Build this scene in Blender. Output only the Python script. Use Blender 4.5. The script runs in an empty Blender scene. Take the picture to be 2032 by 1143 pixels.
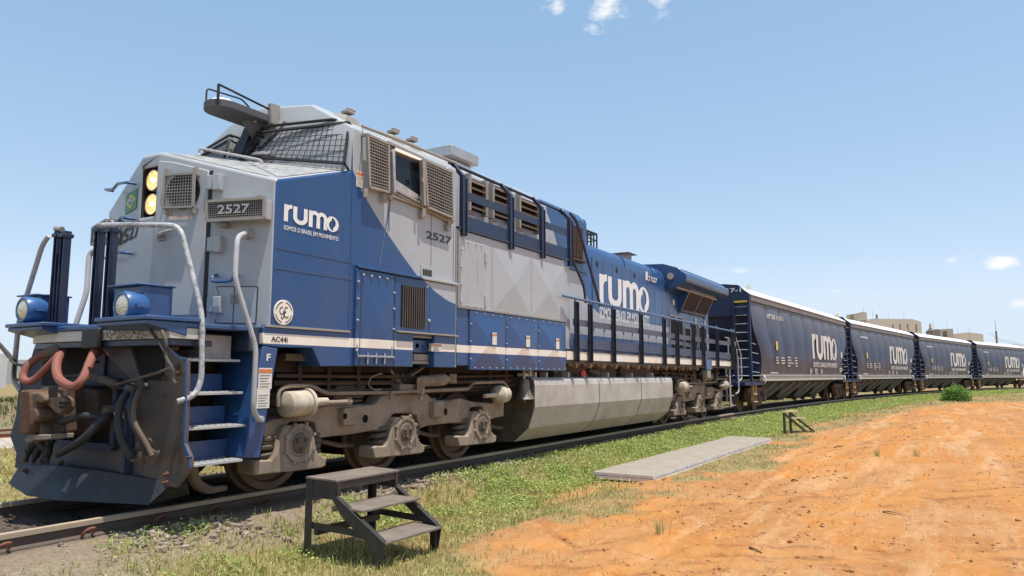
import bpy, bmesh, math, random
import numpy as np
from mathutils import Vector, Matrix
random.seed(7); rng = np.random.default_rng(7)
scene = bpy.context.scene
C = scene.collection

# ------------------------------------------------------------------ camera, sky, sun, exposure
CAM = Vector((0.0, 0.0, 1.264)); FPX = 1467.0
cd = bpy.data.cameras.new('camera'); cam = bpy.data.objects.new('camera', cd); C.objects.link(cam)
cam.location = CAM
FWD = Vector((0.85342173, 0.50781575, 0.11745001))
cam.rotation_euler = FWD.to_track_quat('-Z', 'Y').to_euler()
cd.sensor_width = 36.0; cd.lens = 36.0 * FPX / 2032.0
cd.clip_start = 0.1; cd.clip_end = 6000
scene.camera = cam

TX, TY = 0.06, 0.24                       # sun leans towards the front (-X) and the near side (-Y)
SUN = Vector((-TX, -TY, 1)).normalized()  # direction to the sun
w = bpy.data.worlds.new('World'); scene.world = w; w.use_nodes = True
wt = w.node_tree; wt.nodes.clear()
def wn(t, **k):
    n = wt.nodes.new(t)
    for a, b in k.items(): setattr(n, a, b)
    return n
wo = wn('ShaderNodeOutputWorld'); bg = wn('ShaderNodeBackground')
sky = wn('ShaderNodeTexSky', sky_type='NISHITA', sun_disc=False)
sky.sun_elevation = math.asin(SUN.z); sky.sun_rotation = math.atan2(SUN.x, SUN.y)
sky.altitude = 600; sky.air_density = 1.0; sky.dust_density = .6; sky.ozone_density = 1.0
bg.inputs[1].default_value = 0.15
# small fair weather clouds: fractal noise on the sky direction, kept to a few patches of the sky
tc = wn('ShaderNodeTexCoord')
def pix_dir(px, py):
    c = Vector(((px - 1016.0) / FPX, -(py - 571.5) / FPX, -1.0))
    d = cam.rotation_euler.to_matrix() @ c
    return d.normalized()
cloud = None
noi = wn('ShaderNodeTexNoise'); noi.inputs['Scale'].default_value = 34; noi.inputs['Detail'].default_value = 9
noi.inputs['Roughness'].default_value = 0.62
stretch = wn('ShaderNodeMapping'); stretch.inputs['Scale'].default_value = (1, 1, 1.9)
wt.links.new(tc.outputs['Generated'], stretch.inputs['Vector']); wt.links.new(stretch.outputs[0], noi.inputs['Vector'])
def m2(op, a, b):
    n = wn('ShaderNodeMath', operation=op)
    for i, v in enumerate((a, b)):
        if isinstance(v, (int, float)): n.inputs[i].default_value = v
        elif v is not None: wt.links.new(v, n.inputs[i])
    return n.outputs[0]
for px, py, rad, amt in ((1105, 8, .026, .56), (1203, 18, .034, .68), (1176, 56, .016, .46), (1315, 2, .030, .45), (1988, 521, .024, 1.35), (1468, 538, .022, .42),
                         (1655, 577, .014, .5), (2020, 603, .016, .7), (1890, 515, .016, .3)):
    d = pix_dir(px, py)
    vm = wn('ShaderNodeVectorMath', operation='DISTANCE'); vm.inputs[1].default_value = d
    sc_ = wn('ShaderNodeMapping'); sc_.inputs['Scale'].default_value = (1, 1, 1.0 if py < 100 else 2.3)
    wt.links.new(tc.outputs['Generated'], sc_.inputs['Vector']); wt.links.new(sc_.outputs[0], vm.inputs[0])
    if py >= 100: vm.inputs[1].default_value = (d.x, d.y, d.z * 2.3)
    f = m2('MULTIPLY', m2('MAXIMUM', m2('SUBTRACT', 1.0, m2('DIVIDE', vm.outputs['Value'], rad)), 0.0), amt)
    cloud = f if cloud is None else m2('MAXIMUM', cloud, f)
cl = m2('MULTIPLY', m2('SUBTRACT', m2('ADD', cloud, m2('MULTIPLY', noi.outputs['Fac'], 1.7)), 1.08), 1.7)
cl = m2('MULTIPLY', cl, m2('MINIMUM', m2('MULTIPLY', cloud, 6.0), 1.0))
cr = wn('ShaderNodeClamp'); wt.links.new(cl, cr.inputs[0])
mx = wn('ShaderNodeMix', data_type='RGBA'); wt.links.new(cr.outputs[0], mx.inputs['Factor'])
# soften the sky's range as the phone's exposure does: brighter zenith, calmer horizon
ss_ = wn('ShaderNodeSeparateColor'); cs_ = wn('ShaderNodeCombineColor'); wt.links.new(sky.outputs[0], ss_.inputs[0])
for i, (c_, p_, hi_, lo_) in enumerate(((1.272, .707, 3.35, .2), (1.655, .527, 3.95, .3), (1.959, .479, 4.75, 3.4))):
    wt.links.new(m2('MAXIMUM', m2('MINIMUM', m2('MULTIPLY', m2('POWER', ss_.outputs[i], p_), c_), hi_), lo_), cs_.inputs[i])
wt.links.new(cs_.outputs[0], mx.inputs['A']); mx.inputs['B'].default_value = (4.75, 4.8, 4.95, 1)
wt.links.new(mx.outputs['Result'], bg.inputs[0]); wt.links.new(bg.outputs[0], wo.inputs[0])

sl = bpy.data.lights.new('sun', 'SUN'); so = bpy.data.objects.new('sun', sl); C.objects.link(so)
so.rotation_euler = SUN.to_track_quat('Z', 'Y').to_euler(); so.location = (0, 0, 60)
sl.energy = 4.2; sl.angle = math.radians(0.53); sl.color = (1.0, 0.955, 0.88)
scene.view_settings.view_transform = 'Standard'; scene.view_settings.look = 'None'
scene.view_settings.gamma = 1.0; scene.view_settings.exposure = 0.5
scene.cycles.max_bounces = 8; scene.cycles.diffuse_bounces = 4; scene.cycles.glossy_bounces = 4

# ------------------------------------------------------------------ measuring helpers
AX = Vector((0.51135494, -0.10093297, -0.85342173)); AY = Vector((-0.85936961, -0.06005865, -0.50781575)); AZ = Vector((0, 0.9930788, -0.11745001))
def ray(px, py):
    c = Vector(((px - 1016.0) / FPX, -(py - 571.5) / FPX, -1.0))
    return Vector((AX.dot(c), AY.dot(c), AZ.dot(c)))
def P(px, py, Y):  # point of the vertical plane parallel to the track at distance Y
    d = ray(px, py); return CAM + d * (Y / d.y)
def Q(px, py, X):  # point of the plane square to the track at X
    d = ray(px, py); return CAM + d * (X / d.x)
def R(px, py, Z):  # point at height Z
    d = ray(px, py); return CAM + d * ((Z - CAM.z) / d.z)
def HIT(px, py, o, n):
    d = ray(px, py); return CAM + d * ((Vector(o) - CAM).dot(n) / d.dot(n))

# ------------------------------------------------------------------ materials
MATS = {}
def srgb(r, g, b):
    return tuple((c / 255 / 12.92) if c / 255 <= .04045 else ((c / 255 + .055) / 1.055) ** 2.4 for c in (r, g, b))
class NT:
    def __init__(s, name):
        s.m = bpy.data.materials.new(name); s.m.use_nodes = True; s.t = s.m.node_tree
        s.b = s.t.nodes['Principled BSDF']
    def n(s, t, **k):
        n = s.t.nodes.new(t)
        for a, b in k.items(): setattr(n, a, b)
        return n
    def l(s, a, b): s.t.links.new(a, b)
    def math(s, op, a, b=None, c=None):
        n = s.n('ShaderNodeMath', operation=op)
        for i, v in enumerate((a, b, c)):
            if v is None: continue
            if isinstance(v, (int, float)): n.inputs[i].default_value = v
            else: s.l(v, n.inputs[i])
        return n.outputs[0]
    def obj(s):
        return s.n('ShaderNodeTexCoord').outputs['Object']
    def geo(s):
        return s.n('ShaderNodeNewGeometry').outputs['Position']
    def noise(s, scale, detail=5, rough=.6, vec=None, sc=None):
        n = s.n('ShaderNodeTexNoise'); n.inputs['Scale'].default_value = scale
        n.inputs['Detail'].default_value = detail; n.inputs['Roughness'].default_value = rough
        v = vec or s.obj()
        if sc:
            mp = s.n('ShaderNodeMapping'); mp.inputs['Scale'].default_value = sc; s.l(v, mp.inputs[0]); v = mp.outputs[0]
        s.l(v, n.inputs['Vector']); return n.outputs['Fac']
    def ramp(s, f, lo, hi, a=0.0, b=1.0):
        n = s.n('ShaderNodeMapRange'); n.inputs[1].default_value = lo; n.inputs[2].default_value = hi
        n.inputs[3].default_value = a; n.inputs[4].default_value = b
        s.l(f, n.inputs[0]); return n.outputs[0]
    def mix(s, f, a, b):
        n = s.n('ShaderNodeMix', data_type='RGBA')
        if isinstance(f, (int, float)): n.inputs['Factor'].default_value = f
        else: s.l(f, n.inputs['Factor'])
        for k, v in (('A', a), ('B', b)):
            if isinstance(v, tuple): n.inputs[k].default_value = (*v[:3], 1)
            else: s.l(v, n.inputs[k])
        return n.outputs['Result']
    def bump(s, h, strength, dist=.01):
        n = s.n('ShaderNodeBump'); n.inputs['Strength'].default_value = strength; n.inputs['Distance'].default_value = dist
        s.l(h, n.inputs['Height']); s.l(n.outputs[0], s.b.inputs['Normal'])
    def base(s, c):
        if isinstance(c, tuple): s.b.inputs['Base Color'].default_value = (*c[:3], 1)
        else: s.l(c, s.b.inputs['Base Color'])
    def rough(s, r):
        if isinstance(r, (int, float)): s.b.inputs['Roughness'].default_value = r
        else: s.l(r, s.b.inputs['Roughness'])
def mat(name, col, rough=.5, metal=0.0, dirt=None, dirt_amt=.5, scale=3.0, streak=True, bump=0.0, coat=0.0, spec=.5, fine=0.0):
    if name in MATS: return MATS[name]
    t = NT(name); t.rough(rough); t.b.inputs['Metallic'].default_value = metal
    t.b.inputs['Coat Weight'].default_value = coat; t.b.inputs['Coat Roughness'].default_value = .12
    t.b.inputs['Specular IOR Level'].default_value = spec
    c = col
    if dirt:
        n1 = t.noise(scale, 7, .65)
        f = t.ramp(n1, .42, .75, 0, dirt_amt)
        if streak:
            n2 = t.noise(scale * 2.2, 5, .6, sc=(1, 1, .12))
            f = t.math('MAXIMUM', f, t.ramp(n2, .55, .8, 0, dirt_amt))
        c = t.mix(f, col, dirt)
        t.rough(t.ramp(n1, .3, .8, rough, min(1, rough + .25)))
    if fine:
        n3 = t.noise(60, 3, .7)
        dk = tuple(v * (1 - fine) for v in col)
        c = t.mix(t.ramp(n3, .45, .7), c, dk)
    t.base(c)
    if bump: t.bump(t.noise(scale * 8, 5, .6), bump)
    MATS[name] = t.m; return t.m

# ------------------------------------------------------------------ mesh helpers
OFF = {}
class MB:
    def __init__(s): s.v = []; s.f = []; s.mi = []; s.cur = 0
    def add(s, vs, fs):
        o = len(s.v); s.v += [tuple(v) for v in vs]
        for f in fs: s.f.append(tuple(i + o for i in f)); s.mi.append(s.cur)
        return s
    def hexa(s, p):  # 0-3 bottom ring, 4-7 top ring
        return s.add(p, [(0, 3, 2, 1), (4, 5, 6, 7), (0, 1, 5, 4), (1, 2, 6, 5), (2, 3, 7, 6), (3, 0, 4, 7)])
    def box(s, x0, x1, y0, y1, z0, z1):
        return s.hexa([(x0, y0, z0), (x1, y0, z0), (x1, y1, z0), (x0, y1, z0), (x0, y0, z1), (x1, y0, z1), (x1, y1, z1), (x0, y1, z1)])
    def prism(s, pts, vec):
        n = len(pts); vec = Vector(vec); a = [Vector(p) for p in pts]; b = [p + vec for p in a]
        return s.add(a + b, [tuple(range(n))[::-1], tuple(range(n, 2 * n))] + [(i, (i + 1) % n, n + (i + 1) % n, n + i) for i in range(n)])
    def poly(s, pts): return s.add(pts, [tuple(range(len(pts)))])
    def loft(s, rings, close=True, caps=True):
        n = len(rings[0]); fs = []
        for k in range(len(rings) - 1):
            for i in range(n if close else n - 1):
                j = (i + 1) % n; fs.append((k * n + i, k * n + j, (k + 1) * n + j, (k + 1) * n + i))
        if caps and close: fs += [tuple(range(n))[::-1], tuple(range((len(rings) - 1) * n, len(rings) * n))]
        return s.add([p for r in rings for p in r], fs)
    def tube(s, pts, r, n=8, bend=0.0):
        pts = [Vector(p) for p in pts]
        if bend:
            q = [pts[0]]
            for i in range(1, len(pts) - 1):
                a, b, c = pts[i - 1], pts[i], pts[i + 1]
                da = min(bend, (a - b).length * .45); dc = min(bend, (c - b).length * .45)
                p0 = b + (a - b).normalized() * da; p2 = b + (c - b).normalized() * dc
                for t in (0, .25, .5, .75, 1): q.append(p0 * (1 - t) ** 2 + b * 2 * t * (1 - t) + p2 * t * t)
            q.append(pts[-1]); pts = q
        rings = []; up = None
        for i, p in enumerate(pts):
            d = ((pts[min(i + 1, len(pts) - 1)] - pts[max(i - 1, 0)])).normalized()
            if up is None: up = d.orthogonal().normalized()
            up = (up - d * up.dot(d))
            up = up.normalized() if up.length > 1e-5 else d.orthogonal().normalized()
            sd = d.cross(up)
            if isinstance(r, (list, tuple)):
                u_ = i / max(1, len(pts) - 1) * (len(r) - 1); k_ = min(int(u_), len(r) - 2); rr = r[k_] + (r[k_ + 1] - r[k_]) * (u_ - k_)
            else: rr = r
            rings.append([p + up * math.cos(a) * rr + sd * math.sin(a) * rr for a in [2 * math.pi * k / n for k in range(n)]])
        return s.loft(rings)
    def cyl(s, p0, p1, r0, r1=None, n=20):
        return s.lathe([(r0, 0), (r0 if r1 is None else r1, (Vector(p1) - Vector(p0)).length)], p0, Vector(p1) - Vector(p0), n)
    def lathe(s, prof, o, axis, n=20, caps=True):  # prof (radius, height)
        o = Vector(o); ax = Vector(axis).normalized(); u = ax.orthogonal().normalized(); v = ax.cross(u)
        return s.loft([[o + ax * h + (u * math.cos(a) + v * math.sin(a)) * r for a in [2 * math.pi * k / n for k in range(n)]] for r, h in prof], caps=caps)
    def bar(s, p0, p1, w, h, up=(0, 0, 1)):
        p0 = Vector(p0); p1 = Vector(p1); d = (p1 - p0).normalized(); up = Vector(up)
        sd = d.cross(up)
        if sd.length < 1e-4: sd = d.orthogonal()
        sd = sd.normalized() * w / 2; u2 = sd.cross(d).normalized() * h / 2
        return s.hexa([p0 - sd - u2, p0 + sd - u2, p1 + sd - u2, p1 - sd - u2, p0 - sd + u2, p0 + sd + u2, p1 + sd + u2, p1 - sd + u2])
    def sphere(s, c, r, n=10, m=6):
        c = Vector(c)
        return s.loft([[c + Vector((math.cos(2 * math.pi * k / n) * math.sin(t) * r, math.sin(2 * math.pi * k / n) * math.sin(t) * r, -math.cos(t) * r)) for k in range(n)]
                       for t in [math.pi * (j + .02) / (m + .04) for j in range(m + 1)]])
    def pieces(s, key=None):
        par = list(range(len(s.v)))
        def find(i):
            while par[i] != i: par[i] = par[par[i]]; i = par[i]
            return i
        for f in s.f:
            for i in f[1:]: par[find(i)] = find(f[0])
        groups = {}
        for f, mi in zip(s.f, s.mi):
            r = find(f[0]); groups.setdefault(r, []).append((f, mi))
        if key:
            g2 = {}
            for r, fs in groups.items():
                ids = {i for f, _ in fs for i in f}; c = [sum(s.v[i][a] for i in ids) / len(ids) for a in range(3)]; g2.setdefault(key(c), []).extend(fs)
            groups = g2
        out = []
        for fs in groups.values():
            m = MB(); mp = {}
            for f, mi in fs:
                for i in f:
                    if i not in mp: mp[i] = len(m.v); m.v.append(s.v[i])
                m.f.append(tuple(mp[i] for i in f)); m.mi.append(mi)
            out.append(m)
        return out
    def build_each(s, name, m, parent=None, key=None, **k):
        return [p.build(name, m, parent, **k) for p in s.pieces(key)]
    def build(s, name, m, parent=None, bevel=0.0, seg=2, smooth=35, label=None, recalc=True, origin=None):
        off = OFF[parent.name] if parent is not None else Vector(origin or (0, 0, 0))
        me = bpy.data.meshes.new(name)
        me.from_pydata([(x - off.x, y - off.y, z - off.z) for x, y, z in s.v], [], s.f)
        ms = m if isinstance(m, (list, tuple)) else [m]
        for mm in ms: me.materials.append(mm)
        if len(ms) > 1: me.polygons.foreach_set('material_index', s.mi)
        if recalc:
            b = bmesh.new(); b.from_mesh(me); bmesh.ops.recalc_face_normals(b, faces=b.faces); b.to_mesh(me); b.free()
        me.polygons.foreach_set('use_smooth', [True] * len(me.polygons))
        me.set_sharp_from_angle(angle=math.radians(smooth))
        o = bpy.data.objects.new(name, me); C.objects.link(o); OFF[o.name] = off.copy()
        if parent is not None: o.parent = parent
        else: o.location = off
        if bevel:
            bv = o.modifiers.new('bevel', 'BEVEL'); bv.width = bevel; bv.segments = seg; bv.limit_method = 'ANGLE'; bv.angle_limit = math.radians(32)
            bv.harden_normals = False
        if label: o['label'] = label
        return o
def empty(name, loc, label, cat, group=None):
    o = bpy.data.objects.new(name, None); C.objects.link(o); o.location = loc; o.empty_display_size = .2
    o['label'] = label; o['category'] = cat
    if group: o['group'] = group
    OFF[o.name] = Vector(loc); return o
def tag(o, label, cat, group=None):
    o['label'] = label; o['category'] = cat
    if group: o['group'] = group
    return o
def struct(o): o['kind'] = 'structure'; return o
def copy_tree(o, parent=None):
    c = o.copy(); C.objects.link(c)
    if parent is not None: c.parent = parent
    for ch in list(o.children): copy_tree(ch, c)
    return c
def strip(path, width, closed=False):
    """2D polyline -> outline quads of a stroke (list of quads)"""
    out = []; n = len(path)
    nr = []
    for i in range(n):
        a = Vector(path[max(i - 1, 0)]); b = Vector(path[min(i + 1, n - 1)]); d = (b - a).normalized(); nr.append(Vector((-d.y, d.x)))
    wd = width if isinstance(width, (list, tuple)) else [width] * n
    for i in range(n - 1):
        p, q = Vector(path[i]), Vector(path[i + 1])
        out.append((p - nr[i] * wd[i] / 2, q - nr[i + 1] * wd[i + 1] / 2, q + nr[i + 1] * wd[i + 1] / 2, p + nr[i] * wd[i] / 2))
    return out
def text2d(body, bold=0.0):
    cu = bpy.data.curves.new('t', 'FONT'); cu.body = body; cu.resolution_u = 3; cu.offset = bold
    ob = bpy.data.objects.new('t', cu); C.objects.link(ob)
    dg = bpy.context.evaluated_depsgraph_get(); me = bpy.data.meshes.new_from_object(ob.evaluated_get(dg))
    vs = [v.co.copy() for v in me.vertices]; fs = [tuple(p.vertices) for p in me.polygons]
    bpy.data.objects.remove(ob); bpy.data.curves.remove(cu); bpy.data.meshes.remove(me)
    x0 = min(v.x for v in vs); x1 = max(v.x for v in vs); y0 = min(v.y for v in vs); y1 = max(v.y for v in vs)
    return [((v.x - x0) / (x1 - x0), (v.y - y0) / (y1 - y0)) for v in vs], fs
def lay(mb, vs2, fs, o, ux, uy):
    """unit-square shape placed on a plane: o corner, ux and uy full width and height vectors"""
    o = Vector(o); ux = Vector(ux); uy = Vector(uy)
    mb.add([o + ux * x + uy * y for x, y in vs2], fs); return mb
def words(mb, body, o, ux, uy, bold=0.0):
    v, f = text2d(body, bold); return lay(mb, v, f, o, ux, uy)
def arcp(cx, cy, rx, ry, a0, a1, n=14):
    return [(cx + rx * math.cos(math.radians(a0 + (a1 - a0) * i / n)), cy + ry * math.sin(math.radians(a0 + (a1 - a0) * i / n))) for i in range(n + 1)]
def wordmark(mb, o, ux, uy):
    """the operator's lower case lettering with its swirled o, drawn in a box 3.25 wide and 1 high"""
    q = []
    w_ = .24
    q += strip([(.12, 0), (.12, .97)], w_)
    q += strip([(.12, .50)] + arcp(.46, .52, .34, .38, 180, 88, 10), [.20] + [.21] * 10 + [.23])
    q += strip([(.66, .97), (.66, .36)] + arcp(.98, .36, .32, .265, 180, 360, 14) + [(1.30, .97)], w_)
    q += strip([(1.30, .3), (1.30, .0)], .2) if False else []
    q += strip([(1.62, 0), (1.62, .97)], w_)
    q += strip([(1.62, .55)] + arcp(1.86, .62, .24, .27, 180, 0, 12) + [(2.10, 0)], [.2] + [.22] * 13 + [w_])
    q += strip([(2.10, .55)] + arcp(2.33, .62, .235, .27, 180, 0, 12) + [(2.565, 0)], [.2] + [.22] * 13 + [w_])
    for k in (0, 1):
        n = 18; c = Vector((3.02, .46))
        outer = []; inner = []
        for i in range(n + 1):
            t = i / n; a = math.radians(112 - 205 * t + 180 * k)
            ro = .47; th = .04 + .22 * math.sin(min(1, t * 1.25) * math.pi / 2)
            outer.append(c + Vector((math.cos(a) * ro * .93, math.sin(a) * ro)))
            inner.append(c + Vector((math.cos(a) * (ro - th) * .93, math.sin(a) * (ro - th))))
        for i in range(n - 2): q.append((outer[i], outer[i + 1], inner[i + 1], inner[i]))
        q.append((outer[n - 2], outer[n - 1], inner[n - 1] * .3 + outer[n - 1] * .7, inner[n - 2]))
    o = Vector(o); ux = Vector(ux); uy = Vector(uy); nn = ux.cross(uy).normalized()
    for k, quad in enumerate(q):   # overlapping strokes sit a hair above each other
        lay(mb, [(p[0] / 3.48, p[1]) for p in quad], [(0, 1, 2, 3)], o + nn * (.00012 * k), ux, uy)
    return mb
def wire_mesh(mb, o, ux, uy, nx, ny, r, n=4, weave=0.0, nrm=(0, 0, 0)):
    o = Vector(o); ux = Vector(ux); uy = Vector(uy); nrm = Vector(nrm)
    for i in range(nx + 1): mb.tube([o + ux * (i / nx), o + ux * (i / nx) + uy], r, n)
    for j in range(ny + 1): mb.tube([o + uy * (j / ny) + nrm * weave, o + uy * (j / ny) + ux + nrm * weave], r, n)
    return mb
# ------------------------------------------------------------------ the locomotive
YC = 7.465; YS = 5.96; YF = 2 * YC - YS
GREY = (.40, .41, .425); BLUE = (.018, .067, .195); CREAM = (.84, .755, .66); DUST = (.26, .20, .145); SOOT = (.03, .027, .025)
M_grey = mat('grey paint', GREY, .38, dirt=(.25, .235, .22), dirt_amt=.30, scale=1.6, coat=.25)
M_greyrough = mat('grey nonskid', (.33, .325, .32), .85, dirt=(.10, .10, .10), dirt_amt=.9, scale=9, streak=False, bump=.5)
M_blue = mat('blue paint', BLUE, .34, dirt=(.10, .115, .16), dirt_amt=.35, scale=1.5, coat=.3)
M_navy = mat('dark blue paint', (.010, .020, .055), .38, dirt=(.05, .05, .06), dirt_amt=.4, scale=4, coat=.2)
M_cream = mat('cream stripe', CREAM, .5, dirt=(.45, .36, .27), dirt_amt=.5, scale=3)
M_white = mat('white vinyl', (.80, .79, .77), .45, dirt=(.55, .53, .50), dirt_amt=.35, scale=5)
M_steel = mat('pale painted steel', (.32, .295, .265), .5, dirt=(.22, .17, .12), dirt_amt=.6, scale=7)
M_chip = mat('chipped white tube', (.46, .46, .47), .42, dirt=(.025, .03, .05), dirt_amt=1.0, scale=16, streak=False)
M_tube = mat('grey tube', (.42, .41, .42), .42, dirt=(.16, .14, .13), dirt_amt=.5, scale=8)
M_black = mat('black paint', (.010, .010, .012), .45, dirt=(.04, .035, .03), dirt_amt=.5, scale=6)
M_dark = mat('dark underframe', (.020, .017, .015), .8, dirt=(.10, .07, .05), dirt_amt=.6, scale=4)
M_void = mat('dark opening', (.006, .006, .006), .9)
M_truck = mat('dusty truck steel', (.31, .24, .18), .8, dirt=(.075, .055, .04), dirt_amt=.9, scale=2.9, bump=.3, fine=.2)
M_truckdark = mat('oily truck steel', (.085, .065, .05), .7, dirt=(.25, .18, .12), dirt_amt=.6, scale=5, bump=.2)
M_rust = mat('rusty cast steel', (.14, .065, .035), .8, dirt=(.05, .03, .02), dirt_amt=.9, scale=6, bump=.5)
M_wheel = mat('wheel steel', (.12, .085, .065), .6, metal=.3, dirt=(.25, .16, .10), dirt_amt=.6, scale=5)
M_tread = mat('polished tread', (.45, .43, .42), .3, metal=.9)
M_tank = mat('tank paint', (.45, .42, .385), .42, dirt=(.22, .175, .12), dirt_amt=.6, scale=1.9, coat=.15)
M_hose = mat('red rubber hose', (.25, .075, .05), .6, dirt=(.2, .12, .09), dirt_amt=.7, scale=12, streak=False)
M_rubber = mat('black rubber hose', (.012, .013, .016), .5, dirt=(.06, .05, .042), dirt_amt=.5, scale=9)
M_brown = mat('brown louver', (.125, .078, .052), .75, dirt=(.09, .05, .03), dirt_amt=.6, scale=8)
M_grille = mat('brown grille', (.030, .020, .017), .8, dirt=(.06, .04, .03), dirt_amt=.5, scale=8)
M_glass = mat('window glass', (.012, .016, .022), .06, spec=.3)
M_ink = mat('dark lettering', (.03, .032, .04), .5)
M_label = mat('paper label', (.72, .68, .62), .6, dirt=(.5, .45, .4), dirt_amt=.4, scale=12)
M_orange = mat('orange label band', (.62, .20, .06), .6)
M_red = mat('red paint', (.45, .05, .03), .5)
M_yellow = mat('yellow paint', (.70, .50, .04), .5)
M_green = mat('flag green', (.02, .20, .06), .45)
M_post = mat('black navy post', (.007, .011, .024), .4, dirt=(.04, .035, .035), dirt_amt=.4, scale=5, coat=.2)
M_bell = mat('bell bronze', (.16, .13, .11), .45, metal=.5, dirt=(.4, .36, .3), dirt_amt=.5, scale=9)

def mud_mat():
    t = NT('mud spattered blue paint'); t.rough(.55)
    v = t.n('ShaderNodeTexVoronoi'); v.inputs['Scale'].default_value = 34; t.l(t.obj(), v.inputs['Vector'])
    n = t.noise(3.2, 6, .6); sp = t.ramp(t.math('ADD', v.outputs['Distance'], t.math('MULTIPLY', t.noise(14, 4), .5)), .34, .46, 1, 0)
    zone = t.ramp(n, .40, .62)
    sep = t.n('ShaderNodeSeparateXYZ'); t.l(t.obj(), sep.inputs[0])
    near = t.ramp(sep.outputs['Y'], .0, -.75, .12, 1.0)
    c = t.mix(t.math('MULTIPLY', near, t.ramp(t.noise(2.2, 6, .65), .3, .6, .35, .95)), (.014, .028, .066), (.12, .088, .064))
    c = t.mix(t.math('MULTIPLY', t.math('MULTIPLY', sp, zone), .7), c, (.20, .15, .11))
    c = t.mix(t.ramp(t.noise(6, 7, .7), .56, .75, 0, .7), c, (.03, .03, .036))
    t.base(c); t.bump(sp, .15); return t.m
M_mud = mud_mat()
def band_mat():
    t = NT('grimy cream band'); t.rough(.6)
    sep = t.n('ShaderNodeSeparateXYZ'); t.l(t.obj(), sep.inputs[0])
    near = t.math('MULTIPLY', t.ramp(sep.outputs['Y'], -.15, -.45), t.ramp(sep.outputs['Y'], -1.45, -1.1))
    f = t.math('MULTIPLY', t.math('ADD', .12, near), t.ramp(t.noise(42, 5, .7), .40, .55))
    c = t.mix(f, (.58, .54, .48), (.13, .085, .055)); t.base(c); return t.m
M_band = band_mat()

def livery_mat(name, pts, below, above, low=None, lowcol=None, stripe=None):
    """two paint colours met along a curve z(x) on the body side"""
    t = NT(name); t.b.inputs['Coat Weight'].default_value = .12; t.b.inputs['Coat Roughness'].default_value = .1
    sep = t.n('ShaderNodeSeparateXYZ'); t.l(t.obj(), sep.inputs[0])
    X = t.math('ADD', sep.outputs['X'], 13.5); Z = sep.outputs['Z']
    fc = t.n('ShaderNodeFloatCurve'); cv = fc.mapping.curves[0]
    pts = sorted(pts)
    while len(cv.points) < len(pts): cv.points.new(.5, .5)
    for p, (x, z) in zip(cv.points, pts):
        p.location = ((x - 4) / 20, (z - 1) / 5); p.handle_type = 'VECTOR'
    fc.mapping.update()
    t.l(t.math('DIVIDE', t.math('SUBTRACT', X, 4), 20), fc.inputs['Value'])
    zb = t.math('ADD', t.math('MULTIPLY', fc.outputs[0], 5), 1)
    f = t.ramp(t.math('SUBTRACT', Z, zb), -.003, .003)
    c = t.mix(f, below, above)
    if low: c = t.mix(t.ramp(Z, low - .003, low + .003), lowcol, c)
    if stripe:
        a = t.math('MULTIPLY', t.ramp(Z, stripe[0] - .002, stripe[0] + .002), t.ramp(Z, stripe[1] + .002, stripe[1] - .002))
        c = t.mix(a, c, CREAM)
    n1 = t.noise(1.3, 7, .65); n2 = t.noise(3, 5, .6, sc=(1, 1, .1)); n3 = t.noise(7, 4, .7, sc=(.12, 1, 1))
    d = t.math('MAXIMUM', t.ramp(n1, .45, .8, 0, .16), t.ramp(n2, .55, .8, 0, .2))
    c = t.mix(d, c, (.15, .14, .14))
    sc_ = t.ramp(n3, .70, .73, 0, .12)
    c = t.mix(sc_, c, (.42, .44, .48))
    t.base(c); t.rough(t.ramp(n1, .3, .8, .26, .5)); t.bump(t.noise(1.5, 3, .5), .16, .05); return t.m
M_livery = livery_mat('livery', [(4, 5.5), (6.30, 5.5), (6.335, 3.685), (6.506, 3.447), (6.901, 3.087), (7.25, 2.81), (7.617, 2.541), (7.95, 2.38), (8.25, 2.28), (8.518, 2.236), (8.732, 2.212), (24, 2.2)],
                      BLUE, GREY, stripe=(1.585, 1.69))
M_hood = livery_mat('hood livery', [(4, 5.5), (12.6, 4.2), (13.39, 3.5), (13.97, 2.94), (14.29, 2.71), (14.6, 2.61), (15.0, 2.555), (24, 2.54)], GREY, BLUE, low=2.1, lowcol=BLUE)
M_upper = livery_mat('upper cabinet livery', [(4, 5.6), (12.13, 5.6), (12.14, 4.43), (12.91, 3.37), (12.92, 1.0), (24, 1.0)], GREY, BLUE)

loco = empty('locomotive', (13.5, YC, 0), 'blue and grey diesel locomotive with raised number boards at the head of the train', 'locomotive')
def mir(p): return Vector((p[0], 2 * YC - p[1], p[2]))
n1_ = Vector((-1.37, -.435, 0)).normalized(); n2_ = Vector((-1.34, .42, 0)).normalized()
O1 = Vector((4.78, 7.33, 0)); O2 = Vector((4.78, 7.63, 0))
def FRp(px, py, off=0.0): return HIT(px, py, O1 + n1_ * off, n1_)
def FLp(px, py, off=0.0): return HIT(px, py, O2 + n2_ * off, n2_)
F1 = Vector((.435, -1.37, 0)).normalized()   # along the near facet, towards the near corner
F2 = Vector((.42, 1.34, 0)).normalized()

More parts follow.
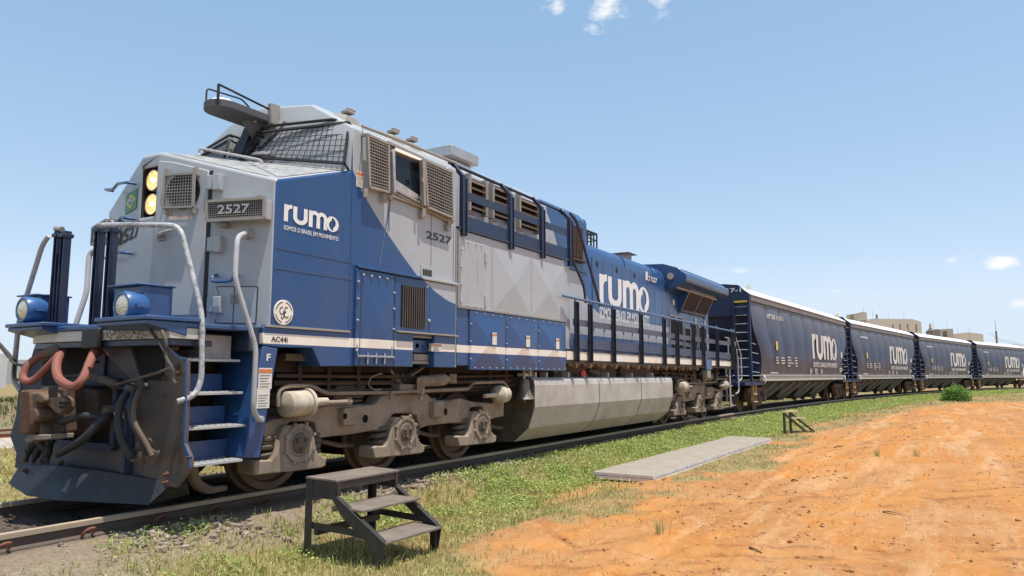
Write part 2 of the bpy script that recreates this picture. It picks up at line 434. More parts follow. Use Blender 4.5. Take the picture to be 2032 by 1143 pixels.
# --- nose: hipped box with a narrow centre strip and two raked facets
zb = 1.752; A = (5.215, YS); B = (4.78, 7.33); Cn = (4.78, 7.63); D = (5.215, YF)
nose = MB()
ra, rb, rz0, rz1 = 7.365, 7.60, 2.99, 3.54      # headlight recess in the centre strip
def V3(p, z): return (p[0], p[1], z)
zA, zB = 3.30, 3.69
X1 = 6.34
nose.cur = 0
nose.poly([V3(A, zb), V3(B, zb), V3(B, zB), V3(A, zA)])
nose.poly([V3(Cn, zb), V3(D, zb), V3(D, zA), V3(Cn, zB)])
x = 4.78
nose.poly([(x, B[1], zb), (x, Cn[1], zb), (x, Cn[1], rz0), (x, rb, rz0), (x, ra, rz0), (x, B[1], rz0)])
nose.poly([(x, B[1], rz1), (x, ra, rz1), (x, rb, rz1), (x, Cn[1], rz1), (x, Cn[1], zB), (x, B[1], zB)])
nose.poly([(x, B[1], rz0), (x, ra, rz0), (x, ra, rz1), (x, B[1], rz1)])
nose.poly([(x, rb, rz0), (x, Cn[1], rz0), (x, Cn[1], rz1), (x, rb, rz1)])
nose.cur = 1   # recess walls
xi = x + .13
for a, b in (((ra, rz0), (rb, rz0)), ((rb, rz0), (rb, rz1)), ((rb, rz1), (ra, rz1)), ((ra, rz1), (ra, rz0))):
    nose.poly([(x, *a), (x, *b), (xi, *b), (xi, *a)])
nose.poly([(xi, ra, rz0), (xi, rb, rz0), (xi, rb, rz1), (xi, ra, rz1)])
nose.cur = 2
rT = (X1, YS, 3.67); rM = (5.9, YC, 3.92); rL = (X1, YF, 3.67)
nose.poly([V3(A, zA), V3(B, zB), rM]); nose.poly([V3(A, zA), rM, rT]); nose.poly([V3(B, zB), V3(Cn, zB), rM])
nose.poly([V3(Cn, zB), V3(D, zA), rM]); nose.poly([V3(D, zA), rL, rM])
nose.cur = 3
nose.poly([V3(A, zb), V3(A, zA), rT, (X1, YS, zb)]); nose.poly([V3(D, zb), V3(D, zA), rL, (X1, YF, zb)])
# merge doubled corners so the bevel rounds them
def weld(mb):
    key = {}; nv = []; mp = []
    for v in mb.v:
        k = tuple(round(c, 4) for c in v)
        if k not in key: key[k] = len(nv); nv.append(v)
        mp.append(key[k])
    mb.f = [tuple(mp[i] for i in f) for f in mb.f]; mb.v = nv; return mb
weld(nose)
nose.build('nose', [M_grey, M_void, M_grey, M_livery], loco, bevel=.035, seg=3)
# nonskid sheet on the nose top, inset and 5 mm up
ns = MB()
def lerp(a, b, t): return Vector(a) * (1 - t) + Vector(b) * t
pa, pb_, pm, pt = V3(A, zA), V3(B, zB), rM, rT
cen = (Vector(pa) + Vector(pb_) + Vector(pm)) / 3
ns.poly([lerp(p, cen, .13) + Vector((0, 0, .006)) for p in (pa, pb_, pm)])
cen = (Vector(pa) + Vector(pm) + Vector(pt)) / 3
ns.poly([lerp(p, cen, .13) + Vector((0, 0, .006)) for p in (pa, pm, pt)])
ns.build('nonskid_sheet', M_greyrough, loco)

# --- headlights
for zc in (3.405, 3.135):
    h = MB(); yc = 7.485; r = .112
    h.lathe([(0, -.02), (r * .96, -.03), (r, -.07), (r * 1.06, -.075), (r * 1.1, -.06), (r * 1.1, .0)], (xi - .02, yc, zc), (1, 0, 0), 24)
    hb = h.build('headlight', M_steel, loco)
    lm = MATS.get('lit lamp')
    if lm is None:
        t = NT('lit lamp'); t.base((.5, .28, .08)); t.rough(.2)
        v = t.n('ShaderNodeTexVoronoi'); v.inputs['Scale'].default_value = 40; t.l(t.obj(), v.inputs[0])
        t.b.inputs['Emission Color'].default_value = (1, .56, .23, 1); t.l(t.ramp(v.outputs['Distance'], 0, .6, 1.6, .75), t.b.inputs['Emission Strength']); MATS['lit lamp'] = lm = t.m
    g = MB(); g.lathe([(.0, -.05), (.03, -.052), (r * .6, -.06), (r * .98, -.074)], (xi - .015, yc, zc), (1, 0, 0), 24); g.build('lens', lm, hb)
    b_ = MB(); b_.sphere((xi - .10, yc - .02, zc), .022, 10, 6)
    t = MATS.get('lit bulb')
    if t is None:
        q = NT('lit bulb'); q.b.inputs['Emission Color'].default_value = (1, .8, .5, 1); q.b.inputs['Emission Strength'].default_value = 6; t = MATS['lit bulb'] = q.m
    b_.build('bulb', t, hb)

# --- nose door on the near facet, its seam, hinges, handle, porthole and guard
door = MB()
dz0, dz1 = FRp(300, 626).z, 0
dl = 0.0; 
def facet_pt(s, z, off=0.0): return O1 + F1 * s + n1_ * off + Vector((0, 0, z))
s_r = (FRp(413, 450) - O1).dot(F1)
zd0 = FRp(350, 627).z; ztop = lambda s: zB - .39 * (s / 1.437) - .075
door.prism([facet_pt(.015, zd0, .002), facet_pt(s_r - .01, zd0, .002), facet_pt(s_r - .01, ztop(s_r), .002), facet_pt(.2, ztop(.2), .002), facet_pt(.015, ztop(.1), .002)], n1_ * .022)
dr = door.build('nose_door', M_grey, loco, bevel=.012)
sm = MB(); a = facet_pt(s_r + .012, zd0 - .02, .003); sm.prism([facet_pt(s_r - .005, zd0 - .02, .002), facet_pt(s_r + .03, zd0 - .02, .002), facet_pt(s_r + .03, ztop(s_r), .002), facet_pt(s_r - .005, ztop(s_r), .002)], n1_ * .006)
sm.build('door_seal', M_black, loco)
for py in (362, 485, 605):
    h = MB(); p = FRp(421, py, .03); h.bar(p + Vector((0, 0, -.075)), p + Vector((0, 0, .075)), .10, .05, up=n1_)
    p2 = FRp(433, py, .04); h.bar(p2 + Vector((0, 0, -.085)), p2 + Vector((0, 0, .085)), .085, .08, up=n1_)
    h.tube([FRp(426, py - 15, .06), FRp(425, py + 15, .06)], .018)
    h.build('door_hinge', M_grey, loco, bevel=.008)
h = MB(); h.tube([FRp(316, 471, .035), FRp(316, 466, .09), FRp(330, 459, .10), FRp(343, 456, .09)], [.022, .026, .02, .014], bend=.03); h.bar(FRp(322, 466, .03), FRp(322, 477, .03), .07, .05, up=n1_)
h.build('door_handle', M_steel, dr)
ph = MB(); c0 = FRp(365, 379, .024); ph.lathe([(.0, 0.0), (.185, 0.0), (.185, .012), (.20, .016), (.20, 0)], c0, n1_, 28); ph.build('porthole', M_glass, dr)
gd = MB(); gs = .11
tl, tr_, br, bl = [FRp(*p, gs) for p in ((328, 348), (385, 344), (383, 410), (323, 412))]
for a, b in ((tl, tr_), (tr_, br), (br, bl), (bl, tl)): gd.bar(a, b, .022, .03, up=n1_)
for a, b in ((tl, bl), (tr_, br), (tl, tr_), (bl, br)):
    for q_ in (a, b): pass
for q_ in (tl, tr_, br, bl): gd.bar(q_, q_ - n1_ * (gs - .02), .02, .02)
for px, py in ((333, 342), (389, 339), (333, 420), (383, 418)): gd.bar(FRp(px, py - 6, .04), FRp(px, py + 6, .04), .045, .05, up=n1_)
for i in range(1, 11):
    t_ = i / 11; gd.tube([lerp(tl, tr_, t_), lerp(bl, br, t_)], .0042, 4); gd.tube([lerp(tl, bl, t_), lerp(tr_, br, t_)], .0042, 4)
gd.build('porthole_guard', M_steel, dr)
lb = MB(); words(lb, 'EM CASO DE INCENDIO USE EXTINTOR', FRp(338, 434, .031), FRp(378, 433, .031) - FRp(338, 434, .031), (0, 0, .022)); 
pl = MB(); pl.prism([FRp(335, 436, .0245), FRp(381, 434.5, .0245), FRp(381, 428.5, .0245), FRp(335, 430, .0245)], n1_ * .004); po = pl.build('door_label', M_label, loco); lb.build('lettering', M_red, po)

# --- number boards on both facets
for side_ in (0, 1):
    f, n_, o_ = (F1, n1_, O1) if side_ == 0 else (F2, n2_, O2)
    s0 = (FRp(417, 420, .1) - O1).dot(F1); s1 = (FRp(530, 418, .1) - O1).dot(F1)
    z0 = FRp(420, 440, .1).z; z1 = FRp(420, 402, .1).z
    def bp(s, z, off): return o_ + f * s + n_ * off + Vector((0, 0, z))
    nb = MB(); nb.prism([bp(s0, z0, .004), bp(s1, z0, .004), bp(s1, z1, .004), bp(s0, z1, .004)], n_ * .13)
    b = nb.build('number_board', M_grey, loco, bevel=.008)
    fr = MB()
    for a, c in (((s0, z0), (s1, z0)), ((s1, z0), (s1, z1)), ((s1, z1), (s0, z1)), ((s0, z1), (s0, z0))): fr.bar(bp(*a, .15), bp(*c, .15), .028, .035, up=n_)
    for i in range(1, 26): fr.tube([bp(s0 + (s1 - s0) * i / 26, z0, .15), bp(s0 + (s1 - s0) * i / 26, z1, .15)], .0028, 4)
    for i in range(1, 9): fr.tube([bp(s0, z0 + (z1 - z0) * i / 9, .15), bp(s1, z0 + (z1 - z0) * i / 9, .15)], .0028, 4)
    fr.build('board_frame', M_steel, b)
    bk = MB(); bk.poly([bp(s0 + .01, z0 + .01, .138), bp(s1 - .01, z0 + .01, .138), bp(s1 - .01, z1 - .01, .138), bp(s0 + .01, z1 - .01, .138)]); bk.build('board_face', M_black, b)
    tx = MB(); L = s1 - s0
    if side_ == 0: words(tx, '2527', bp(s0 + L * .2, z0 + .06, .17), f * L * .56, (0, 0, z1 - z0 - .11), .02)
    else: words(tx, '2527', bp(s1 - L * .2, z0 + .06, .17), f * -L * .56, (0, 0, z1 - z0 - .11), .02)
    tx.build('board_number', M_tube, b)
    mt = MB()
    for s_ in (s0 + .1, s1 - .15): mt.box(0, 0, 0, 0, 0, 0) if False else mt.bar(bp(s_, z1 + .03, .05), bp(s_ + .06, z1 + .03, .05), .06, .05)
    mt.bar(bp(s0 + .1, z0 - .03, .05), bp(s0 + .17, z0 - .03, .05), .06, .05); mt.build('board_bracket', M_steel, b)

# --- flag, painted number, grab irons on the far facet; small hatch and grab on the near facet
fl = MB(); o = FLp(248, 426, .005); ux = FLp(270, 421, .005) - FLp(248, 426, .005); ux.z = 0; uz = Vector((0, 0, FLp(248, 389, .005).z - FLp(248, 426, .005).z))
o = FLp(248, 426, .005); fl.prism([o, o + ux, o + ux + uz, o + uz], n2_ * .003); fo = fl.build('flag', M_green, loco)
c = o + ux * .5 + uz * .5 + n2_ * .005
y_ = MB(); y_.poly([c - ux * .4, c + uz * .38, c + ux * .4, c - uz * .38]); y_.build('rhombus', M_yellow, fo)
d_ = MB(); d_.poly([c + n2_ * .002 + ux * .21 * math.cos(t) + ux.normalized() * 0 + uz * .19 * math.sin(t) for t in [2 * math.pi * k / 20 for k in range(20)]]); d_.build('disc', M_blue, fo)
w_ = MB(); w_.poly([c + n2_ * .004 + ux * a + uz * b for a, b in ((-.21, .02), (0, .06), (.20, -.06), (.2, -.01), (0, .10), (-.2, .06))]); w_.build('disc_band', M_white, fo)
tx = MB(); p0 = FLp(234, 488, .006); p1 = FLp(275, 481, .006); uz = Vector((0, 0, FLp(250, 459, .006).z - FLp(250, 486, .006).z)); u_ = p1 - p0; u_.z = 0
words(tx, '2527', p0, u_, uz, .02); tx.build('number_lettering', M_ink, loco)
def grab(pts, r, m=M_blue, name='grab_iron', bend=.05):
    g = MB(); g.tube(pts, r, 8, bend); return g.build(name, m, loco)
for (x0, y0, x1, y1) in ((226, 381, 271, 362), (246, 442, 268, 432), (222, 516, 263, 500), (228, 584, 262, 570)):
    a = FLp(x1, y1 + 3, .02); b = FLp(x0, y0 - 2, .02); o_ = n2_ * .1
    grab([a, a + o_, lerp(a, b, .4) + o_ + Vector((0, 0, .02)), lerp(a, b, .6) + o_ + Vector((0, 0, -.03)), b + o_, b], .017)
grab([FRp(430, 546, .0), FRp(421, 548, .12), FRp(421, 559, .13), FRp(459, 558, .13), FRp(464, 546, .12), FRp(471, 547, .0)], .018)
hat = MB()
q = [FRp(*p, .001) for p in ((428, 641), (508, 642), (512, 569), (432, 569))]; hat.prism(q, n1_ * .008); ho = hat.build('nose_hatch', M_grey, loco, bevel=.004)
hh = MB(); a, b = FRp(428, 633, .02), FRp(430, 576, .02); hh.bar(a, b, .03, .03, up=n1_); hh.build('hatch_hinge', M_grey, ho)
lk = MB(); lk.bar(FRp(467, 602, .012), FRp(467, 583, .012), .11, .012, up=n1_); lk.tube([FRp(464, 586, .03), FRp(471, 586, .03), FRp(471, 598, .03), FRp(463, 598, .03), FRp(464, 586, .03)], .008, 6); lk.build('hatch_latch', M_steel, ho)
hl = MB(); 
for a, b in ((0, 1), (1, 2), (2, 3), (3, 0)): hl.bar(q[a] + n1_ * .004, q[b] + n1_ * .004, .008, .012, up=n1_)
hl.bar(FRp(462, 641, .009), FRp(466, 569, .009), .007, .01, up=n1_); hl.build('hatch_seam', M_ink, ho)
# --- rails on the nose top and its vent cap
def nose_top(px, py, off=0.0):
    nrm = (Vector(V3(B, zB)) - Vector(V3(A, zA))).cross(Vector(rM) - Vector(V3(A, zA))).normalized()
    if nrm.z < 0: nrm = -nrm
    return HIT(px, py, Vector(rM) + nrm * off, nrm)
tr1 = MB(); a = nose_top(394, 309); b = nose_top(519, 333); up = Vector((0, 0, .09)); tr1.tube([a, a + up, b + up, b], .017, 8, .05)
tr1.sphere(a, .03); tr1.sphere(b, .035); tr1.build('nose_rail', M_tube, loco)
tr2 = MB(); a = nose_top(533, 332); b = nose_top(649, 334); tr2.tube([a, a + up, b + up, b], .017, 8, .05); tr2.sphere(a, .035); tr2.sphere(b, .03); tr2.build('nose_rail', M_tube, loco)
vc = MB(); a = nose_top(524, 328); vc.lathe([(.11, 0), (.10, .09), (.15, .10), (.15, .125), (.11, .14), (0, .145)], a, (0, 0, 1), 20); vc.build('vent_cap', M_tube, loco)

# --- cab
cab = MB(); xr = 8.48
na, nb_, nc, nd = (6.30, YS, zb), (6.30, YS, 3.665), (6.31, YS, 4.20), (6.37, 6.69, 4.63)
ne = (6.22, YC, 4.69); nf = (5.90, YC, 3.86)
fa, fb, fc_, fd = [tuple(mir(p)) for p in (na, nb_, nc, nd)]
RA, RC, RD = (xr, YS, zb), (xr, YS, 4.20), (xr, 6.69, 4.63); LA, LC, LD = [tuple(mir(p)) for p in (RA, RC, RD)]; RE = (xr, YC, 4.68)
cab.cur = 1; cab.poly([na, RA, RC, nc, nb_]); cab.poly([fa, fb, fc_, LC, LA])
cab.cur = 0; cab.poly([nc, RC, RD, nd]); cab.poly([fc_, fd, LD, LC]); cab.poly([nd, RD, RE, ne]); cab.poly([fd, ne, RE, LD])
cab.poly([nb_, nc, nd, ne, nf]); cab.poly([fb, nf, ne, fd, fc_]); cab.poly([RA, LA, LC, LD, RE, RD, RC])
cab.poly([na, nb_, nf, fb, fa]); cab.poly([na, fa, LA, RA]); weld(cab)
cab.build('cab', [M_grey, M_livery], loco, bevel=.035, seg=3)

# --- windshields: dark glass, mesh guard, wipers
nW = (Vector(nb_) - Vector(nf)).cross(Vector(ne) - Vector(nf)).normalized()
if nW.x > 0: nW = -nW
def WR(px, py, off=0.0): return HIT(px, py, Vector(nf) + nW * off, nW)
def far(v): return mir(v)
gl = [WR(*p, .012) for p in ((508, 272), (672, 262), (671, 322), (490, 312))]
gu = [WR(*p, .13) for p in ((513, 263), (693, 243), (683, 324), (476, 310))]
for fx, s in ((lambda v: v, 0), (far, 1)):
    g = MB(); g.prism([fx(p) for p in gl], fx(nW * .01 + gl[0]) - fx(gl[0])); wo_ = g.build('windshield', M_glass, loco, bevel=.004)
    k = MB()
    gq = [fx(p) for p in gl]
    for a, b in ((0, 1), (1, 2), (2, 3), (3, 0)): k.bar(gq[a], gq[b], .03, .03, up=fx(nW + gl[0]) - fx(gl[0]))
    k.build('gasket', M_black, wo_)
    u = MB(); q = [fx(p) for p in gu]; up = fx(nW + gl[0]) - fx(gl[0])
    for a, b in ((0, 1), (1, 2), (2, 3), (3, 0)): u.bar(q[a], q[b], .028, .028, up=up)
    for i in range(1, 18): u.tube([lerp(q[0], q[1], i / 18), lerp(q[3], q[2], i / 18)], .0042, 4)
    for i in range(1, 7): u.tube([lerp(q[0], q[3], i / 7), lerp(q[1], q[2], i / 7)], .0042, 4)
    for c_ in q: u.bar(c_, c_ - up * .13, .02, .02)
    u.build('windshield_guard', M_black, loco)
    rl = MB(); a, b = WR(518, 252, .14), WR(668, 236, .14); rl.tube([fx(WR(527, 262, .02)), fx(a), fx(b), fx(WR(678, 250, .02))], .018, 8, .08); rl.build('guard_rail', M_black, loco)
    for (x0, y0, x1, y1) in ((566, 246, 512, 298), (646, 240, 590, 293)):
        wp = MB(); wp.bar(fx(WR(x0, y0, .05)), fx(WR(x1, y1, .045)), .022, .02); wp.bar(fx(WR(x0 + 4, y0 + 3, .05)), fx(WR(x1 + 3, y1 + 1, .045)), .008, .012)
        wp.bar(fx(WR(x1 + 2, y1 - 20, .03)), fx(WR(x1 - 2, y1 + 22, .03)), .014, .02); wp.sphere(fx(WR(x0, y0, .04)), .035); wp.build('wiper', M_black, loco)
cp = MB(); cp.bar(Vector(nf) + Vector((-.03, 0, -.02)), Vector(lerp(nf, ne, .62)) + Vector((-.03, 0, 0)), .16, .04, up=(-1, 0, 0)); cp.build('centre_post', M_black, loco)
# --- antenna platform above the windshield
ap = MB(); zt = 4.375; W2 = .21; YP = 7.31
outl = [(6.16, YP + W2)] + [(5.545 + .215 * math.cos(math.radians(90 + 180 * k / 16)), YP + W2 * math.sin(math.radians(90 + 180 * k / 16))) for k in range(17)] + [(6.16, YP - W2)]
ap.prism([(a, b, zt) for a, b in outl], (0, 0, .095))
ap.hexa([(6.04, YP - .04, 4.16), (6.12, YP - .04, 4.16), (6.12, YP + .04, 4.16), (6.04, YP + .04, 4.16), (5.86, YP - .07, zt + .002), (6.14, YP - .14, zt + .002), (6.14, YP + .14, zt + .002), (5.86, YP + .07, zt + .002)])
apo = ap.build('antenna_platform', mat('dark grey paint', (.085, .085, .095), .5, dirt=(.05, .05, .05), dirt_amt=.5, scale=5), loco, bevel=.01)
for yy in (-.08, .08):
    li = MB(); li.lathe([(.022, 0), (.02, -.006), (0, -.007)], (5.95, YP + yy, zt - .001), (0, 0, 1), 12); li.build('platform_light', M_white, apo)
dm = MB(); dm.lathe([(.15, 0), (.148, .03), (.11, .06), (.055, .075), (0, .08)], (5.55, YP + .03, zt + .097), (0, 0, 1), 24); dm.build('antenna_dome', M_white, loco)
a_, b_, c_ = P(432, 208, 7.17), P(431, 166, 7.17), P(527, 214, 7.12)
r_ = MB(); r_.bar((a_.x, 7.17, zt + .03), (a_.x, 7.17, b_.z), .03, .03); r_.tube([(a_.x, 7.17, b_.z), (c_.x + .05, 7.12, c_.z)], .014, 8); r_.build('antenna_rail', M_black, loco)
a_, b_ = P(409, 200, 7.42), P(412, 176, 7.42); c_ = P(480, 197, 7.5)
r_ = MB(); r_.tube([(a_.x, 7.42, zt + .03), (a_.x, 7.42, b_.z), (c_.x, 7.5, c_.z), (6.16, 7.5, c_.z - .12)], .011, 8, .05); r_.build('antenna_rail', M_black, loco)
br_ = MB(); br_.box(6.06, 6.20, YP - W2 - .03, YP - W2 + .04, 4.36, 4.62); br_.build('platform_bracket', M_steel, loco, bevel=.006)
br_ = MB(); br_.box(6.06, 6.20, YP + W2 - .04, YP + W2 + .03, 4.36, 4.62); br_.build('platform_bracket', M_steel, loco, bevel=.006)
# ------------------------------------------------------------------ cab side: windows, guards, gutter, lettering (near side, repeated on the far side where it shows)
def SP(px, py, out=0.0): return P(px, py, YS - out)
def quadbars(mb, q, w_, h_, up=(0, -1, 0)):
    for i in range(4): mb.bar(q[i], q[(i + 1) % 4], w_, h_, up=up)
for (pts, nx, ny, dx) in ((((729, 267), (770, 286), (771, 381), (733, 371)), 9, 16, 0), (((842, 318), (896, 342), (898, 432), (848, 411)), 12, 15, 0)):
    q = [SP(*p, .09) for p in pts]
    g = MB(); quadbars(g, q, .03, .035)
    for i in range(1, nx): g.tube([lerp(q[0], q[1], i / nx), lerp(q[3], q[2], i / nx)], .0062, 4)
    for i in range(1, ny): g.tube([lerp(q[0], q[3], i / ny) + Vector((0, -.012, 0)), lerp(q[1], q[2], i / ny) + Vector((0, -.012, 0))], .0062, 4)
    for c_ in q:
        g.bar(c_, c_ + Vector((0, .09, 0)), .03, .03)
    for c_ in (q[3], q[2]): g.bar(c_ + Vector((-.02, .04, -.02)), c_ + Vector((-.02, .04, -.13)), .05, .05)
    g.build('side_window_guard', M_steel, loco)
    k = MB(); cq = [SP(*p, .004) for p in pts]; k.poly(cq); k.build('side_window', M_glass, loco)
# sliding window
q = [SP(*p, .02) for p in ((781, 304), (832, 325), (834, 404), (779, 381))]
g = MB(); g.prism(q, (0, .015, 0)); wnd = g.build('cab_window', M_glass, loco)
f = MB(); quadbars(f, [SP(*p, .03) for p in ((778, 297), (836, 321), (838, 412), (776, 388))], .03, .03); f.build('window_frame', M_steel, wnd, bevel=.008)
s_ = MB(); a, b = SP(779, 375, .024), SP(834, 397, .024); s_.prism([a, b, b + Vector((0, 0, .05)), a + Vector((0, 0, .14))], (0, -.004, 0)); s_.build('window_sill', M_tube, wnd)
aw = MB(); aw.prism([SP(782, 289, .01), SP(836, 312, .01), SP(836, 322, .03), SP(781, 300, .03)], (0, -.03, 0)); aw.build('window_head', M_cream, wnd, bevel=.006)
r_ = MB(); r_.bar(SP(838, 318, .1), SP(841, 408, .1), .05, .05); r_.bar(SP(837, 352, .14), SP(838, 362, .14), .04, .04); r_.build('window_post', M_steel, loco)
mr = MB(); mr.hexa([SP(774, 296, .03), SP(774, 296, .32), SP(780, 300, .32), SP(780, 300, .03), SP(776, 296, .03)+Vector((0,0,.0)), SP(774, 296, .32), SP(780, 300, .32), SP(780, 300, .03)]) if False else None
p0 = P(771, 299, YS - .04); p1 = P(773, 384, YS - .04)
mr.hexa([(p1.x, YS - .03, p1.z), (p1.x + .045, YS - .03, p1.z), (p1.x + .045, YS - .115, p1.z + .0), (p1.x + .0, YS - .115, p1.z), (p0.x, YS - .03, p0.z), (p0.x + .045, YS - .03, p0.z), (p0.x + .045, YS - .115, p0.z), (p0.x, YS - .115, p0.z)])
mr.build('rear_view_mirror', M_tube, loco, bevel=.012)
rl = MB(); rl.bar(SP(782, 377, .03), SP(899, 438, .03), .06, .035); rl.bar(SP(782, 383, .035), SP(898, 443, .035), .03, .03)
for px, py in ((774, 388), (836, 424), (887, 448)): rl.bar(SP(px, py, .03), SP(px, py + 10, .03), .06, .05)
rl.build('window_ledge', M_steel, loco, bevel=.006)
gt = MB(); gt.tube([P(718, 250, 6.10), P(800, 281, 6.10), P(903, 324, 6.10)], .022, 8); gt.bar(SP(768, 283, .02), SP(838, 315, .02), .06, .035)
for px, py in ((768, 275), (833, 302), (884, 323)): gt.bar(P(px, py, 6.08), P(px + 2, py + 14, YS - .01), .05, .03)
gt.build('roof_gutter', M_steel, loco)
for px, py, X in ((690, 240, 0), (780, 272, 0), (817, 287, 0)):
    p = P(px, py, 6.35); z = 4.2 + (6.35 - YS) * .59
    b = MB(); z -= .04; b.hexa([(p.x - .17, 6.25, z - .06), (p.x + .17, 6.25, z - .06), (p.x + .17, 6.5, z + .10), (p.x - .17, 6.5, z + .10), (p.x - .10, 6.28, z + .08), (p.x + .10, 6.28, z + .08), (p.x + .10, 6.45, z + .14), (p.x - .10, 6.45, z + .14)])
    b.box(p.x - .065, p.x + .065, 6.29, 6.41, z + .13, z + .17); b.bar((p.x - .05, 6.32, z + .185), (p.x + .09, 6.32, z + .185), .05, .02); b.build('roof_vent', M_steel, loco, bevel=.008)
# lettering on the side
def sidewords(body, px0, py0, px1, py1, pyt, m, name='number_lettering', Y=YS, bold=.02, out=.004):
    a = P(px0, py0, Y - out); b = P(px1, py1, Y - out); t_ = P(px0, pyt, Y - out)
    ux = b - a; ux.z = 0; tx = MB(); words(tx, body, a, ux, (0, 0, t_.z - a.z), bold); return tx.build(name, m, loco)
sidewords('2527', 846, 473, 896, 483, 457, M_ink, bold=.025)
def side_logo(px0, pyt, pyb, px1, Y, sl0, sl1, par=loco):
    a = P(px0, pyb, Y - .004); t_ = P(px0, pyt, Y - .004); b = P(px1, pyb, Y - .004)
    lg = MB(); wordmark(lg, a, (b.x - a.x, 0, 0), (0, 0, (t_.z - a.z))); lg.build('logo', M_white, par)
    a2 = P(px0, sl1, Y - .004); t2 = P(px0, sl0, Y - .004)
    tx = MB(); words(tx, 'SOMOS O BRASIL EM MOVIMENTO', a2, (b.x - a.x, 0, 0), (0, 0, t2.z - a2.z), .012); tx.build('slogan_lettering', M_white, par)
side_logo(563, 403, 438, 672, YS, 446, 455)
# maker's round plate
c = SP(562, 620, .005); pl = MB(); r = .13; pl.lathe([(r, 0), (r, .006), (r * .97, .009), (0, .009)], c, (0, -1, 0), 36); pe = pl.build('emblem_plate', M_cream, loco)
em = MB()
for k in range(4):
    v = [(c.x + math.cos(t) * rr, c.y - .0105, c.z + math.sin(t) * rr) for rr in (r * .78, r * .86) for t in [math.radians(k * 90 + 12 + 66 * i / 8) for i in range(9)]]
    em.add(v, [(i, i + 1, 9 + i + 1, 9 + i) for i in range(8)])
def flatstroke(mb, pts2, w_, o):
    for k_, qd in enumerate(strip(pts2, w_)): mb.add([(o.x + p[0], o.y - .0001 * k_ - .00007 * (len(mb.v) % 5), o.z + p[1]) for p in qd], [(0, 1, 2, 3)])
o_ = c + Vector((0, -.0105, 0))
flatstroke(em, arcp(-.028, .015, .028, .036, 60, 330, 12) + arcp(-.018, -.02, .02, .045, 40, -150, 8), .011, o_)
flatstroke(em, arcp(.034, .028, .024, .026, 40, 260, 10) + arcp(.036, -.022, .030, .030, 110, 330, 10), .011, o_)
flatstroke(em, [(-.01, .01), (.02, .0)], .01, o_)
em.build('emblem', M_ink, pe)
def sticker(px, py, w_, h_, Y=YS, m=None, band=None, out=.003, label=None):
    p = P(px, py, Y - out); s = MB(); s.box(p.x - w_ / 2, p.x + w_ / 2, p.y - .002, p.y, p.z - h_ / 2, p.z + h_ / 2); o = s.build('warning_label', m or M_label, loco)
    if band:
        b = MB(); b.box(p.x - w_ / 2 + .004, p.x + w_ / 2 - .004, p.y - .004, p.y - .0022, p.z + h_ * .26, p.z + h_ * .44); b.build('label_band', band, o)
    t = MB()
    for i in range(5):
        zz = p.z + h_ * (.14 - .13 * i); t.box(p.x - w_ * .38, p.x + w_ * (.36 - .1 * (i % 3)), p.y - .004, p.y - .0022, zz - h_ * .011, zz + h_ * .011)
    t.build('label_text', M_ink, o); return o
sticker(714, 356, .12, .19, band=M_orange)
# side vent plate
v = MB(); q = [SP(*p, .003) for p in ((835, 551), (860, 556), (860, 530), (835, 525))]; v.prism(q, (0, -.008, 0)); vo = v.build('vent_plate', M_grey, loco, bevel=.003)
k = MB()
for i in range(6):
    a = SP(839 + i * 3.1, 546 + i * .55, .0125); k.box(a.x, a.x + .024, a.y - .002, a.y, a.z, a.z + .085)
k.build('vent_slot', M_void, vo)
# thin seams and raised lines on the side plate
sm = MB()
def seam(px0, py0, px1, py1, w_=.005, out=.002, mb=None): (mb or sm).bar(SP(px0, py0, out), SP(px1, py1, out), w_, .006, up=(0, -1, 0))
for q in ((548, 492, 700, 522), (546, 532, 698, 555), (856, 420, 855, 528), (905, 455, 903, 725), (900, 450, 898, 722), (720, 255, 713, 345), (775, 395, 768, 470)): seam(*q)
seam(775, 395, 752, 530, .02)
sm.build_each('panel_seam', mat('seam grey blue', (.09, .12, .19), .5), loco)

# ------------------------------------------------------------------ lower side: sill band, cabinets, jacking pad, screens
lo = MB(); T = .10
p = lambda px, py, out=0.0: SP(px, py, out)
zt = 1.752
sill = [(5.115, YS, zt), (5.115, YS, p(522, 685).z), p(551, 689), p(620, 690.5), p(636, 727), p(705, 727), (p(705, 727).x, YS, zt)]
lo.prism(sill, (0, .3, 0)); lo.prism([mir(v) for v in sill], (0, -.3, 0))
lo.build_each('side_sill', M_livery, loco, bevel=.008)
ledge = MB(); ledge.box(5.13, 6.35, YS - .02, YS + .05, 1.752, 1.775); ledge.build('sill_ledge', M_steel, loco)
def side_box(name, px0, px1, zt, zb, out, m=M_livery, notch=None, depth=.25, bevel=.008):
    xa = P(px0, 640, YS - out).x; xb = P(px1, 640, YS - out).x; b = MB()
    b.box(xa, xb, YS - out, YS + depth, zb, zt); return b.build(name, m, loco, bevel=bevel), xa, xb
zc = 2.505
cb, xa, xb = side_box('side_cabinet', 706, 783, zc, 1.372, .035)
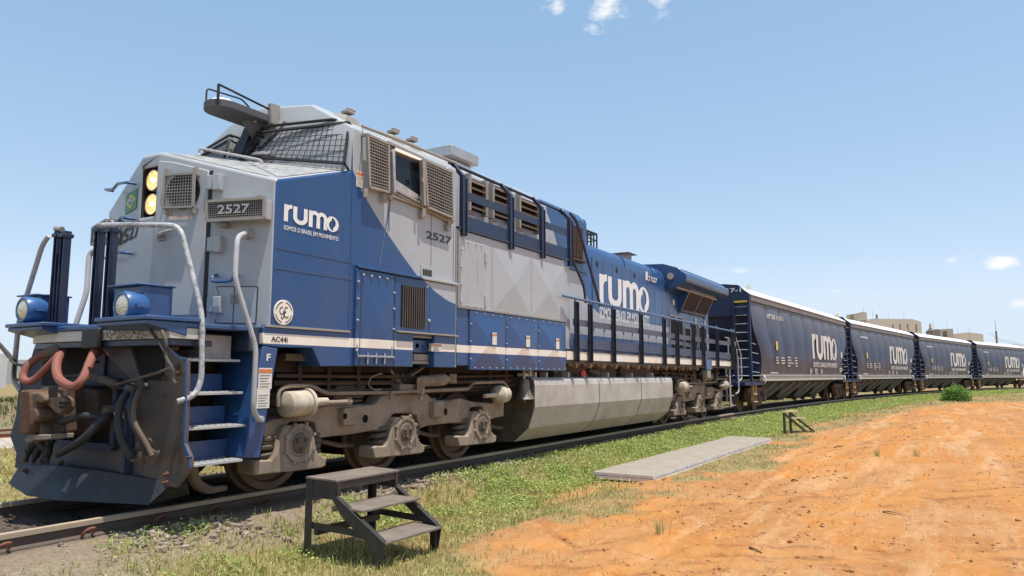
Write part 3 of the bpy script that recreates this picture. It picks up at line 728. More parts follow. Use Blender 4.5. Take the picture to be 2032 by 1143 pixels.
# relief on the first cabinet door: a shallow pyramid pressed in the sheet
def pyramid(mb, x0, x1, z0, z1, y, h, ax=.5, az=.5):
    cx, cz = x0 + (x1 - x0) * ax, z0 + (z1 - z0) * az
    mb.add([(x0, y, z0), (x1, y, z0), (x1, y, z1), (x0, y, z1), (cx, y - h, cz)], [(0, 1, 4), (1, 2, 4), (2, 3, 4), (3, 0, 4)])
py_ = MB(); pyramid(py_, xa + .10, xb - .03, 1.44, 2.38, YS - .037, .018, .5, .52); py_.build('pressed_door', M_livery, cb, recalc=False, smooth=3)
cb2, xc, xd = side_box('side_cabinet', 783.5, 852, zc, 1.80, .03)
jx0, jx1 = P(816, 700, YS).x, P(858, 700, YS).x
bb = MB(); bb.box(xc, jx0, YS - .03, YS + .25, 1.372, 1.797); bb.box(jx1, 8.43, YS - .03, YS + .25, 1.372, 1.797); bb.box(xd + .003, 8.43, YS - .03, YS + .25, 1.80, zc)
bb.build('side_skirt', M_livery, loco, bevel=.008)
jk = MB(); a, b = P(818, 673, 6.0), P(857, 701, 6.0); jk.box(a.x, b.x, 6.02, 6.3, b.z, a.z); jo = jk.build('jacking_pad', M_blue, loco, bevel=.01)
for px in (828, 851):
    h = MB(); c = P(px, 686, 6.017); h.lathe([(.0, 0), (.032, 0)], c, (0, -1, 0), 14); h.build('pad_hole', M_void, jo)
jb = MB(); a, b = P(822, 702, 6.03), P(852, 716, 6.03); jb.box(a.x, b.x, 6.03, 6.25, b.z, a.z); jb.box(a.x - .05, b.x + .05, 6.02, 6.3, b.z - .045, b.z - .003); jb.build('pad_foot', M_steel, jo, bevel=.008)
lg = MB(); lg.box(P(703, 600, YS).x, 8.47, YS - .055, YS + .02, 2.515, 2.55); lg.build('cabinet_ledge', M_livery, loco, bevel=.006)
lg = MB(); lg.box(P(783, 600, YS).x, 8.45, YS - .075, YS + .02, 1.795, 1.815)
lg.build('cabinet_ledge', M_steel, loco, bevel=.004)
gx0, gx1, gz0, gz1 = 7.238, 7.735, 1.868, 2.404
fr = MB(); fr.box(gx0, gx1, YS - .036, YS - .031, gz0, gz1); go = fr.build('vent_grille', M_void, loco)
sl_ = MB()
for i in range(11):
    x = gx0 + (gx1 - gx0) * (i + .5) / 11; sl_.hexa([(x - .012, YS - .05, gz0), (x + .006, YS - .05, gz0), (x + .018, YS - .032, gz0), (x, YS - .032, gz0), (x - .012, YS - .05, gz1), (x + .006, YS - .05, gz1), (x + .018, YS - .032, gz1), (x, YS - .032, gz1)])
sl_.build('grille_slat', mat('grey brown slat', (.10, .085, .07), .7, dirt=(.05, .04, .03), dirt_amt=.6, scale=8), go)
# bolts, latches and thin seams of the cabinet doors
bo = MB(); yb = YS - .04
def bolt(mb, x, z, y=yb, r=.014): mb.lathe([(r, 0), (r, .018), (r * .6, .024), (0, .025)], (x, y, z), (0, -1, 0), 8)
for i in range(4): bolt(bo, xa + .1 + .14 * i, 2.44)
for z in (1.9, 2.15, 2.35, 1.55):
    bolt(bo, xa + .015, z); bolt(bo, xb - .03, z - .07)
for z in (2.42,): bolt(bo, 7.75, z)
bolt(bo, 7.80, 1.98, r=.022)
for x in (xa + .03, xb - .05):
    bo.bar((x, yb - .004, 1.62), (x, yb - .004, 1.50), .012, .01)
bo.bar((xa + .02, yb - .015, 1.49), (xb - .04, yb - .015, 1.49), .02, .02)
for i in range(3): bo.bar((xa + .2 + .15 * i, yb - .012, 1.53), (xa + .2 + .15 * i, yb - .012, 1.40), .02, .015)
bo.build_each('door_bolt', M_tube, cb)
sm = MB()
for x in (xa + .07, xb - .012): sm.box(x, x + .008, YS - .038, YS - .034, 1.39, 2.47)
sm.build_each('door_seam', M_ink, cb)
sticker(866, 690, .22, .10, YS - .03, M_label, M_orange, .004)
sticker(526, 751, .17, .21, band=M_orange); sticker(522, 790, .16, .20)
sidewords('AC44i', 538, 678, 571, 680, 667, M_ink, 'model_lettering', bold=.022)
sidewords('F', 529, 716, 537, 717, 702, M_white, 'end_letter', bold=.02)

# ------------------------------------------------------------------ equipment block behind the cab
xe0, xe1 = 8.50, 11.87
eb = MB(); eb.box(xe0, xe1, YS, YF, 1.40, 3.335); eb.build('equipment_block', M_livery, loco, bevel=.012)
up_ = MB(); x0, x1 = 9.43, 11.84; m_ = (x0 + x1) / 2
pyramid(up_, x0 + .02, m_ - .01, 2.24, 3.20, YS - .003, .034, .5, .47); pyramid(up_, m_ + .01, x1 - .01, 2.24, 3.20, YS - .003, .034, .5, .47)
up_.build_each('pressed_panel', M_livery, loco, recalc=False, smooth=3)
for (a, b) in ((8.80, 9.78), (9.79, 10.82), (10.83, 11.86)):
    pn = MB(); pn.box(a, b, YS - .022, YS + .03, 1.345, 2.205); po = pn.build('lower_door', M_livery, loco, bevel=.006)
    pp = MB(); pyramid(pp, a + .03, b - .03, 1.38, 2.12, YS - .024, .045, .5, .5); pp.build('pressed_door', M_livery, po, recalc=False, smooth=3)
    bt = MB()
    for i in range(5): bolt(bt, a + .12 + (b - a - .2) * i / 4, 1.375, YS - .023, .009)
    for i in range(4): bolt(bt, a + .15 + (b - a - .3) * i / 3, 2.165, YS - .023, .008)
    for z in (1.5, 1.75, 2.0): bolt(bt, a + .012, z, YS - .023, .009)
    bt.build_each('door_bolt', M_tube, po)
    px_ = a + (b - a) * .60
    s = MB(); s.box(px_ - .06, px_ + .06, YS - .072, YS - .067, 1.72, 1.90); so_ = s.build('warning_label', M_label, po); s2 = MB(); s2.box(px_ - .055, px_ + .055, YS - .0745, YS - .0725, 1.855, 1.88); s2.build('label_band', M_orange, so_)
dd = MB(); dd.box(8.565, 9.225, YS - .014, YS + .01, 2.24, 3.20); do = dd.build('grey_door', M_grey, loco, bevel=.005)
hh = MB()
for z in (3.02, 2.36): hh.box(9.19, 9.25, YS - .035, YS, z - .09, z + .09)
hh.build('door_hinge', M_grey, do, bevel=.006)
hb = MB()
for z in (2.3, 2.55, 2.8, 3.05): bolt(hb, 8.58, z, YS - .014, .012)
for x in (8.75, 8.95, 9.1): bolt(hb, x, 3.18, YS - .014, .011); bolt(hb, x, 2.26, YS - .014, .011)
hb.bar((9.0, YS - .016, 2.95), (9.0, YS - .016, 2.6), .006, .006); hb.build_each('door_bolt', M_tube, do)
eg = MB(); eg.box(xe0, xe1 + .02, YS - .03, YS + .02, 2.212, 2.232); eg.box(9.40, 9.408, YS - .003, YS, 2.24, 3.22); eg.box(8.50, 8.53, YS - .02, YS, 2.24, 3.33); eg.build('panel_trim', M_steel, loco)
eg = MB(); eg.box(8.43, 8.505, YS + .01, YS + .05, 1.38, 3.34); eg.build('joint_gap', M_tube, loco)

# upper walkway over the block
ux0, ux1 = 8.50, 12.08
fl_ = MB(); fl_.box(ux0, ux1, YS - .03, 6.52, 3.338, 3.375); fl_.build('upper_walkway', M_navy, loco)
tp = MB(); tp.box(8.62, 12.02, YS - .005, YS + .01, 3.378, 3.565); tp.build('toe_plate', mat('toe plate blue', (.016, .036, .09), .45, dirt=(.05, .06, .08), dirt_amt=.4, scale=3), loco)
rd = MB(); rd.box(8.62, 12.06, YS - .012, YS + .004, 3.80, 3.92); rd.build('mid_rail', M_navy, loco)
tb = MB(); tb.tube([(8.5, 6.12, 4.33), (12.0, 6.12, 4.30), (12.15, 6.12, 4.26)], .026, 8); tb.build('top_rail', M_navy, loco)
for px in (8.60, 9.93, 10.98, 12.06):
    ps = MB(); ps.box(px - .035, px + .035, YS - .05, YS + .02, 3.25, 4.14)
    ps.box(px + .04, px + .055, YS - .07, YS + .02, 3.25, 4.10)
    ps.bar((px, YS - .015, 4.12), (px, 6.12, 4.33), .06, .05, up=(1, 0, 0)); ps.build('rail_post', M_navy, loco, bevel=.006)
lh = MB(); lh.tube([(12.08, YS - .02, 4.24), (12.35, YS - .02, 4.16), (13.3, YS - .03, 2.75), (13.32, YS - .05, 2.62)], .028, 8, .15)
lh.build('stair_rail', M_navy, loco)
lh = MB(); lh.tube([(12.06, YS + .02, 3.45), (12.20, YS + .0, 3.40), (12.62, YS - .03, 2.95), (12.66, YS - .05, 2.62)], .026, 8, .12); lh.build('stair_rail', M_navy, loco)

# upper equipment cabinet with louvred openings
yu = 6.50
uc = MB(); prof = [(yu, 3.37), (yu, 4.46), (6.70, 4.66), (YC, 4.74), (2 * YC - 6.70, 4.66), (2 * YC - yu, 4.46), (2 * YC - yu, 3.37)]
uc.loft([[(8.52, a, b) for a, b in prof], [(14.02, a, b) for a, b in prof]]); uc.build('upper_cabinet', M_upper, loco, bevel=.02)
uw = lambda px, py: P(px, py, yu)
s4 = 3.361
cols = [((158, 238), (256, 280), (256, 480), (156, 452)), ((313, 287), (417, 322), (414, 537), (310, 495)), ((492, 372), (608, 410), (607, 606), (490, 560))]
for q in cols:
    q = [uw(880 + x / s4, 280 + y / s4) for x, y in q]
    x0, x1 = q[0].x, q[1].x; zt_, zb_ = (q[0].z + q[1].z) / 2, (q[2].z + q[3].z) / 2
    lv = MB(); lv.box(x0, x1, yu - .008, yu - .003, zb_, zt_); vo = lv.build('louver_opening', M_void, loco)
    sl = MB()
    for k in range(5):
        z = zb_ + (zt_ - zb_) * (k + .35) / 5; sl.hexa([(x0, yu - .08, z - .03), (x1, yu - .08, z - .03), (x1, yu - .01, z + .03), (x0, yu - .01, z + .03), (x0, yu - .08, z - .012), (x1, yu - .08, z - .012), (x1, yu - .01, z + .048), (x0, yu - .01, z + .048)])
    sl.build('louver_slat', M_brown, vo)
    fm = MB()
    for x in (x0 - .06, x1): fm.box(x, x + .06, yu - .085, yu - .003, zb_ - .05, zt_ + .04)
    zm = (zb_ + zt_) / 2; fm.box(x0, x1, yu - .02, yu - .004, zm - .035, zm + .035) if False else None
    fm.build_each('louver_frame', M_steel, vo)
    tg = MB(); tg.box(x0 + .03, x0 + .22, yu - .006, yu - .003, zb_ - .14, zb_ - .06); to = tg.build('warning_label', M_label, vo); t2 = MB(); t2.box(x0 + .05, x0 + .2, yu - .008, yu - .0065, zb_ - .085, zb_ - .065); t2.build('label_band', M_red, to)
ff = MB()
pyramid(ff, 11.95, 13.1, 3.60, 4.42, yu - .003, .03, .45, .55); ff.build('pressed_panel', M_upper, loco, recalc=False, smooth=3)
ge = MB(); ge.box(13.2, 13.74, yu - .012, yu - .003, 3.64, 4.30); gg = ge.build('end_grille', M_grille, loco)
gr = MB()
for i in range(8): gr.box(13.2 + .54 * i / 8 + .015, 13.2 + .54 * i / 8 + .045, yu - .05, yu - .013, 3.65, 4.29)
gr.box(13.16, 13.8, yu - .09, yu - .003, 3.57, 3.615); gr.build('grille_slat', mat('dark brown slat', (.085, .05, .035), .8, dirt=(.04, .025, .02), dirt_amt=.6, scale=8), gg)
le = MB(); c = (14.08, 6.62, 4.45)
le.lathe([(.045, -.03), (.11, -.03), (.11, .03), (.045, .03), (.045, -.03)], c, (0, -1, 0), 18, caps=False); le.build('lifting_eye', M_navy, loco)
bx = MB(); p = P(925, 322, 6.9); xa_, xb_ = P(896, 325, 6.75).x, P(950, 325, 6.75).x; bx.box(xa_ + .1, xb_ - .12, 6.82, 7.6, 4.62, 4.76)
bx.hexa([(xa_ + .1, 6.84, 4.765), (xb_ - .12, 6.84, 4.765), (xb_ - .12, 7.5, 4.765), (xa_ + .1, 7.5, 4.765), (xa_, 6.75, 4.80), (xb_, 6.75, 4.80), (xb_, 7.6, 4.80), (xa_, 7.6, 4.80)]); bx.box(xa_, xb_, 6.75, 7.6, 4.803, 4.97); bx.build('air_intake', mat('bare metal', (.52, .51, .49), .35, metal=.7, dirt=(.3, .28, .26), dirt_amt=.5, scale=6), loco, bevel=.01)
# blue end of the block, between the stairs and the hood
en = MB(); en.loft([[(11.875, YS + .01, z), (12.16, YS + .04, z), (12.30, 6.35, z), (12.30, YF - .4, z), (11.875, YF - .01, z)] for z in (1.72, 3.25)]); en.build('block_end', M_grey, loco, bevel=.01)
ib = MB(); ib.box(12.3, 14.05, 6.52, 2 * YC - 6.52, 1.74, 3.38); ib.build('inner_cabinet', M_hood, loco, bevel=.01)
# wall lamp and hooks by the first post
wl = MB(); wl.box(8.52, 8.60, 6.15, 6.4, 3.95, 4.15); wl.build('wall_lamp', M_blue, loco, bevel=.01)

# ------------------------------------------------------------------ long hood
yh = 6.55; hx0, hx1 = 14.06, 19.0
hp = [(yh, 1.74), (yh, 3.90), (yh + .06, 4.02), (yh + .18, 4.10), (YC, 4.16)]
hp = hp + [(2 * YC - a, b) for a, b in hp[-2::-1]]
hd = MB(); hd.loft([[(hx0, a, b) for a, b in hp], [(hx1, a, b) for a, b in hp]]); ho_ = hd.build('hood', M_hood, loco, bevel=.012)
for i, x in enumerate([14.35 + .55 * k for k in range(9)]):
    d = MB(); d.box(x, x + .535, yh - .014, yh + .004, 1.80, 3.80); dr = d.build('hood_door', M_hood, loco, bevel=.005)
    l_ = MB()
    if i % 2 == 0:
        l_.box(x + .20, x + .30, yh - .022, yh - .0145, 3.60, 3.73)
        l_.box(x + .235, x + .265, yh - .032, yh - .0225, 3.62, 3.70)
    l_.box(x + .02, x + .035, yh - .03, yh - .0145, 2.2, 2.4); l_.build('door_latch', M_ink, dr)
hj = MB()
for x in (16.2, 18.1):
    r0 = [(x, a - .012 if a < YC else a + .012, b + (.012 if b > 2 else 0)) for a, b in hp]; r1 = [(x + .05, b, c) for a, b, c in r0]; hj.loft([r0, r1])
hj.build('hood_joint', M_blue, loco)
side_logo(1190, 541, 603, 1288, yh - .012, 608, 632)
t = P(1281, 551, yh - .016); sidewords('2527', 1287, 557, 1304, 560, 547, M_white, Y=yh - .012, bold=.02)
s = MB(); s.box(t.x, t.x + .16, t.y - .002, t.y, t.z - .05, t.z + .16); s.build('warning_label', M_label, loco)
cg = MB(); gx, gy0, gy1, gz = 14.3, 6.85, 7.7, 4.12
cw = 1.0
for (a, b) in (((gx, gy0), (gx + cw, gy0)), ((gx + cw, gy0), (gx + cw, gy1)), ((gx + cw, gy1), (gx, gy1)), ((gx, gy1), (gx, gy0))):
    for k in range(7):
        x_ = a[0] + (b[0] - a[0]) * k / 6; y_ = a[1] + (b[1] - a[1]) * k / 6; cg.box(x_ - .02, x_ + .02, y_ - .01, y_ + .01, gz, gz + .34)
    cg.bar((*a, gz + .35), (*b, gz + .35), .04, .03); cg.bar((*a, gz + .2), (*b, gz + .2), .02, .02)
for k in range(1, 6): cg.bar((gx + cw * k / 6, gy0, gz + .35), (gx + cw * k / 6, gy1, gz + .35), .03, .02)
cg.build('exhaust_cage', M_black, loco)
st = MB(); p = P(1242, 505, 7.2); st.cyl((p.x, 7.3, 4.1), (p.x, 7.3, 4.40), .24, n=20); st.box(p.x - .3, p.x + .3, 7.0, 7.6, 4.40, 4.425); st.build('exhaust_stack', M_steel, loco, bevel=.012)

# ------------------------------------------------------------------ radiator end
rx0, rx1 = 19.05, 23.35
wing = [(yh, 3.50), (YS + .02, 3.74), (YS, 3.80), (YS, 3.93), (6.22, 4.14), (6.6, 4.26), (YC, 4.30)]
wing = wing + [(2 * YC - a, b) for a, b in wing[-2::-1]]
wg = MB(); wg.loft([[(rx0, a, b) for a, b in wing], [(rx1, a, b) for a, b in wing]]); wo2 = wg.build('radiator_wing', M_blue, loco, bevel=.012)
rv = MB()
for k in range(26):
    x = rx0 + .5 + (rx1 - rx0 - .6) * k / 25
    for (y, z) in ((6.16, 4.095), (5.985, 3.945)):
        rv.lathe([(.013, 0), (.011, .012), (0, .014)], (x, y, z), (0, -.62, .78), 6)
rv.build('rivet', M_navy, wo2)
lb = MB(); lb.loft([[(rx0, yh, 1.74), (rx0, yh, 3.50), (rx0, 2 * YC - yh, 3.50), (rx0, 2 * YC - yh, 1.74)], [(rx1 - .3, yh, 1.74), (rx1 - .3, yh, 3.50), (rx1 - .3, 2 * YC - yh, 3.50), (rx1 - .3, 2 * YC - yh, 1.74)]]); lb.build('radiator_cab', M_hood, loco, bevel=.012)
sb = MB(); sb.hexa([(19.9, 6.0, 3.70), (22.9, 6.0, 3.70), (22.9, 6.08, 3.70), (19.9, 6.08, 3.70), (19.9, 6.0, 3.755), (22.9, 6.0, 3.755), (22.9, 6.08, 3.755), (19.9, 6.08, 3.755)]) if False else sb.bar((19.1, 6.25, 3.60), (22.9, 6.25, 3.60), .06, .05); sb.build('wing_rib', M_steel, loco)
qs = [P(1363, 569, 6.15), P(1419, 589, 6.15), P(1407, 620, yh - .05), P(1352, 607, yh - .05)]
qs = [Vector((20.15, 6.20, 3.66)), Vector((22.55, 6.20, 3.66)), Vector((22.55, yh - .06, 3.08)), Vector((20.15, yh - .06, 3.08))]
nr_ = (qs[1] - qs[0]).cross(qs[3] - qs[0]).normalized(); nr_ = nr_ if nr_.y < 0 else -nr_
sc_ = MB(); sc_.prism(qs, -nr_ * .05); so2 = sc_.build('radiator_screen', M_grille, loco)
sf = MB()
for i in range(4): sf.bar(qs[i], qs[(i + 1) % 4], .07, .03, up=nr_)
sf.bar(lerp(qs[0], qs[1], .5), lerp(qs[3], qs[2], .5), .06, .035, up=nr_)
for i in range(8):
    for a, b in ((qs[0], qs[1]), (qs[3], qs[2])): sf.sphere(lerp(a, b, (i + .5) / 8) + nr_ * .015, .014, 6, 4)
sf.prism([qs[0] + Vector((-.01, 0, 0)), Vector((20.14, yh, 3.5)), Vector((20.14, yh, 2.95)), qs[3] + Vector((-.01, 0, 0))], (-.03, 0, 0)); sf.prism([qs[1], Vector((22.56, yh, 3.5)), Vector((22.56, yh, 2.95)), qs[2]], (.03, 0, 0)); sf.build('screen_frame', M_blue, so2)
for (x, w_, z0, z1) in ((19.35, .46, 2.22, 2.86), (19.95, .46, 2.22, 2.86), (20.6, .5, 2.2, 2.6), (21.3, .4, 1.9, 2.75), (21.95, .3, 1.9, 2.7), (22.4, .3, 1.9, 2.7), (19.35, .46, 1.78, 2.1), (19.95, .46, 1.78, 2.1), (20.6, .5, 1.78, 2.08)):
    g = MB(); g.box(x, x + w_, yh - .012, yh - .004, z0, z1); go = g.build('equipment_screen', M_grille, loco)
    f = MB(); f.box(x - .05, x, yh - .03, yh + .0, z0 - .05, z1 + .05); f.box(x + w_, x + w_ + .05, yh - .03, yh, z0 - .05, z1 + .05); f.box(x, x + w_, yh - .029, yh, z1, z1 + .05); f.build('screen_frame', M_tube, go)
for px, py in ((1398, 632), (1403, 634)):
    pass
hw = MB(); c = Vector((21.15, yh - .14, 2.25)); 
ring = [c + Vector((math.cos(a) * .17, 0, math.sin(a) * .17)) for a in [2 * math.pi * k / 20 for k in range(21)]]; hw.tube(ring, .018, 6)
for a in (0, 2.1, 4.2): hw.tube([c, c + Vector((math.cos(a) * .17, 0, math.sin(a) * .17))], .012, 6)
hw.cyl(c, c + Vector((0, .14, 0)), .03); hw.build('hand_brake_wheel', M_navy, loco)
for x, z in ((21.6, 2.88), (22.55, 2.86), (19.6, 3.26)):
    s = MB(); s.box(x, x + .16, yh - .016, yh - .013, z - .07, z + .07); s.build('warning_label', M_label, loco)
lp = MB(); c = P(1331, 549, 6.4); lp.cyl(c, c + Vector((-.12, -.03, 0)), .07, .09); lp.bar(c, c + Vector((.1, .15, 0)), .05, .05); lp.build('marker_lamp', M_steel, loco)

# ------------------------------------------------------------------ rear running board, railing, end
rb0, rb1 = 11.88, 23.55
dk = MB(); dk.box(rb0, rb1, YS - .03, YF + .03, 1.70, 1.74); dk.build('running_board', M_navy, loco)
ss = MB(); ss.box(rb0, rb1, YS - .035, YS + .03, 1.545, 1.697); ss.box(rb0, rb1, YF - .03, YF + .035, 1.545, 1.697); ss.build('sill_stripe', M_cream, loco)
ss = MB(); ss.box(rb0, rb1, YS - .02, YS + .2, 1.48, 1.543); ss.box(rb0, rb1, YF - .2, YF + .02, 1.48, 1.543); ss.build('lower_sill', M_truckdark, loco)
yr = YS - .08
hr = MB(); hr.tube([(11.65, yr, 2.665), (23.5, yr, 2.625)], .024, 8)
xs = [12.15, 12.74, 13.85, 15.39, 16.9, 17.87, 19.2, 20.08, 21.48, 23.15, 23.46]
for x in xs: hr.sphere((x, yr, 2.66), .034, 8, 5)
hr.build('hand_rail', mat('rail blue', (.10, .17, .30), .35, dirt=(.05, .06, .08), dirt_amt=.4, scale=8), loco)
for x in xs:
    ps = MB(); ps.box(x - .032, x + .03, yr - .015, yr + .02, 1.50, 2.62); ps.box(x + .03, x + .042, yr - .06, yr + .02, 1.50, 2.60); ps.build('rail_post', M_post, loco, bevel=.004)
mb_ = MB(); mb_.box(12.1, 23.46, yr + .022, yr + .034, 2.17, 2.29); mb_.build('mid_rail', mat('grey blue plate', (.075, .085, .12), .45, dirt=(.2, .16, .13), dirt_amt=.4, scale=4), loco)
tp = MB(); tp.box(12.1, 23.46, yr + .022, yr + .034, 1.76, 1.94); tp.build('toe_plate', mat('grey blue toe plate', (.05, .07, .125), .45, dirt=(.10, .10, .12), dirt_amt=.4, scale=3), loco)
# angle brackets below the running board
ab = MB()
for k in range(13):
    x = 12.2 + .62 * k; ab.box(x, x + .05, YS - .06, YS + .12, 1.40, 1.478); ab.box(x - .18, x + .3, YS + .0, YS + .03, 1.44, 1.475)
ab.build('board_bracket', mat('rusty bracket', (.22, .13, .075), .8, dirt=(.1, .06, .04), dirt_amt=.6, scale=9), loco)
je = MB(); a = P(1406, 718, YS - .04); je.box(a.x - .28, a.x + .28, YS - .06, YS + .1, 1.42, 1.70); jo2 = je.build('jacking_pad', M_blue, loco, bevel=.012)
jf = MB(); jf.box(a.x - .16, a.x + .16, YS - .05, YS + .1, 1.2, 1.417); jf.build('pad_foot', M_steel, jo2, bevel=.008)
er = MB(); er.tube([(23.25, 6.1, 2.44), (23.75, 6.1, 2.44), (23.95, 6.1, 2.2)], .02, 6, .1); er.tube([(23.6, 6.1, 2.44), (23.6, 6.1, 1.75)], .02, 6); er.tube([(23.3, 6.1, 1.95), (23.6, 6.1, 1.95)], .016, 6); er.build('end_rail', M_tube, loco)
r1 = MB(); r1.tube([(23.6, YS - .10, 2.45), (23.95, YS - .16, 1.95), (23.95, YS - .16, 1.15), (23.62, YS - .1, 1.05)], .022, 6, .1); r1.build('stair_rail', M_chip, loco)
r1 = MB(); r1.tube([(23.45, YS - .10, 2.3), (23.62, YS - .14, 1.8), (23.62, YS - .14, .75), (23.35, YS - .1, .7)], .022, 6, .1); r1.build('stair_rail', M_chip, loco)
sp = MB(); sp.bar((23.3, YS + .05, 1.48), (23.3, YS + .05, .30), .05, .05); sp.bar((24.0, YS + .05, 1.48), (24.0, YS + .05, .30), .05, .05) if False else None
sp.build('stair_post', M_tube, loco)
for z in (.32, .62, .92, 1.22):
    s = MB(); s.box(23.3, 23.85, YS + (.02 + .12 * (z - .3)), YS + .3 + .12 * (z - .3), z, z + .03); s.build('step', M_steel, loco)
rp = MB(); rp.box(23.55, 23.75, 6.2, 2 * YC - 6.2, .45, 1.70); rp.build('rear_plate', M_navy, loco, bevel=.01)
rc = MB(); rc.box(23.75, 24.75, YC - .12, YC + .12, .72, .95); rc.box(24.6, 25.0, YC - .2, YC + .2, .66, 1.0); rc.build('coupler', M_rust, loco, bevel=.03)
# ------------------------------------------------------------------ front end: deck, anticlimber band, pilot plate, plow
XB = 4.12
dk = MB(); dk.prism([(4.12, 6.02, 1.70), (4.06, 6.5, 1.70), (4.02, YC, 1.70), (4.06, 8.40, 1.70), (4.30, 8.62, 1.70), (5.25, 8.62, 1.70), (5.25, 6.02, 1.70)], (0, 0, .05)); dk.build('front_deck', M_blue, loco, bevel=.012)
bd = MB()
z0, z1 = 1.595, 1.697
ol = [(4.13, 6.03), (4.075, 6.5), (4.04, YC), (4.075, 8.20), (4.16, 8.40)]
bd.prism([(a, b, z0) for a, b in ol] + [(4.5, 8.40, z0), (4.5, 6.03, z0)], (0, 0, z1 - z0)); bd.build('buffer_band', M_band, loco, bevel=.006)
be = MB(); be.prism([(a + .02, b * .995 + .005 * YC, z0 - .06) for a, b in ol] + [(4.6, 8.36, z0 - .06), (4.6, 6.06, z0 - .06)], (0, 0, .057)); be.build('buffer_beam', M_navy, loco, bevel=.006)
ms = MB(); c = Q(181, 668, 4.03); ms.box(4.01, 4.06, c.y - .14, c.y + .14, 1.52, 1.712); ms.build('cable_socket', M_black, loco, bevel=.015)
# brackets that carry the ditch lights
for (pa, pb) in (((201, 640), (305, 640)), ((24, 648), (96, 648))):
    a, b = Q(*pa, 3.95), Q(*pb, 3.95); zt = (a.z + b.z) / 2 + .0
    y0, y1 = min(a.y, b.y), max(a.y, b.y)
    br_ = MB(); br_.box(3.88, 4.45, y0, y1, 1.752, 1.79)
    br_.hexa([(3.90, y0 + .02, 1.715), (4.3, y0 + .02, 1.62), (4.3, y1 - .02, 1.62), (3.90, y1 - .02, 1.715), (3.90, y0 + .02, 1.75), (4.3, y0 + .02, 1.75), (4.3, y1 - .02, 1.75), (3.90, y1 - .02, 1.75)]); br_.build('lamp_bracket', M_blue, loco, bevel=.008)
t = NT('ditch lamp glass'); t.base((.75, .66, .50)); t.rough(.12)
v = t.n('ShaderNodeTexVoronoi'); v.inputs['Scale'].default_value = 55; t.l(t.obj(), v.inputs[0]); t.bump(v.outputs['Distance'], .6, .01); t.b.inputs['Metallic'].default_value = .55; M_ditch = t.m
M_lampblue = mat('lamp blue', (.032, .105, .27), .38, coat=.3)
for (bx, cx) in ((((231, 570), (301, 637)), (240, 606)), (((50, 582), (93, 642)), (43, 614))):
    a, b = Q(*bx[0], 4.15), Q(*bx[1], 4.15); y0, y1 = min(a.y, b.y), max(a.y, b.y)
    yb0 = y0 + .10
    b_ = MB(); b_.box(4.12, 4.42, yb0, y1 - .02, 1.79, 2.10); b_.box(4.06, 4.44, yb0 - .02, y1, 2.10, 2.118); bo_ = b_.build('ditch_light', M_blue, loco, bevel=.01)
    c = Q(*cx, 3.95); r = .125
    h = MB(); h.lathe([(r * .9, .21), (r * 1.06, .16), (r * 1.1, .08), (r * 1.08, .02), (r * 1.0, 0), (r * .84, 0), (r * .82, .03), (.0, .05)], (3.95, c.y, c.z), (1, 0, 0), 28)
    h.bar((4.0, c.y - r * 1.1, c.z), (4.1, c.y - r * 1.1, c.z), .07, .03); h.bar((4.0, c.y + r * 1.1, c.z), (4.1, c.y + r * 1.1, c.z), .07, .03)
    h.build('lamp_housing', M_lampblue, bo_)
    g = MB(); g.lathe([(0, -.022), (r * .5, -.016), (r * .83, .005)], (3.955, c.y, c.z), (1, 0, 0), 24); g.build('lens', M_ditch, bo_)
# channel posts of the front gates
for px in (104, 117, 190, 215):
    t_ = Q(px + (9 if px < 150 else 4), 447 if px > 150 else 458, 4.16); b_ = 1.752
    p = MB(); y = t_.y
    p.box(4.15, 4.23, y - .037, y - .024, b_, t_.z); p.box(4.15, 4.23, y + .024, y + .037, b_, t_.z); p.box(4.21, 4.232, y - .024, y + .024, b_, t_.z)
    p.box(4.13, 4.25, y - .044, y + .044, t_.z - .07, t_.z - .03)
    p.build('gate_post', M_navy, loco, bevel=.004)
gb = MB(); ya = Q(113, 458, 4.16).y; gb.tube([(4.18, ya - .06, 2.80), (4.18, ya + .06, 2.82)], .03, 8); gb.build('post_clamp', M_steel, loco)
# handrails
hr = MB(); a = Q(195, 447, 4.12); X_ = lambda px, py, Y: P(px, py, Y)
hr.tube([a, Q(240, 446, 4.14), X_(357, 447, 6.30), X_(401, 622, 6.02), X_(400, 755, 5.97), X_(386, 786, 5.96), X_(352, 797, 6.02)], .026, 10, .12); hr.build('hand_rail', M_chip, loco)
hr = MB(); hr.tube([FRp(490, 465, .0), FRp(486, 463, .16), X_(471, 470, 6.02), X_(466, 552, 5.96), X_(508, 690, 5.86), X_(502, 815, 5.86), X_(514, 834, 5.90), X_(520, 832, 5.97)], .026, 10, .09)
hr.bar(FRp(490, 456, .03), FRp(491, 473, .03), .08, .06, up=n1_); hr.bar(X_(514, 826, 5.94), X_(514, 837, 5.94), .07, .06); hr.build('hand_rail', M_tube, loco)
hr = MB(); hr.tube([Q(97, 468, 4.2), Q(84, 486, 4.2), Q(52, 590, 4.2), Q(37, 640, 4.2), Q(26, 755, 4.25), Q(40, 775, 4.3)], .026, 10, .1); hr.build('hand_rail', M_tube, loco)
hr = MB(); hr.tube([Q(193, 493, 4.9), Q(177, 503, 4.85), Q(172, 580, 4.8), Q(150, 645, 4.7)], .03, 10, .08); hr.build('hand_rail', M_tube, loco)
# pilot plate
pr = [(335, 646), (333, 672), (338, 689), (350, 702), (359, 710), (372, 713), (371, 800), (367.5, 881), (379, 909), (379, 928), (350, 968)]
R_ = [Q(px, py, 4.30) for px, py in pr]; L_ = [mir(v) for v in R_]
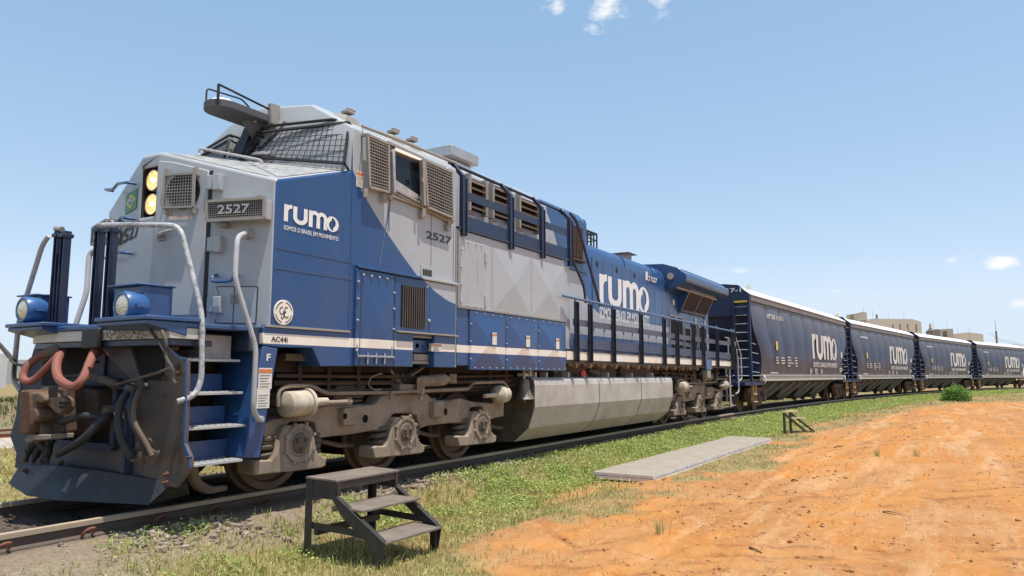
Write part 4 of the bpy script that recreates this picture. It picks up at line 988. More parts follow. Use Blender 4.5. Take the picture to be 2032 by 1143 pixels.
# far edge read from the photograph
Lr = [(23, 863), (32, 909), (42, 943)]
Lz = [Q(px, py, 4.30) for px, py in Lr]
outl = R_ + [mir(R_[-1])] + [Vector((4.30, 8.86, .42)), Vector((4.30, 9.02, .60)), Vector((4.30, 8.93, .80)), Vector((4.30, 8.90, 1.38)), Vector((4.30, 8.70, 1.46)), Vector((4.30, 8.64, 1.6))]
def clean(ps): return [(4.30, p.y, p.z) for p in ps]
# plate with an opening for the coupler pocket
pp = MB(); pp.prism(clean(outl), (.035, 0, 0)); pp.build('pilot_plate', M_mud, loco, bevel=.008)
rim = MB()
for a, b in zip(R_[2:9], R_[3:10]): rim.bar((4.285, a.y, a.z), (4.285, b.y, b.z), .03, .012, up=(-1, 0, 0))
rim.build('plate_edge', M_blue, loco)
pk = MB(); pk.box(4.285, 4.297, 7.02, 7.92, .62, 1.16); pk.build('coupler_pocket', M_void, loco)
pf = MB()
for a, b in (((6.98, .58), (7.96, .58)), ((7.96, .58), (7.96, 1.20)), ((7.96, 1.2), (6.98, 1.2)), ((6.98, 1.2), (6.98, .58))): pf.bar((4.26, *a), (4.26, *b), .07, .07, up=(-1, 0, 0))
pf.bar((4.25, 6.75, 1.18), (4.25, 6.75, .35), .05, .08, up=(-1, 0, 0)); pf.box(4.2, 4.3, 6.75, 7.0, 1.13, 1.18)
pf.build('pocket_frame', mat('grimy blue', (.014, .034, .10), .55, dirt=(.06, .045, .035), dirt_amt=.8, scale=5), loco, bevel=.006)
# black sheets on the solid plate paint the shade under the deck; side gussets
ur = MB(); ur.box(4.285, 4.297, 7.25, 8.42, 1.16, 1.545); ur.box(4.285, 4.297, 6.33, 6.78, 1.22, 1.545); ur.build('deck_shade', M_void, loco)
gs = MB()
gs.prism([(4.296, 6.80, 1.54), (4.296, 7.30, 1.54), (4.296, 6.62, 1.14), (4.296, 6.55, 1.14)], (-.05, 0, 0)); gs.prism([(4.296, 7.25, 1.50), (4.296, 7.85, 1.22), (4.296, 7.9, 1.15), (4.296, 7.25, 1.15)], (-.03, 0, 0)); gs.build('gusset', M_mud, loco, bevel=.006)
pl = MB()
pa = [Vector((4.32, 8.80, .30)), Vector((4.16, 7.75, .37)), Vector((4.16, 7.15, .37)), Vector((4.32, 6.14, .30))]
pb_ = [Vector((4.26, 8.89, .10)), Vector((3.93, 7.85, .10)), Vector((3.93, 7.25, .10)), Vector((4.26, 6.40, .09)), ]
pc = [v + Vector((.10, 0, .0)) for v in pb_]
for i in range(3): pl.prism([pa[i], pa[i + 1], pb_[i + 1], pb_[i]], (.05, 0, 0))
pl.prism([pb_[3], pa[3], (4.34, 5.98, .30), (4.60, 6.30, .14)], (.03, .02, 0))
weld(pl); pl.build('plow', mat('scraped plow steel', (.017, .020, .026), .5, dirt=(.07, .06, .055), dirt_amt=.8, scale=3.5, fine=.2), loco, bevel=.006)
bl = MB()
for px, py in ((48, 915), (47, 934), (118, 920), (244, 934), (326, 942), (325, 958), (346, 690), (350, 728), (352, 740), (325, 750), (372, 908)):
    c = Q(px, py, 4.28 if py < 910 else 4.22); bl.lathe([(.028, 0), (.028, .02), (.016, .022), (.016, .045), (0, .046)], c + Vector((.03, 0, 0)), (-1, 0, 0), 6)
bl.build_each('plate_bolt', M_rust, loco)
pt = MB(); c = Q(286, 992, 4.0); pt.poly([Q(268, 994, 4.15) + Vector((-.012, 0, 0)), Q(304, 996, 4.2) + Vector((-.012, 0, 0)), Q(300, 988, 4.22) + Vector((-.012, 0, 0)), Q(278, 984, 4.2) + Vector((-.012, 0, 0))]); 
# coupler: head, guard arm, knuckle, pin, hanging hardware
def slab(mb, px, X, depth): mb.prism([Q(a, b, X) for a, b in px], (depth, 0, 0))
M_worn = mat('worn rusty steel', (.20, .125, .08), .6, metal=.2, dirt=(.06, .035, .022), dirt_amt=.85, scale=7)
cp = MB(); slab(cp, [(60, 771), (84, 768), (128, 770), (128, 858), (112, 866), (70, 868), (58, 858)], 3.94, .3)
slab(cp, [(126, 778), (170, 772), (190, 776), (192, 846), (160, 862), (126, 860)], 4.12, .2)
cpo = cp.build('coupler', mat('dark cast steel', (.055, .036, .026), .75, dirt=(.13, .07, .04), dirt_amt=.7, scale=8, bump=.4), loco, bevel=.02)
k_ = MB(); slab(k_, [(38, 775), (57, 773), (60, 786), (62, 838), (57, 861), (37, 863)], 3.76, .26); k_.build('knuckle_heel', M_rust, cpo, bevel=.02)
k_ = MB(); slab(k_, [(58, 777), (78, 778), (86, 785), (88, 796), (81, 801), (72, 797), (66, 806), (75, 815), (76, 828), (70, 838), (60, 836)], 3.78, .2); k_.build('knuckle', M_worn, cpo, bevel=.022, seg=3)
k_ = MB(); k_.prism([Q(90, 801, 3.86), Q(97, 789, 3.82), Q(120, 786, 3.80), Q(128, 793, 3.80), Q(128, 811, 3.80), Q(117, 823, 3.80), Q(108, 819, 3.82), Q(98, 808, 3.85)], (.10, 0, 0)); k_.build('guard_arm', M_worn, cpo, bevel=.018)
for y0 in (797, 805):
    k_ = MB(); a, b = Q(118, y0, 3.795), Q(136, y0 + 6, 3.795); k_.box(3.79, 3.798, b.y, a.y, b.z, a.z); k_.build('arm_slot', M_void, cpo)
k_ = MB(); slab(k_, [(47, 870), (58, 863), (100, 862), (99, 872), (66, 874), (52, 879)], 3.80, .22); k_.build('carrier_plate', M_truck, cpo, bevel=.008)
k_ = MB(); k_.prism([Q(60, 838, 3.85), Q(80, 834, 3.85), Q(84, 862, 3.85), Q(66, 862, 3.85)], (.12, 0, 0)); k_.build('lock_lifter', M_truckdark, cpo, bevel=.012)
for pts in (((74, 872), (66, 882), (58, 893), (52, 913)), ((86, 872), (80, 888), (72, 902), (65, 917)), ((98, 870), (98, 884), (94, 902), (93, 921)), ((80, 874), (92, 892), (88, 912))):
    k_ = MB(); k_.tube([Q(a, b, 3.95) for a, b in pts], [.05, .034, .04, .02], 7, .05)
    for a, b in pts[1:3]: k_.sphere(Q(a, b, 3.95), .045, 6, 4)
    k_.build('hanging_hose', M_black, cpo)
# hoses and cables on the pilot
def hose(pts, r, m, name='air_hose', X=4.12, sm=6):
    q = [Q(px, py, X - (0 if len(rest) == 0 else rest[0])) for px, py, *rest in pts]
    # Catmull-Rom through the points
    out = []
    for i in range(len(q) - 1):
        p0, p1, p2, p3 = q[max(i - 1, 0)], q[i], q[i + 1], q[min(i + 2, len(q) - 1)]
        for k in range(sm):
            t = k / sm; out.append(.5 * ((2 * p1) + (p2 - p0) * t + (2 * p0 - 5 * p1 + 4 * p2 - p3) * t * t + (-p0 + 3 * p1 - 3 * p2 + p3) * t ** 3))
    out.append(q[-1]); h = MB(); h.tube(out, r, 10); return h.build(name, m, loco)
hose([(116, 700), (85, 704, .1), (58, 722, .2), (46, 745, .25), (52, 757, .25), (70, 752, .2), (95, 728, .15), (118, 703, .1)], .037, M_hose)
hose([(124, 702, .05), (115, 712, .15), (112, 735, .25), (120, 755, .3), (145, 767, .3), (165, 752, .25), (178, 720, .15), (192, 688, 0)], .041, M_hose)
hose([(84, 708), (100, 700, .05), (122, 690, 0)], .06, M_truckdark, 'hose_end')
hose([(110, 832, .1), (125, 836, .2), (165, 825, .2), (200, 830, .1)], .034, M_rubber, 'cable')
hose([(222, 824, 0), (200, 836, .12), (165, 872, .2), (115, 900, .18)], .040, M_rubber, 'cable')
hose([(258, 772, 0), (240, 800, .1), (235, 840, .14), (245, 880, .12), (262, 908, .08)], .036, M_rubber, 'air_hose')
hose([(270, 774, 0), (260, 800, .1), (262, 835, .14), (282, 880, .1), (290, 905, .08)], .026, M_rubber, 'air_hose')
hose([(277, 774, 0), (266, 805, .1), (268, 840, .14), (290, 880, .1), (302, 905, .08)], .024, mat('brown hose', (.10, .065, .045), .7), 'air_hose')
fit = MB()
for px, py, r in ((281, 882, .04), (293, 882, .04), (284, 905, .05), (303, 905, .05), (270, 903, .05), (240, 822, .045), (217, 818, .06), (258, 775, .045)):
    c = Q(px, py, 4.12); fit.lathe([(r, -.05), (r * 1.15, -.02), (r * 1.15, .02), (r, .05)], c, (0, .3, -1), 10)
fit.build_each('hose_coupling', M_truckdark, loco)
wb = MB(); c = Q(236, 824, 4.05); wb.lathe([(.04, -.03), (.04, .03)], c, (0, .2, 1), 10); wb.build('white_tape', M_white, loco)
# uncoupling lever rod
ul = MB(); ul.tube([Q(130, 746, 4.2), Q(160, 745, 4.15), Q(215, 762, 4.1), Q(232, 763, 4.1), Q(318, 738, 4.12), Q(338, 730, 4.1)], .014, 8); ul.tube([Q(185, 745, 4.18), Q(228, 763, 4.12)], .04, 8); ul.build('uncoupling_rod', M_truckdark, loco)
def lever(pts, name='uncoupling_lever', X=4.05):
    l_ = MB(); l_.tube([Q(px, py, X) for px, py in pts], .015, 8, .07); return l_.build(name, mat('brown lever', (.035, .029, .026), .5, dirt=(.2, .15, .1), dirt_amt=.5, scale=10), loco)
lever([(326, 697), (322, 688), (295, 650), (293, 636), (310, 634), (332, 680), (326, 705), (345, 735), (343, 755), (350, 762)])
lever([(-12, 672), (28, 722), (50, 727)], X=4.2); lever([(28, 722), (25, 752), (45, 755)], X=4.2); lever([(-4, 678), (30, 716)], X=4.16)
s = MB(); a = Q(184, 727, 4.29); b = Q(211, 714, 4.29); s.box(4.27, 4.284, b.y, a.y, a.z, b.z); so3 = s.build('warning_label', M_label, loco); s = MB(); s.box(4.266, 4.2695, b.y + .08, a.y - .01, b.z - .03, b.z - .01); s.build('label_band', M_red, so3)
s = MB(); a = Q(264, 766, 4.29); b = Q(295, 760, 4.29); s.box(4.27, 4.284, b.y, a.y, a.z, b.z); so4 = s.build('name_strip', M_label, loco)
tx = MB(); words(tx, 'PRINCIPAL', (4.268, a.y - .01, a.z + .006), (0, b.y - a.y + .02, 0), (0, 0, b.z - a.z - .012)); tx.build('lettering', M_ink, so4)
s = MB(); s.prism([Q(209, 694, 4.2), Q(219, 705, 4.2), Q(212, 706, 4.2)], (.01, 0, 0)); s.build('red_tab', M_red, loco)

# ------------------------------------------------------------------ front steps and the side plates that hold them
for sg in (0, 1):
    fx = (lambda v: Vector(v)) if sg == 0 else mir
    sgn = 1 if sg == 0 else -1
    pnl = MB(); o = [P(522, 686, YS), P(552, 691, YS), P(516, 909, YS), P(485, 909, YS)]
    x_ = o[3].x - .02
    pnl.prism([fx(o[0]), fx(o[1]), fx(o[2]), fx(o[3])], (0, .62 * sgn, 0)); pnl.build('step_side_panel', M_blue, loco, bevel=.012)
    tops = (P(404, 717, YS + .18), P(408, 784, YS + .12), P(412, 852, YS + .06), P(430, 922, YS))
    for k, tp_ in enumerate(tops):
        x0, x1 = 4.325, 5.0 if k < 3 else 4.93
        yy = YS + .18 - .06 * k
        s = MB(); a = fx((x0, yy, tp_.z)); b = fx((x1, yy + .30, tp_.z + .025)); s.box(a.x, b.x, min(a.y, b.y), max(a.y, b.y), a.z, b.z)
        for j in range(9): s.box(a.x + .03 + .065 * j, a.x + .06 + .065 * j, min(a.y, b.y) + .01, max(a.y, b.y) - .01, b.z, b.z + .008)
        so5 = s.build('step', mat('bright tread plate', (.56, .56, .56), .4, metal=.5, dirt=(.3, .27, .24), dirt_amt=.5, scale=8), loco, bevel=.003)
        if k > 0:
            r_ = MB(); a = fx((4.34, yy + .30, tp_.z + .03)); r_.box(4.34, 4.98, min(a.y, a.y + .01 * sgn), max(a.y, a.y + .01 * sgn), tp_.z + .03, tp_.z + .20); r_.build('step_riser', M_blue, loco)
    sw = MB(); a = fx((4.34, YS + .75, .3)); sw.box(4.345, 5.15, min(a.y, a.y + .03 * sgn), max(a.y, a.y + .03 * sgn), .45, 1.62); sw.build('step_back', M_dark, loco)
fs = MB(); fs.box(4.98, 5.11, 6.0, 2 * YC - 6.0, 1.50, 1.748); fs.box(4.6, 4.98, 6.35, 2 * YC - 6.35, 1.52, 1.69); fs.build('front_sill', M_navy, loco, bevel=.01)
eb_ = MB(); eb_.box(4.62, 4.95, 6.22, 6.6, 1.42, 1.66); eb_.build('valve_box', M_tube, loco, bevel=.01)

# ------------------------------------------------------------------ underframe
uf = MB(); uf.box(4.6, 23.5, 6.75, 8.18, .95, 1.50); uf.box(5.25, 8.42, 6.42, 2 * YC - 6.42, 1.525, 1.745); uf.box(5.3, 23.4, 6.35, 8.58, 1.30, 1.52); uf.build('underframe', M_dark, loco)
up = MB()
for (y, z, r) in ((6.30, 1.26, .022), (6.33, 1.18, .03), (6.28, 1.10, .016), (6.4, 1.05, .025)): up.tube([(5.6, y, z), (8.5, y, z - .02), (10.6, y, z)], r, 6)
for (y, z, r) in ((6.25, 1.22, .022), (6.3, 1.33, .03)): up.tube([(17.9, y, z), (20.5, y, z - .05), (23.2, y, z)], r, 6)
for x in (5.95, 6.4, 6.9, 8.35, 9.9, 10.4): up.bar((x, 6.3, 1.45), (x, 6.3, 1.02), .04, .04)
for x in (18.6, 19.1, 20.3, 20.9, 21.6, 22.7): up.bar((x, 6.25, 1.48), (x, 6.25, 1.0 + .1 * math.sin(x * 9)), .03, .03); up.bar((x, 6.3, 1.4), (x + .5, 6.32, 1.15), .04, .03)
up.build_each('brake_pipe', mat('brown pipe', (.085, .055, .038), .75, dirt=(.07, .045, .03), dirt_amt=.7, scale=6), loco)
ub = MB(); ub.box(5.6, 6.4, 6.15, 6.5, 1.42, 1.5); ub.box(12.0, 13.6, 6.25, 6.6, 1.15, 1.46); ub.box(13.7, 15.0, 6.3, 6.6, 1.22, 1.46); ub.box(15.2, 17.2, 6.28, 6.6, 1.20, 1.45); ub.build_each('underframe_box', M_truckdark, loco, bevel=.01)
vb = MB()
for k in range(14):
    x = 18.2 + .36 * k; vb.box(x, x + .16, 6.3 + .1 * math.sin(k * 3), 6.6, 1.02 + .12 * math.sin(k * 5), 1.3 + .1 * math.cos(k * 2)); 
vb.build('valve_cluster', M_truckdark, loco, bevel=.01)
hn = MB(); c = P(1158, 741, 6.05); hn.lathe([(.065, 0), (.06, .04), (.03, .09), (0, .1)], c, (.3, .9, 0), 16); hn.build('horn_cap', M_red, loco)
hn = MB(); c = P(1185, 740, 6.12); hn.lathe([(.08, 0), (.07, .1), (.03, .25), (0, .25)], c, (-.9, .3, 0.2), 14); hn.build('horn', M_truckdark, loco)

# fuel tank
tkp = [(6.05, 1.23), (5.985, 1.19), (5.965, 1.10), (5.965, .745), (6.085, .40), (6.36, .17), (YC, .15)]
tkp = tkp + [(2 * YC - a, b) for a, b in tkp[-2::-1]]
tk = MB(); tk.loft([[(10.76, a, b) for a, b in tkp], [(17.73, a, b) for a, b in tkp]])
for i, f in enumerate(tk.f): tk.mi[i] = 1 if len(f) > 4 else 0
to = tk.build('fuel_tank', [M_tank, M_truckdark], loco, bevel=.008, smooth=12)
ts = MB()
for x in (13.35, 15.6):
    r0 = [(x, a - .006 if a < YC else a + .006, b) for a, b in tkp[1:6]]
    for a, b in zip(r0, r0[1:]): ts.bar(a, b, .012, .012, up=(0, -1, 0))
ts.build_each('tank_seam', mat('tank seam', (.25, .23, .20), .6), to, key=lambda c: round(c[0], 1))
tm = MB()
for x in (10.95, 11.35, 12.2, 12.9, 14.0, 15.3, 16.6): tm.box(x, x + .05, 6.06, 6.2, 1.22, 1.32)
tm.build('tank_bracket', M_tank, to)
# bell
c = P(1040, 776, 6.12); be_ = MB()
be_.lathe([(.02, .20), (.075, .19), (.095, .12), (.105, .02), (.13, -.06), (.175, -.13), (.165, -.13), (.11, -.04), (0, .0)], c, (0, 0, 1), 24); be_.sphere(c + Vector((0, 0, -.15)), .035)
bo2 = be_.build('bell', M_bell, loco); bb = MB(); bb.bar(c + Vector((0, 0, .18)), c + Vector((0, 0, .36)), .05, .04); bb.box(c.x - .05, c.x + .14, c.y - .04, c.y + .1, c.z + .24, c.z + .29); bb.box(c.x + .1, c.x + .16, c.y - .06, c.y + .1, c.z + .24, c.z + .44); bb.build('bell_bracket', M_tank, bo2)

# ------------------------------------------------------------------ trucks
YB = 6.20
fpx = [(523, 884), (551, 880), (571, 842), (578, 837), (611, 836), (626, 838), (629, 866), (636, 869), (660, 866), (698, 862), (731, 856), (752, 853), (765, 855), (774, 834), (778, 824), (785, 821), (817, 820), (828, 824), (834, 851), (849, 845), (880, 841), (929, 837), (933, 811), (938, 808), (958, 807), (962, 830), (973, 835), (981, 830), (1000, 826), (1001, 797), (992, 790), (975, 800), (937, 797), (915, 790), (905, 792), (890, 795), (861, 794), (847, 780), (830, 781), (771, 783), (757, 786), (746, 801), (735, 804), (698, 804), (660, 803), (646, 804), (600, 818), (579, 826), (542, 832), (524, 842)]
def S4(x, y): return (340 + x / 3.266, 640 + y / 3.266)
abx = [S4(*q) for q in ((545, 992), (537, 965), (538, 905), (560, 895), (650, 893), (685, 840), (706, 730), (725, 680), (748, 666), (895, 666), (918, 690), (932, 760), (945, 838), (985, 872), (1008, 878), (1002, 930), (970, 943))]
x_ax = [5.83, 7.63, 9.43]
def bogie(first):
    fr = MB(); pts = [P(px, py, YB) for px, py in fpx]
    for s_ in (0, 1):
        q = pts if s_ == 0 else [mir(v) for v in pts]; fr.prism(q, (0, .22 if s_ == 0 else -.22, 0))
    for x in (6.7, 8.5): fr.box(x - .15, x + .15, YB + .2, 2 * YC - YB - .2, .6, .95)
    b = fr.build('truck', M_truck, loco, bevel=.018)
    dt = MB()
    for px, py, r in ((725, 831, .05), (884, 817, .05)):
        c = P(px, py, YB - .002); dt.lathe([(0, 0), (r, 0)], c, (0, -1, 0), 18)
    dt.build('frame_hole', M_void, b)
    lg = MB()
    for px, py, w_, h_ in ((685, 826, .22, .20), (862, 812, .22, .20)):
        c = P(px, py, YB); lg.box(c.x - w_ / 2, c.x + w_ / 2, c.y - .09, c.y, c.z - h_ / 2, c.z + h_ / 2)
    c = P(685, 826, YB - .092); lg.build_each('frame_lug', M_truck, b, bevel=.012)
    hl = MB(); hl.lathe([(0, 0), (.035, 0)], c, (0, -1, 0), 14); hl.build('frame_hole', M_void, b)
    zc = .535
    for i, ax in enumerate(x_ax):
        dx = ax - x_ax[0]; V = Vector((dx, 0, 0))
        w = MB()
        for sgn, yw in ((1, 6.60), (-1, 2 * YC - 6.60)):
            w.lathe([(.0, .0), (.10, .0), (.13, .03), (.40, .05), (.42, .0), (.495, .0), (.505, .09), (.54, .11), (.54, .14), (.42, .145), (.3, .12), (0, .12)], (ax, yw, .508), (0, sgn, 0), 40)
        w.cyl((ax, 6.65, .508), (ax, 2 * YC - 6.65, .508), .09)
        w.build('wheelset', M_wheel, b)
        for s_ in (0, 1):
            fx = (lambda v: Vector(v)) if s_ == 0 else mir
            sg = 1 if s_ == 0 else -1
            y0 = YB - .09
            a = MB(); a.prism([fx(P(px, py, y0) + V) for px, py in abx], (0, .26 * sg, 0)); ao = a.build('axle_box', M_truck, b, bevel=.014)
            c = fx(P(594, 879, y0) + V)
            rr = MB(); rr.lathe([(.205, 0), (.205, .02), (.165, .022), (.155, .01)], c, (0, -sg, 0), 28)
            for k in range(8):
                t = 2 * math.pi * k / 8 + .4; cc = c + Vector((math.cos(t) * .215, 0, math.sin(t) * .215)); rr.lathe([(.022, 0), (.02, .028), (0, .03)], cc, (0, -sg, 0), 8)
            rr.build('bearing_ring', M_truck, ao)
            bc = MB(); bc.lathe([(.158, .003), (.14, .012), (.12, .006), (.10, .03), (.05, .04), (0, .04)], c, (0, -sg, 0), 24)
            for k in range(3):
                t = 2 * math.pi * k / 3 + .5; cc = c + Vector((math.cos(t) * .065, 0, math.sin(t) * .065)); bc.lathe([(.026, .03), (.024, .065), (0, .067)], cc, (0, -sg, 0), 8)
            bc.build('bearing_cap', M_truckdark, ao)
            for side_x in (-1, 1):
                x0 = ax + (-.36 if side_x < 0 else .31); sp = MB(); r = .115 if side_x < 0 else .085
                pts_ = []
                zl, zh = (.30, .63) if side_x < 0 else (.36, .62)
                for k in range(4 * 14 + 1): t = 2 * math.pi * k / 14; pts_.append(fx((x0 + math.cos(t) * r, YB + .10 + math.sin(t) * r, zl + (zh - zl) * k / 56)))
                sp.tube(pts_, .032, 7); sp.build('spring', M_truckdark, ao)
    for ax in x_ax:
        tm_ = MB(); tm_.cyl((ax + .52, 6.86, .52), (ax + .52, 8.07, .52), .40, n=16); tm_.box(ax - .15, ax + .5, 6.9, 8.0, .30, .9); tm_.build('traction_motor', M_dark, b)
    # brake cylinders, rods and pipes on both sides
    for s_ in (0, 1):
        fx = (lambda v: Vector(v)) if s_ == 0 else mir
        cy = MB(); a = fx(P(563, 803, 6.05)); c = fx(P(613, 799, 6.05)); cy.lathe([(0, -.01), (.10, 0), (.135, .02), (.135, .30), (.155, .30), (.155, .34), (.10, .38), (.05, .42), (.04, .62), (0, .62)], a, c - a, 24)
        cy.build('brake_cylinder', mat('pale cylinder', (.50, .44, .35), .6, dirt=(.25, .18, .12), dirt_amt=.7, scale=5), b)
        cy = MB(); a = fx(P(1004, 782, 6.08)); c = fx(P(960, 786, 6.08)); cy.lathe([(0, -.015), (.09, 0), (.125, .03), (.125, .14), (.14, .15), (.14, .24), (.08, .28), (.035, .31), (.03, .62), (0, .62)], a, c - a, 24); cy.build('brake_cylinder', MATS['pale cylinder'], b)
        dm = MB(); a = fx(P(836, 757, 6.12)); c = fx(P(892, 752, 6.12)); dm.lathe([(0, -.05), (.05, -.05), (.075, 0), (.075, .24), (.085, .245), (.085, .50), (.05, .52), (.05, .6), (0, .6)], a, c - a, 18); dm.bar(a + Vector((-.02, 0, .05)), a + Vector((-.02, 0, -.16)), .10, .10); dm.bar(c + Vector((.1, .02, .07)), c + Vector((.1, .02, -.06)), .12, .10); dm.build('damper', M_truck, b)
        pp = MB(); pp.tube([fx(v) for v in (P(552, 806, 6.08), P(552, 775, 6.08), P(570, 766, 6.08), P(618, 765, 6.08), P(648, 781, 6.08), P(770, 779, 6.12), P(930, 772, 6.12), P(938, 760, 6.12), P(1000, 758, 6.08), P(1006, 768, 6.08))], .022, 8, .08)
        pp.tube([fx(P(630, 800, 6.06)), fx(P(690, 797, 6.06))], .028, 8); pp.sphere(fx(P(692, 797, 6.06)), .05)
        for px in (775, 834): pp.bar(fx(P(px, 776, 6.1)), fx(P(px, 793, 6.1)), .04, .03)
        pp.tube([fx(v) for v in (P(758, 741, 6.2), P(735, 748, 6.2), P(730, 765, 6.2), P(745, 775, 6.2), P(756, 772, 6.2))], .012, 6, .05)
        pp.build('truck_pipe', M_truck, b)
        mt = MB()
        for k in range(4):
            z = 1.02 - .05 * k; x = 6.80; w_ = .26 - .02 * (k % 2); q = fx((x, 6.35, z)); mt.box(x - w_, x + w_, min(q.y, q.y + .3 * (1 if s_ == 0 else -1)), max(q.y, q.y + .3 * (1 if s_ == 0 else -1)), z - .035, z)
        q = fx((6.8, 6.33, 1.02)); mt.box(6.56, 7.06, min(q.y, q.y + .3 * (1 if s_ == 0 else -1)), max(q.y, q.y + .3 * (1 if s_ == 0 else -1)), 1.02, 1.14)
        mt.build('rubber_mount', M_truckdark, b, bevel=.008)
        br_ = MB(); br_.bar(fx(P(800, 770, 6.3)), fx(P(760, 715, 6.4)), .03, .03)
        for k in range(4): br_.bar(fx(P(785 + 12 * k, 764, 6.35)), fx(P(776 + 11 * k, 742, 6.4)), .025, .05)
        br_.bar(fx(P(785, 768, 6.25)), fx(P(832, 768, 6.25)), .14, .07); br_.bar(fx(P(812, 745, 6.3)), fx(P(846, 722, 6.3)), .10, .03); br_.build('truck_bracket', M_truck, b)
        rg = MB()
        for ax in x_ax:
            rg.tube([fx((ax + .55, 6.5, .52)), fx((ax + .95, 6.48, .42)), fx((ax + 1.2, 6.5, .40))], .03, 6); rg.prism([fx((ax + .50, 6.56, .75)), fx((ax + .60, 6.56, .75)), fx((ax + .64, 6.56, .30)), fx((ax + .56, 6.56, .28))], (0, .08, 0))
        rg.build('brake_rigging', M_truckdark, b)
    sg_ = MB(); sg_.tube([(4.75, 6.55, .52), (4.85, 6.55, .2), (5.05, 6.6, .1), (5.3, 6.66, .09)], [.06, .055, .05, .03], 8, .08); sg_.build('rail_guard', M_truck, b)
    return b
bg1 = bogie(True)
dxr = 18.85 - 5.83
bg2 = copy_tree(bg1, loco); bg2.location.x += dxr
# ------------------------------------------------------------------ track geometry: straight, then a curve to the near side
XC0, RAD = 17.0, 245.0
def trk(s, off=0.0):
    if s <= XC0: return Vector((s, YC + off, 0)), 0.0
    a = (s - XC0) / RAD; r = RAD + off
    return Vector((XC0 + r * math.sin(a), YC - RAD + r * math.cos(a), 0)), -a

# ------------------------------------------------------------------ hopper wagons
def wagon_mat():
    t = NT('dusty wagon blue'); t.rough(.55); t.b.inputs['Coat Weight'].default_value = .08
    sep = t.n('ShaderNodeSeparateXYZ'); t.l(t.obj(), sep.inputs[0])
    n = t.noise(.9, 6, .6); n2 = t.noise(2.5, 5, .65, sc=(1, 1, .08))
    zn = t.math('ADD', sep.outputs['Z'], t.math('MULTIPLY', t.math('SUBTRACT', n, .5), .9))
    top = t.ramp(zn, 2.6, 3.8, .03, .62); ground_bounce = t.ramp(zn, 2.3, 1.5, 0, .75)  # upper grey is dust; lower purple-brown paints in reflection from the ground
    c = t.mix(top, (.020, .043, .105), (.15, .142, .145)); c = t.mix(ground_bounce, c, (.075, .052, .058))
    c = t.mix(t.ramp(n2, .5, .75, 0, .3), c, (.08, .077, .085))
    t.base(c); return t.m
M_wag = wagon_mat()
M_wagend = mat('wagon end blue', (.010, .022, .075), .45, dirt=(.03, .03, .045), dirt_amt=.5, scale=2)
M_roof = mat('white roof', (.66, .65, .63), .6, dirt=(.5, .47, .43), dirt_amt=.35, scale=1.5)
M_gut = mat('dusty gutter', (.20, .185, .18), .7, dirt=(.10, .09, .10), dirt_amt=.6, scale=3)
M_wsill = mat('pale sill beam', (.50, .47, .43), .55, dirt=(.30, .26, .22), dirt_amt=.5, scale=3)
M_chute = mat('dusty chute', (.06, .054, .05), .8, dirt=(.05, .045, .04), dirt_amt=.7, scale=3)
M_wdirty = mat('dusty white lettering', (.70, .66, .61), .6, dirt=(.40, .32, .26), dirt_amt=.6, scale=2.5)
M_ochre = mat('ochre ladder', (.34, .19, .07), .7, dirt=(.12, .07, .04), dirt_amt=.7, scale=5)
LW, HW = 16.2, 1.465
def interp(z, tab):
    for (z0, a), (z1, b) in zip(tab, tab[1:]):
        if z0 >= z >= z1: return a + (b - a) * (z0 - z) / (z0 - z1)
    return tab[-1][1] if z < tab[-1][0] else tab[0][1]
INS = [(4.0, .02), (3.5, .06), (3.0, .16), (2.75, .30), (2.45, .62), (2.15, .95), (1.9, 1.08), (1.6, 1.10), (1.25, 1.0)]
INR = [(4.0, .02), (3.3, -.05), (2.8, .05), (2.4, .5), (2.1, 1.0), (1.85, 1.25), (1.25, 1.3)]
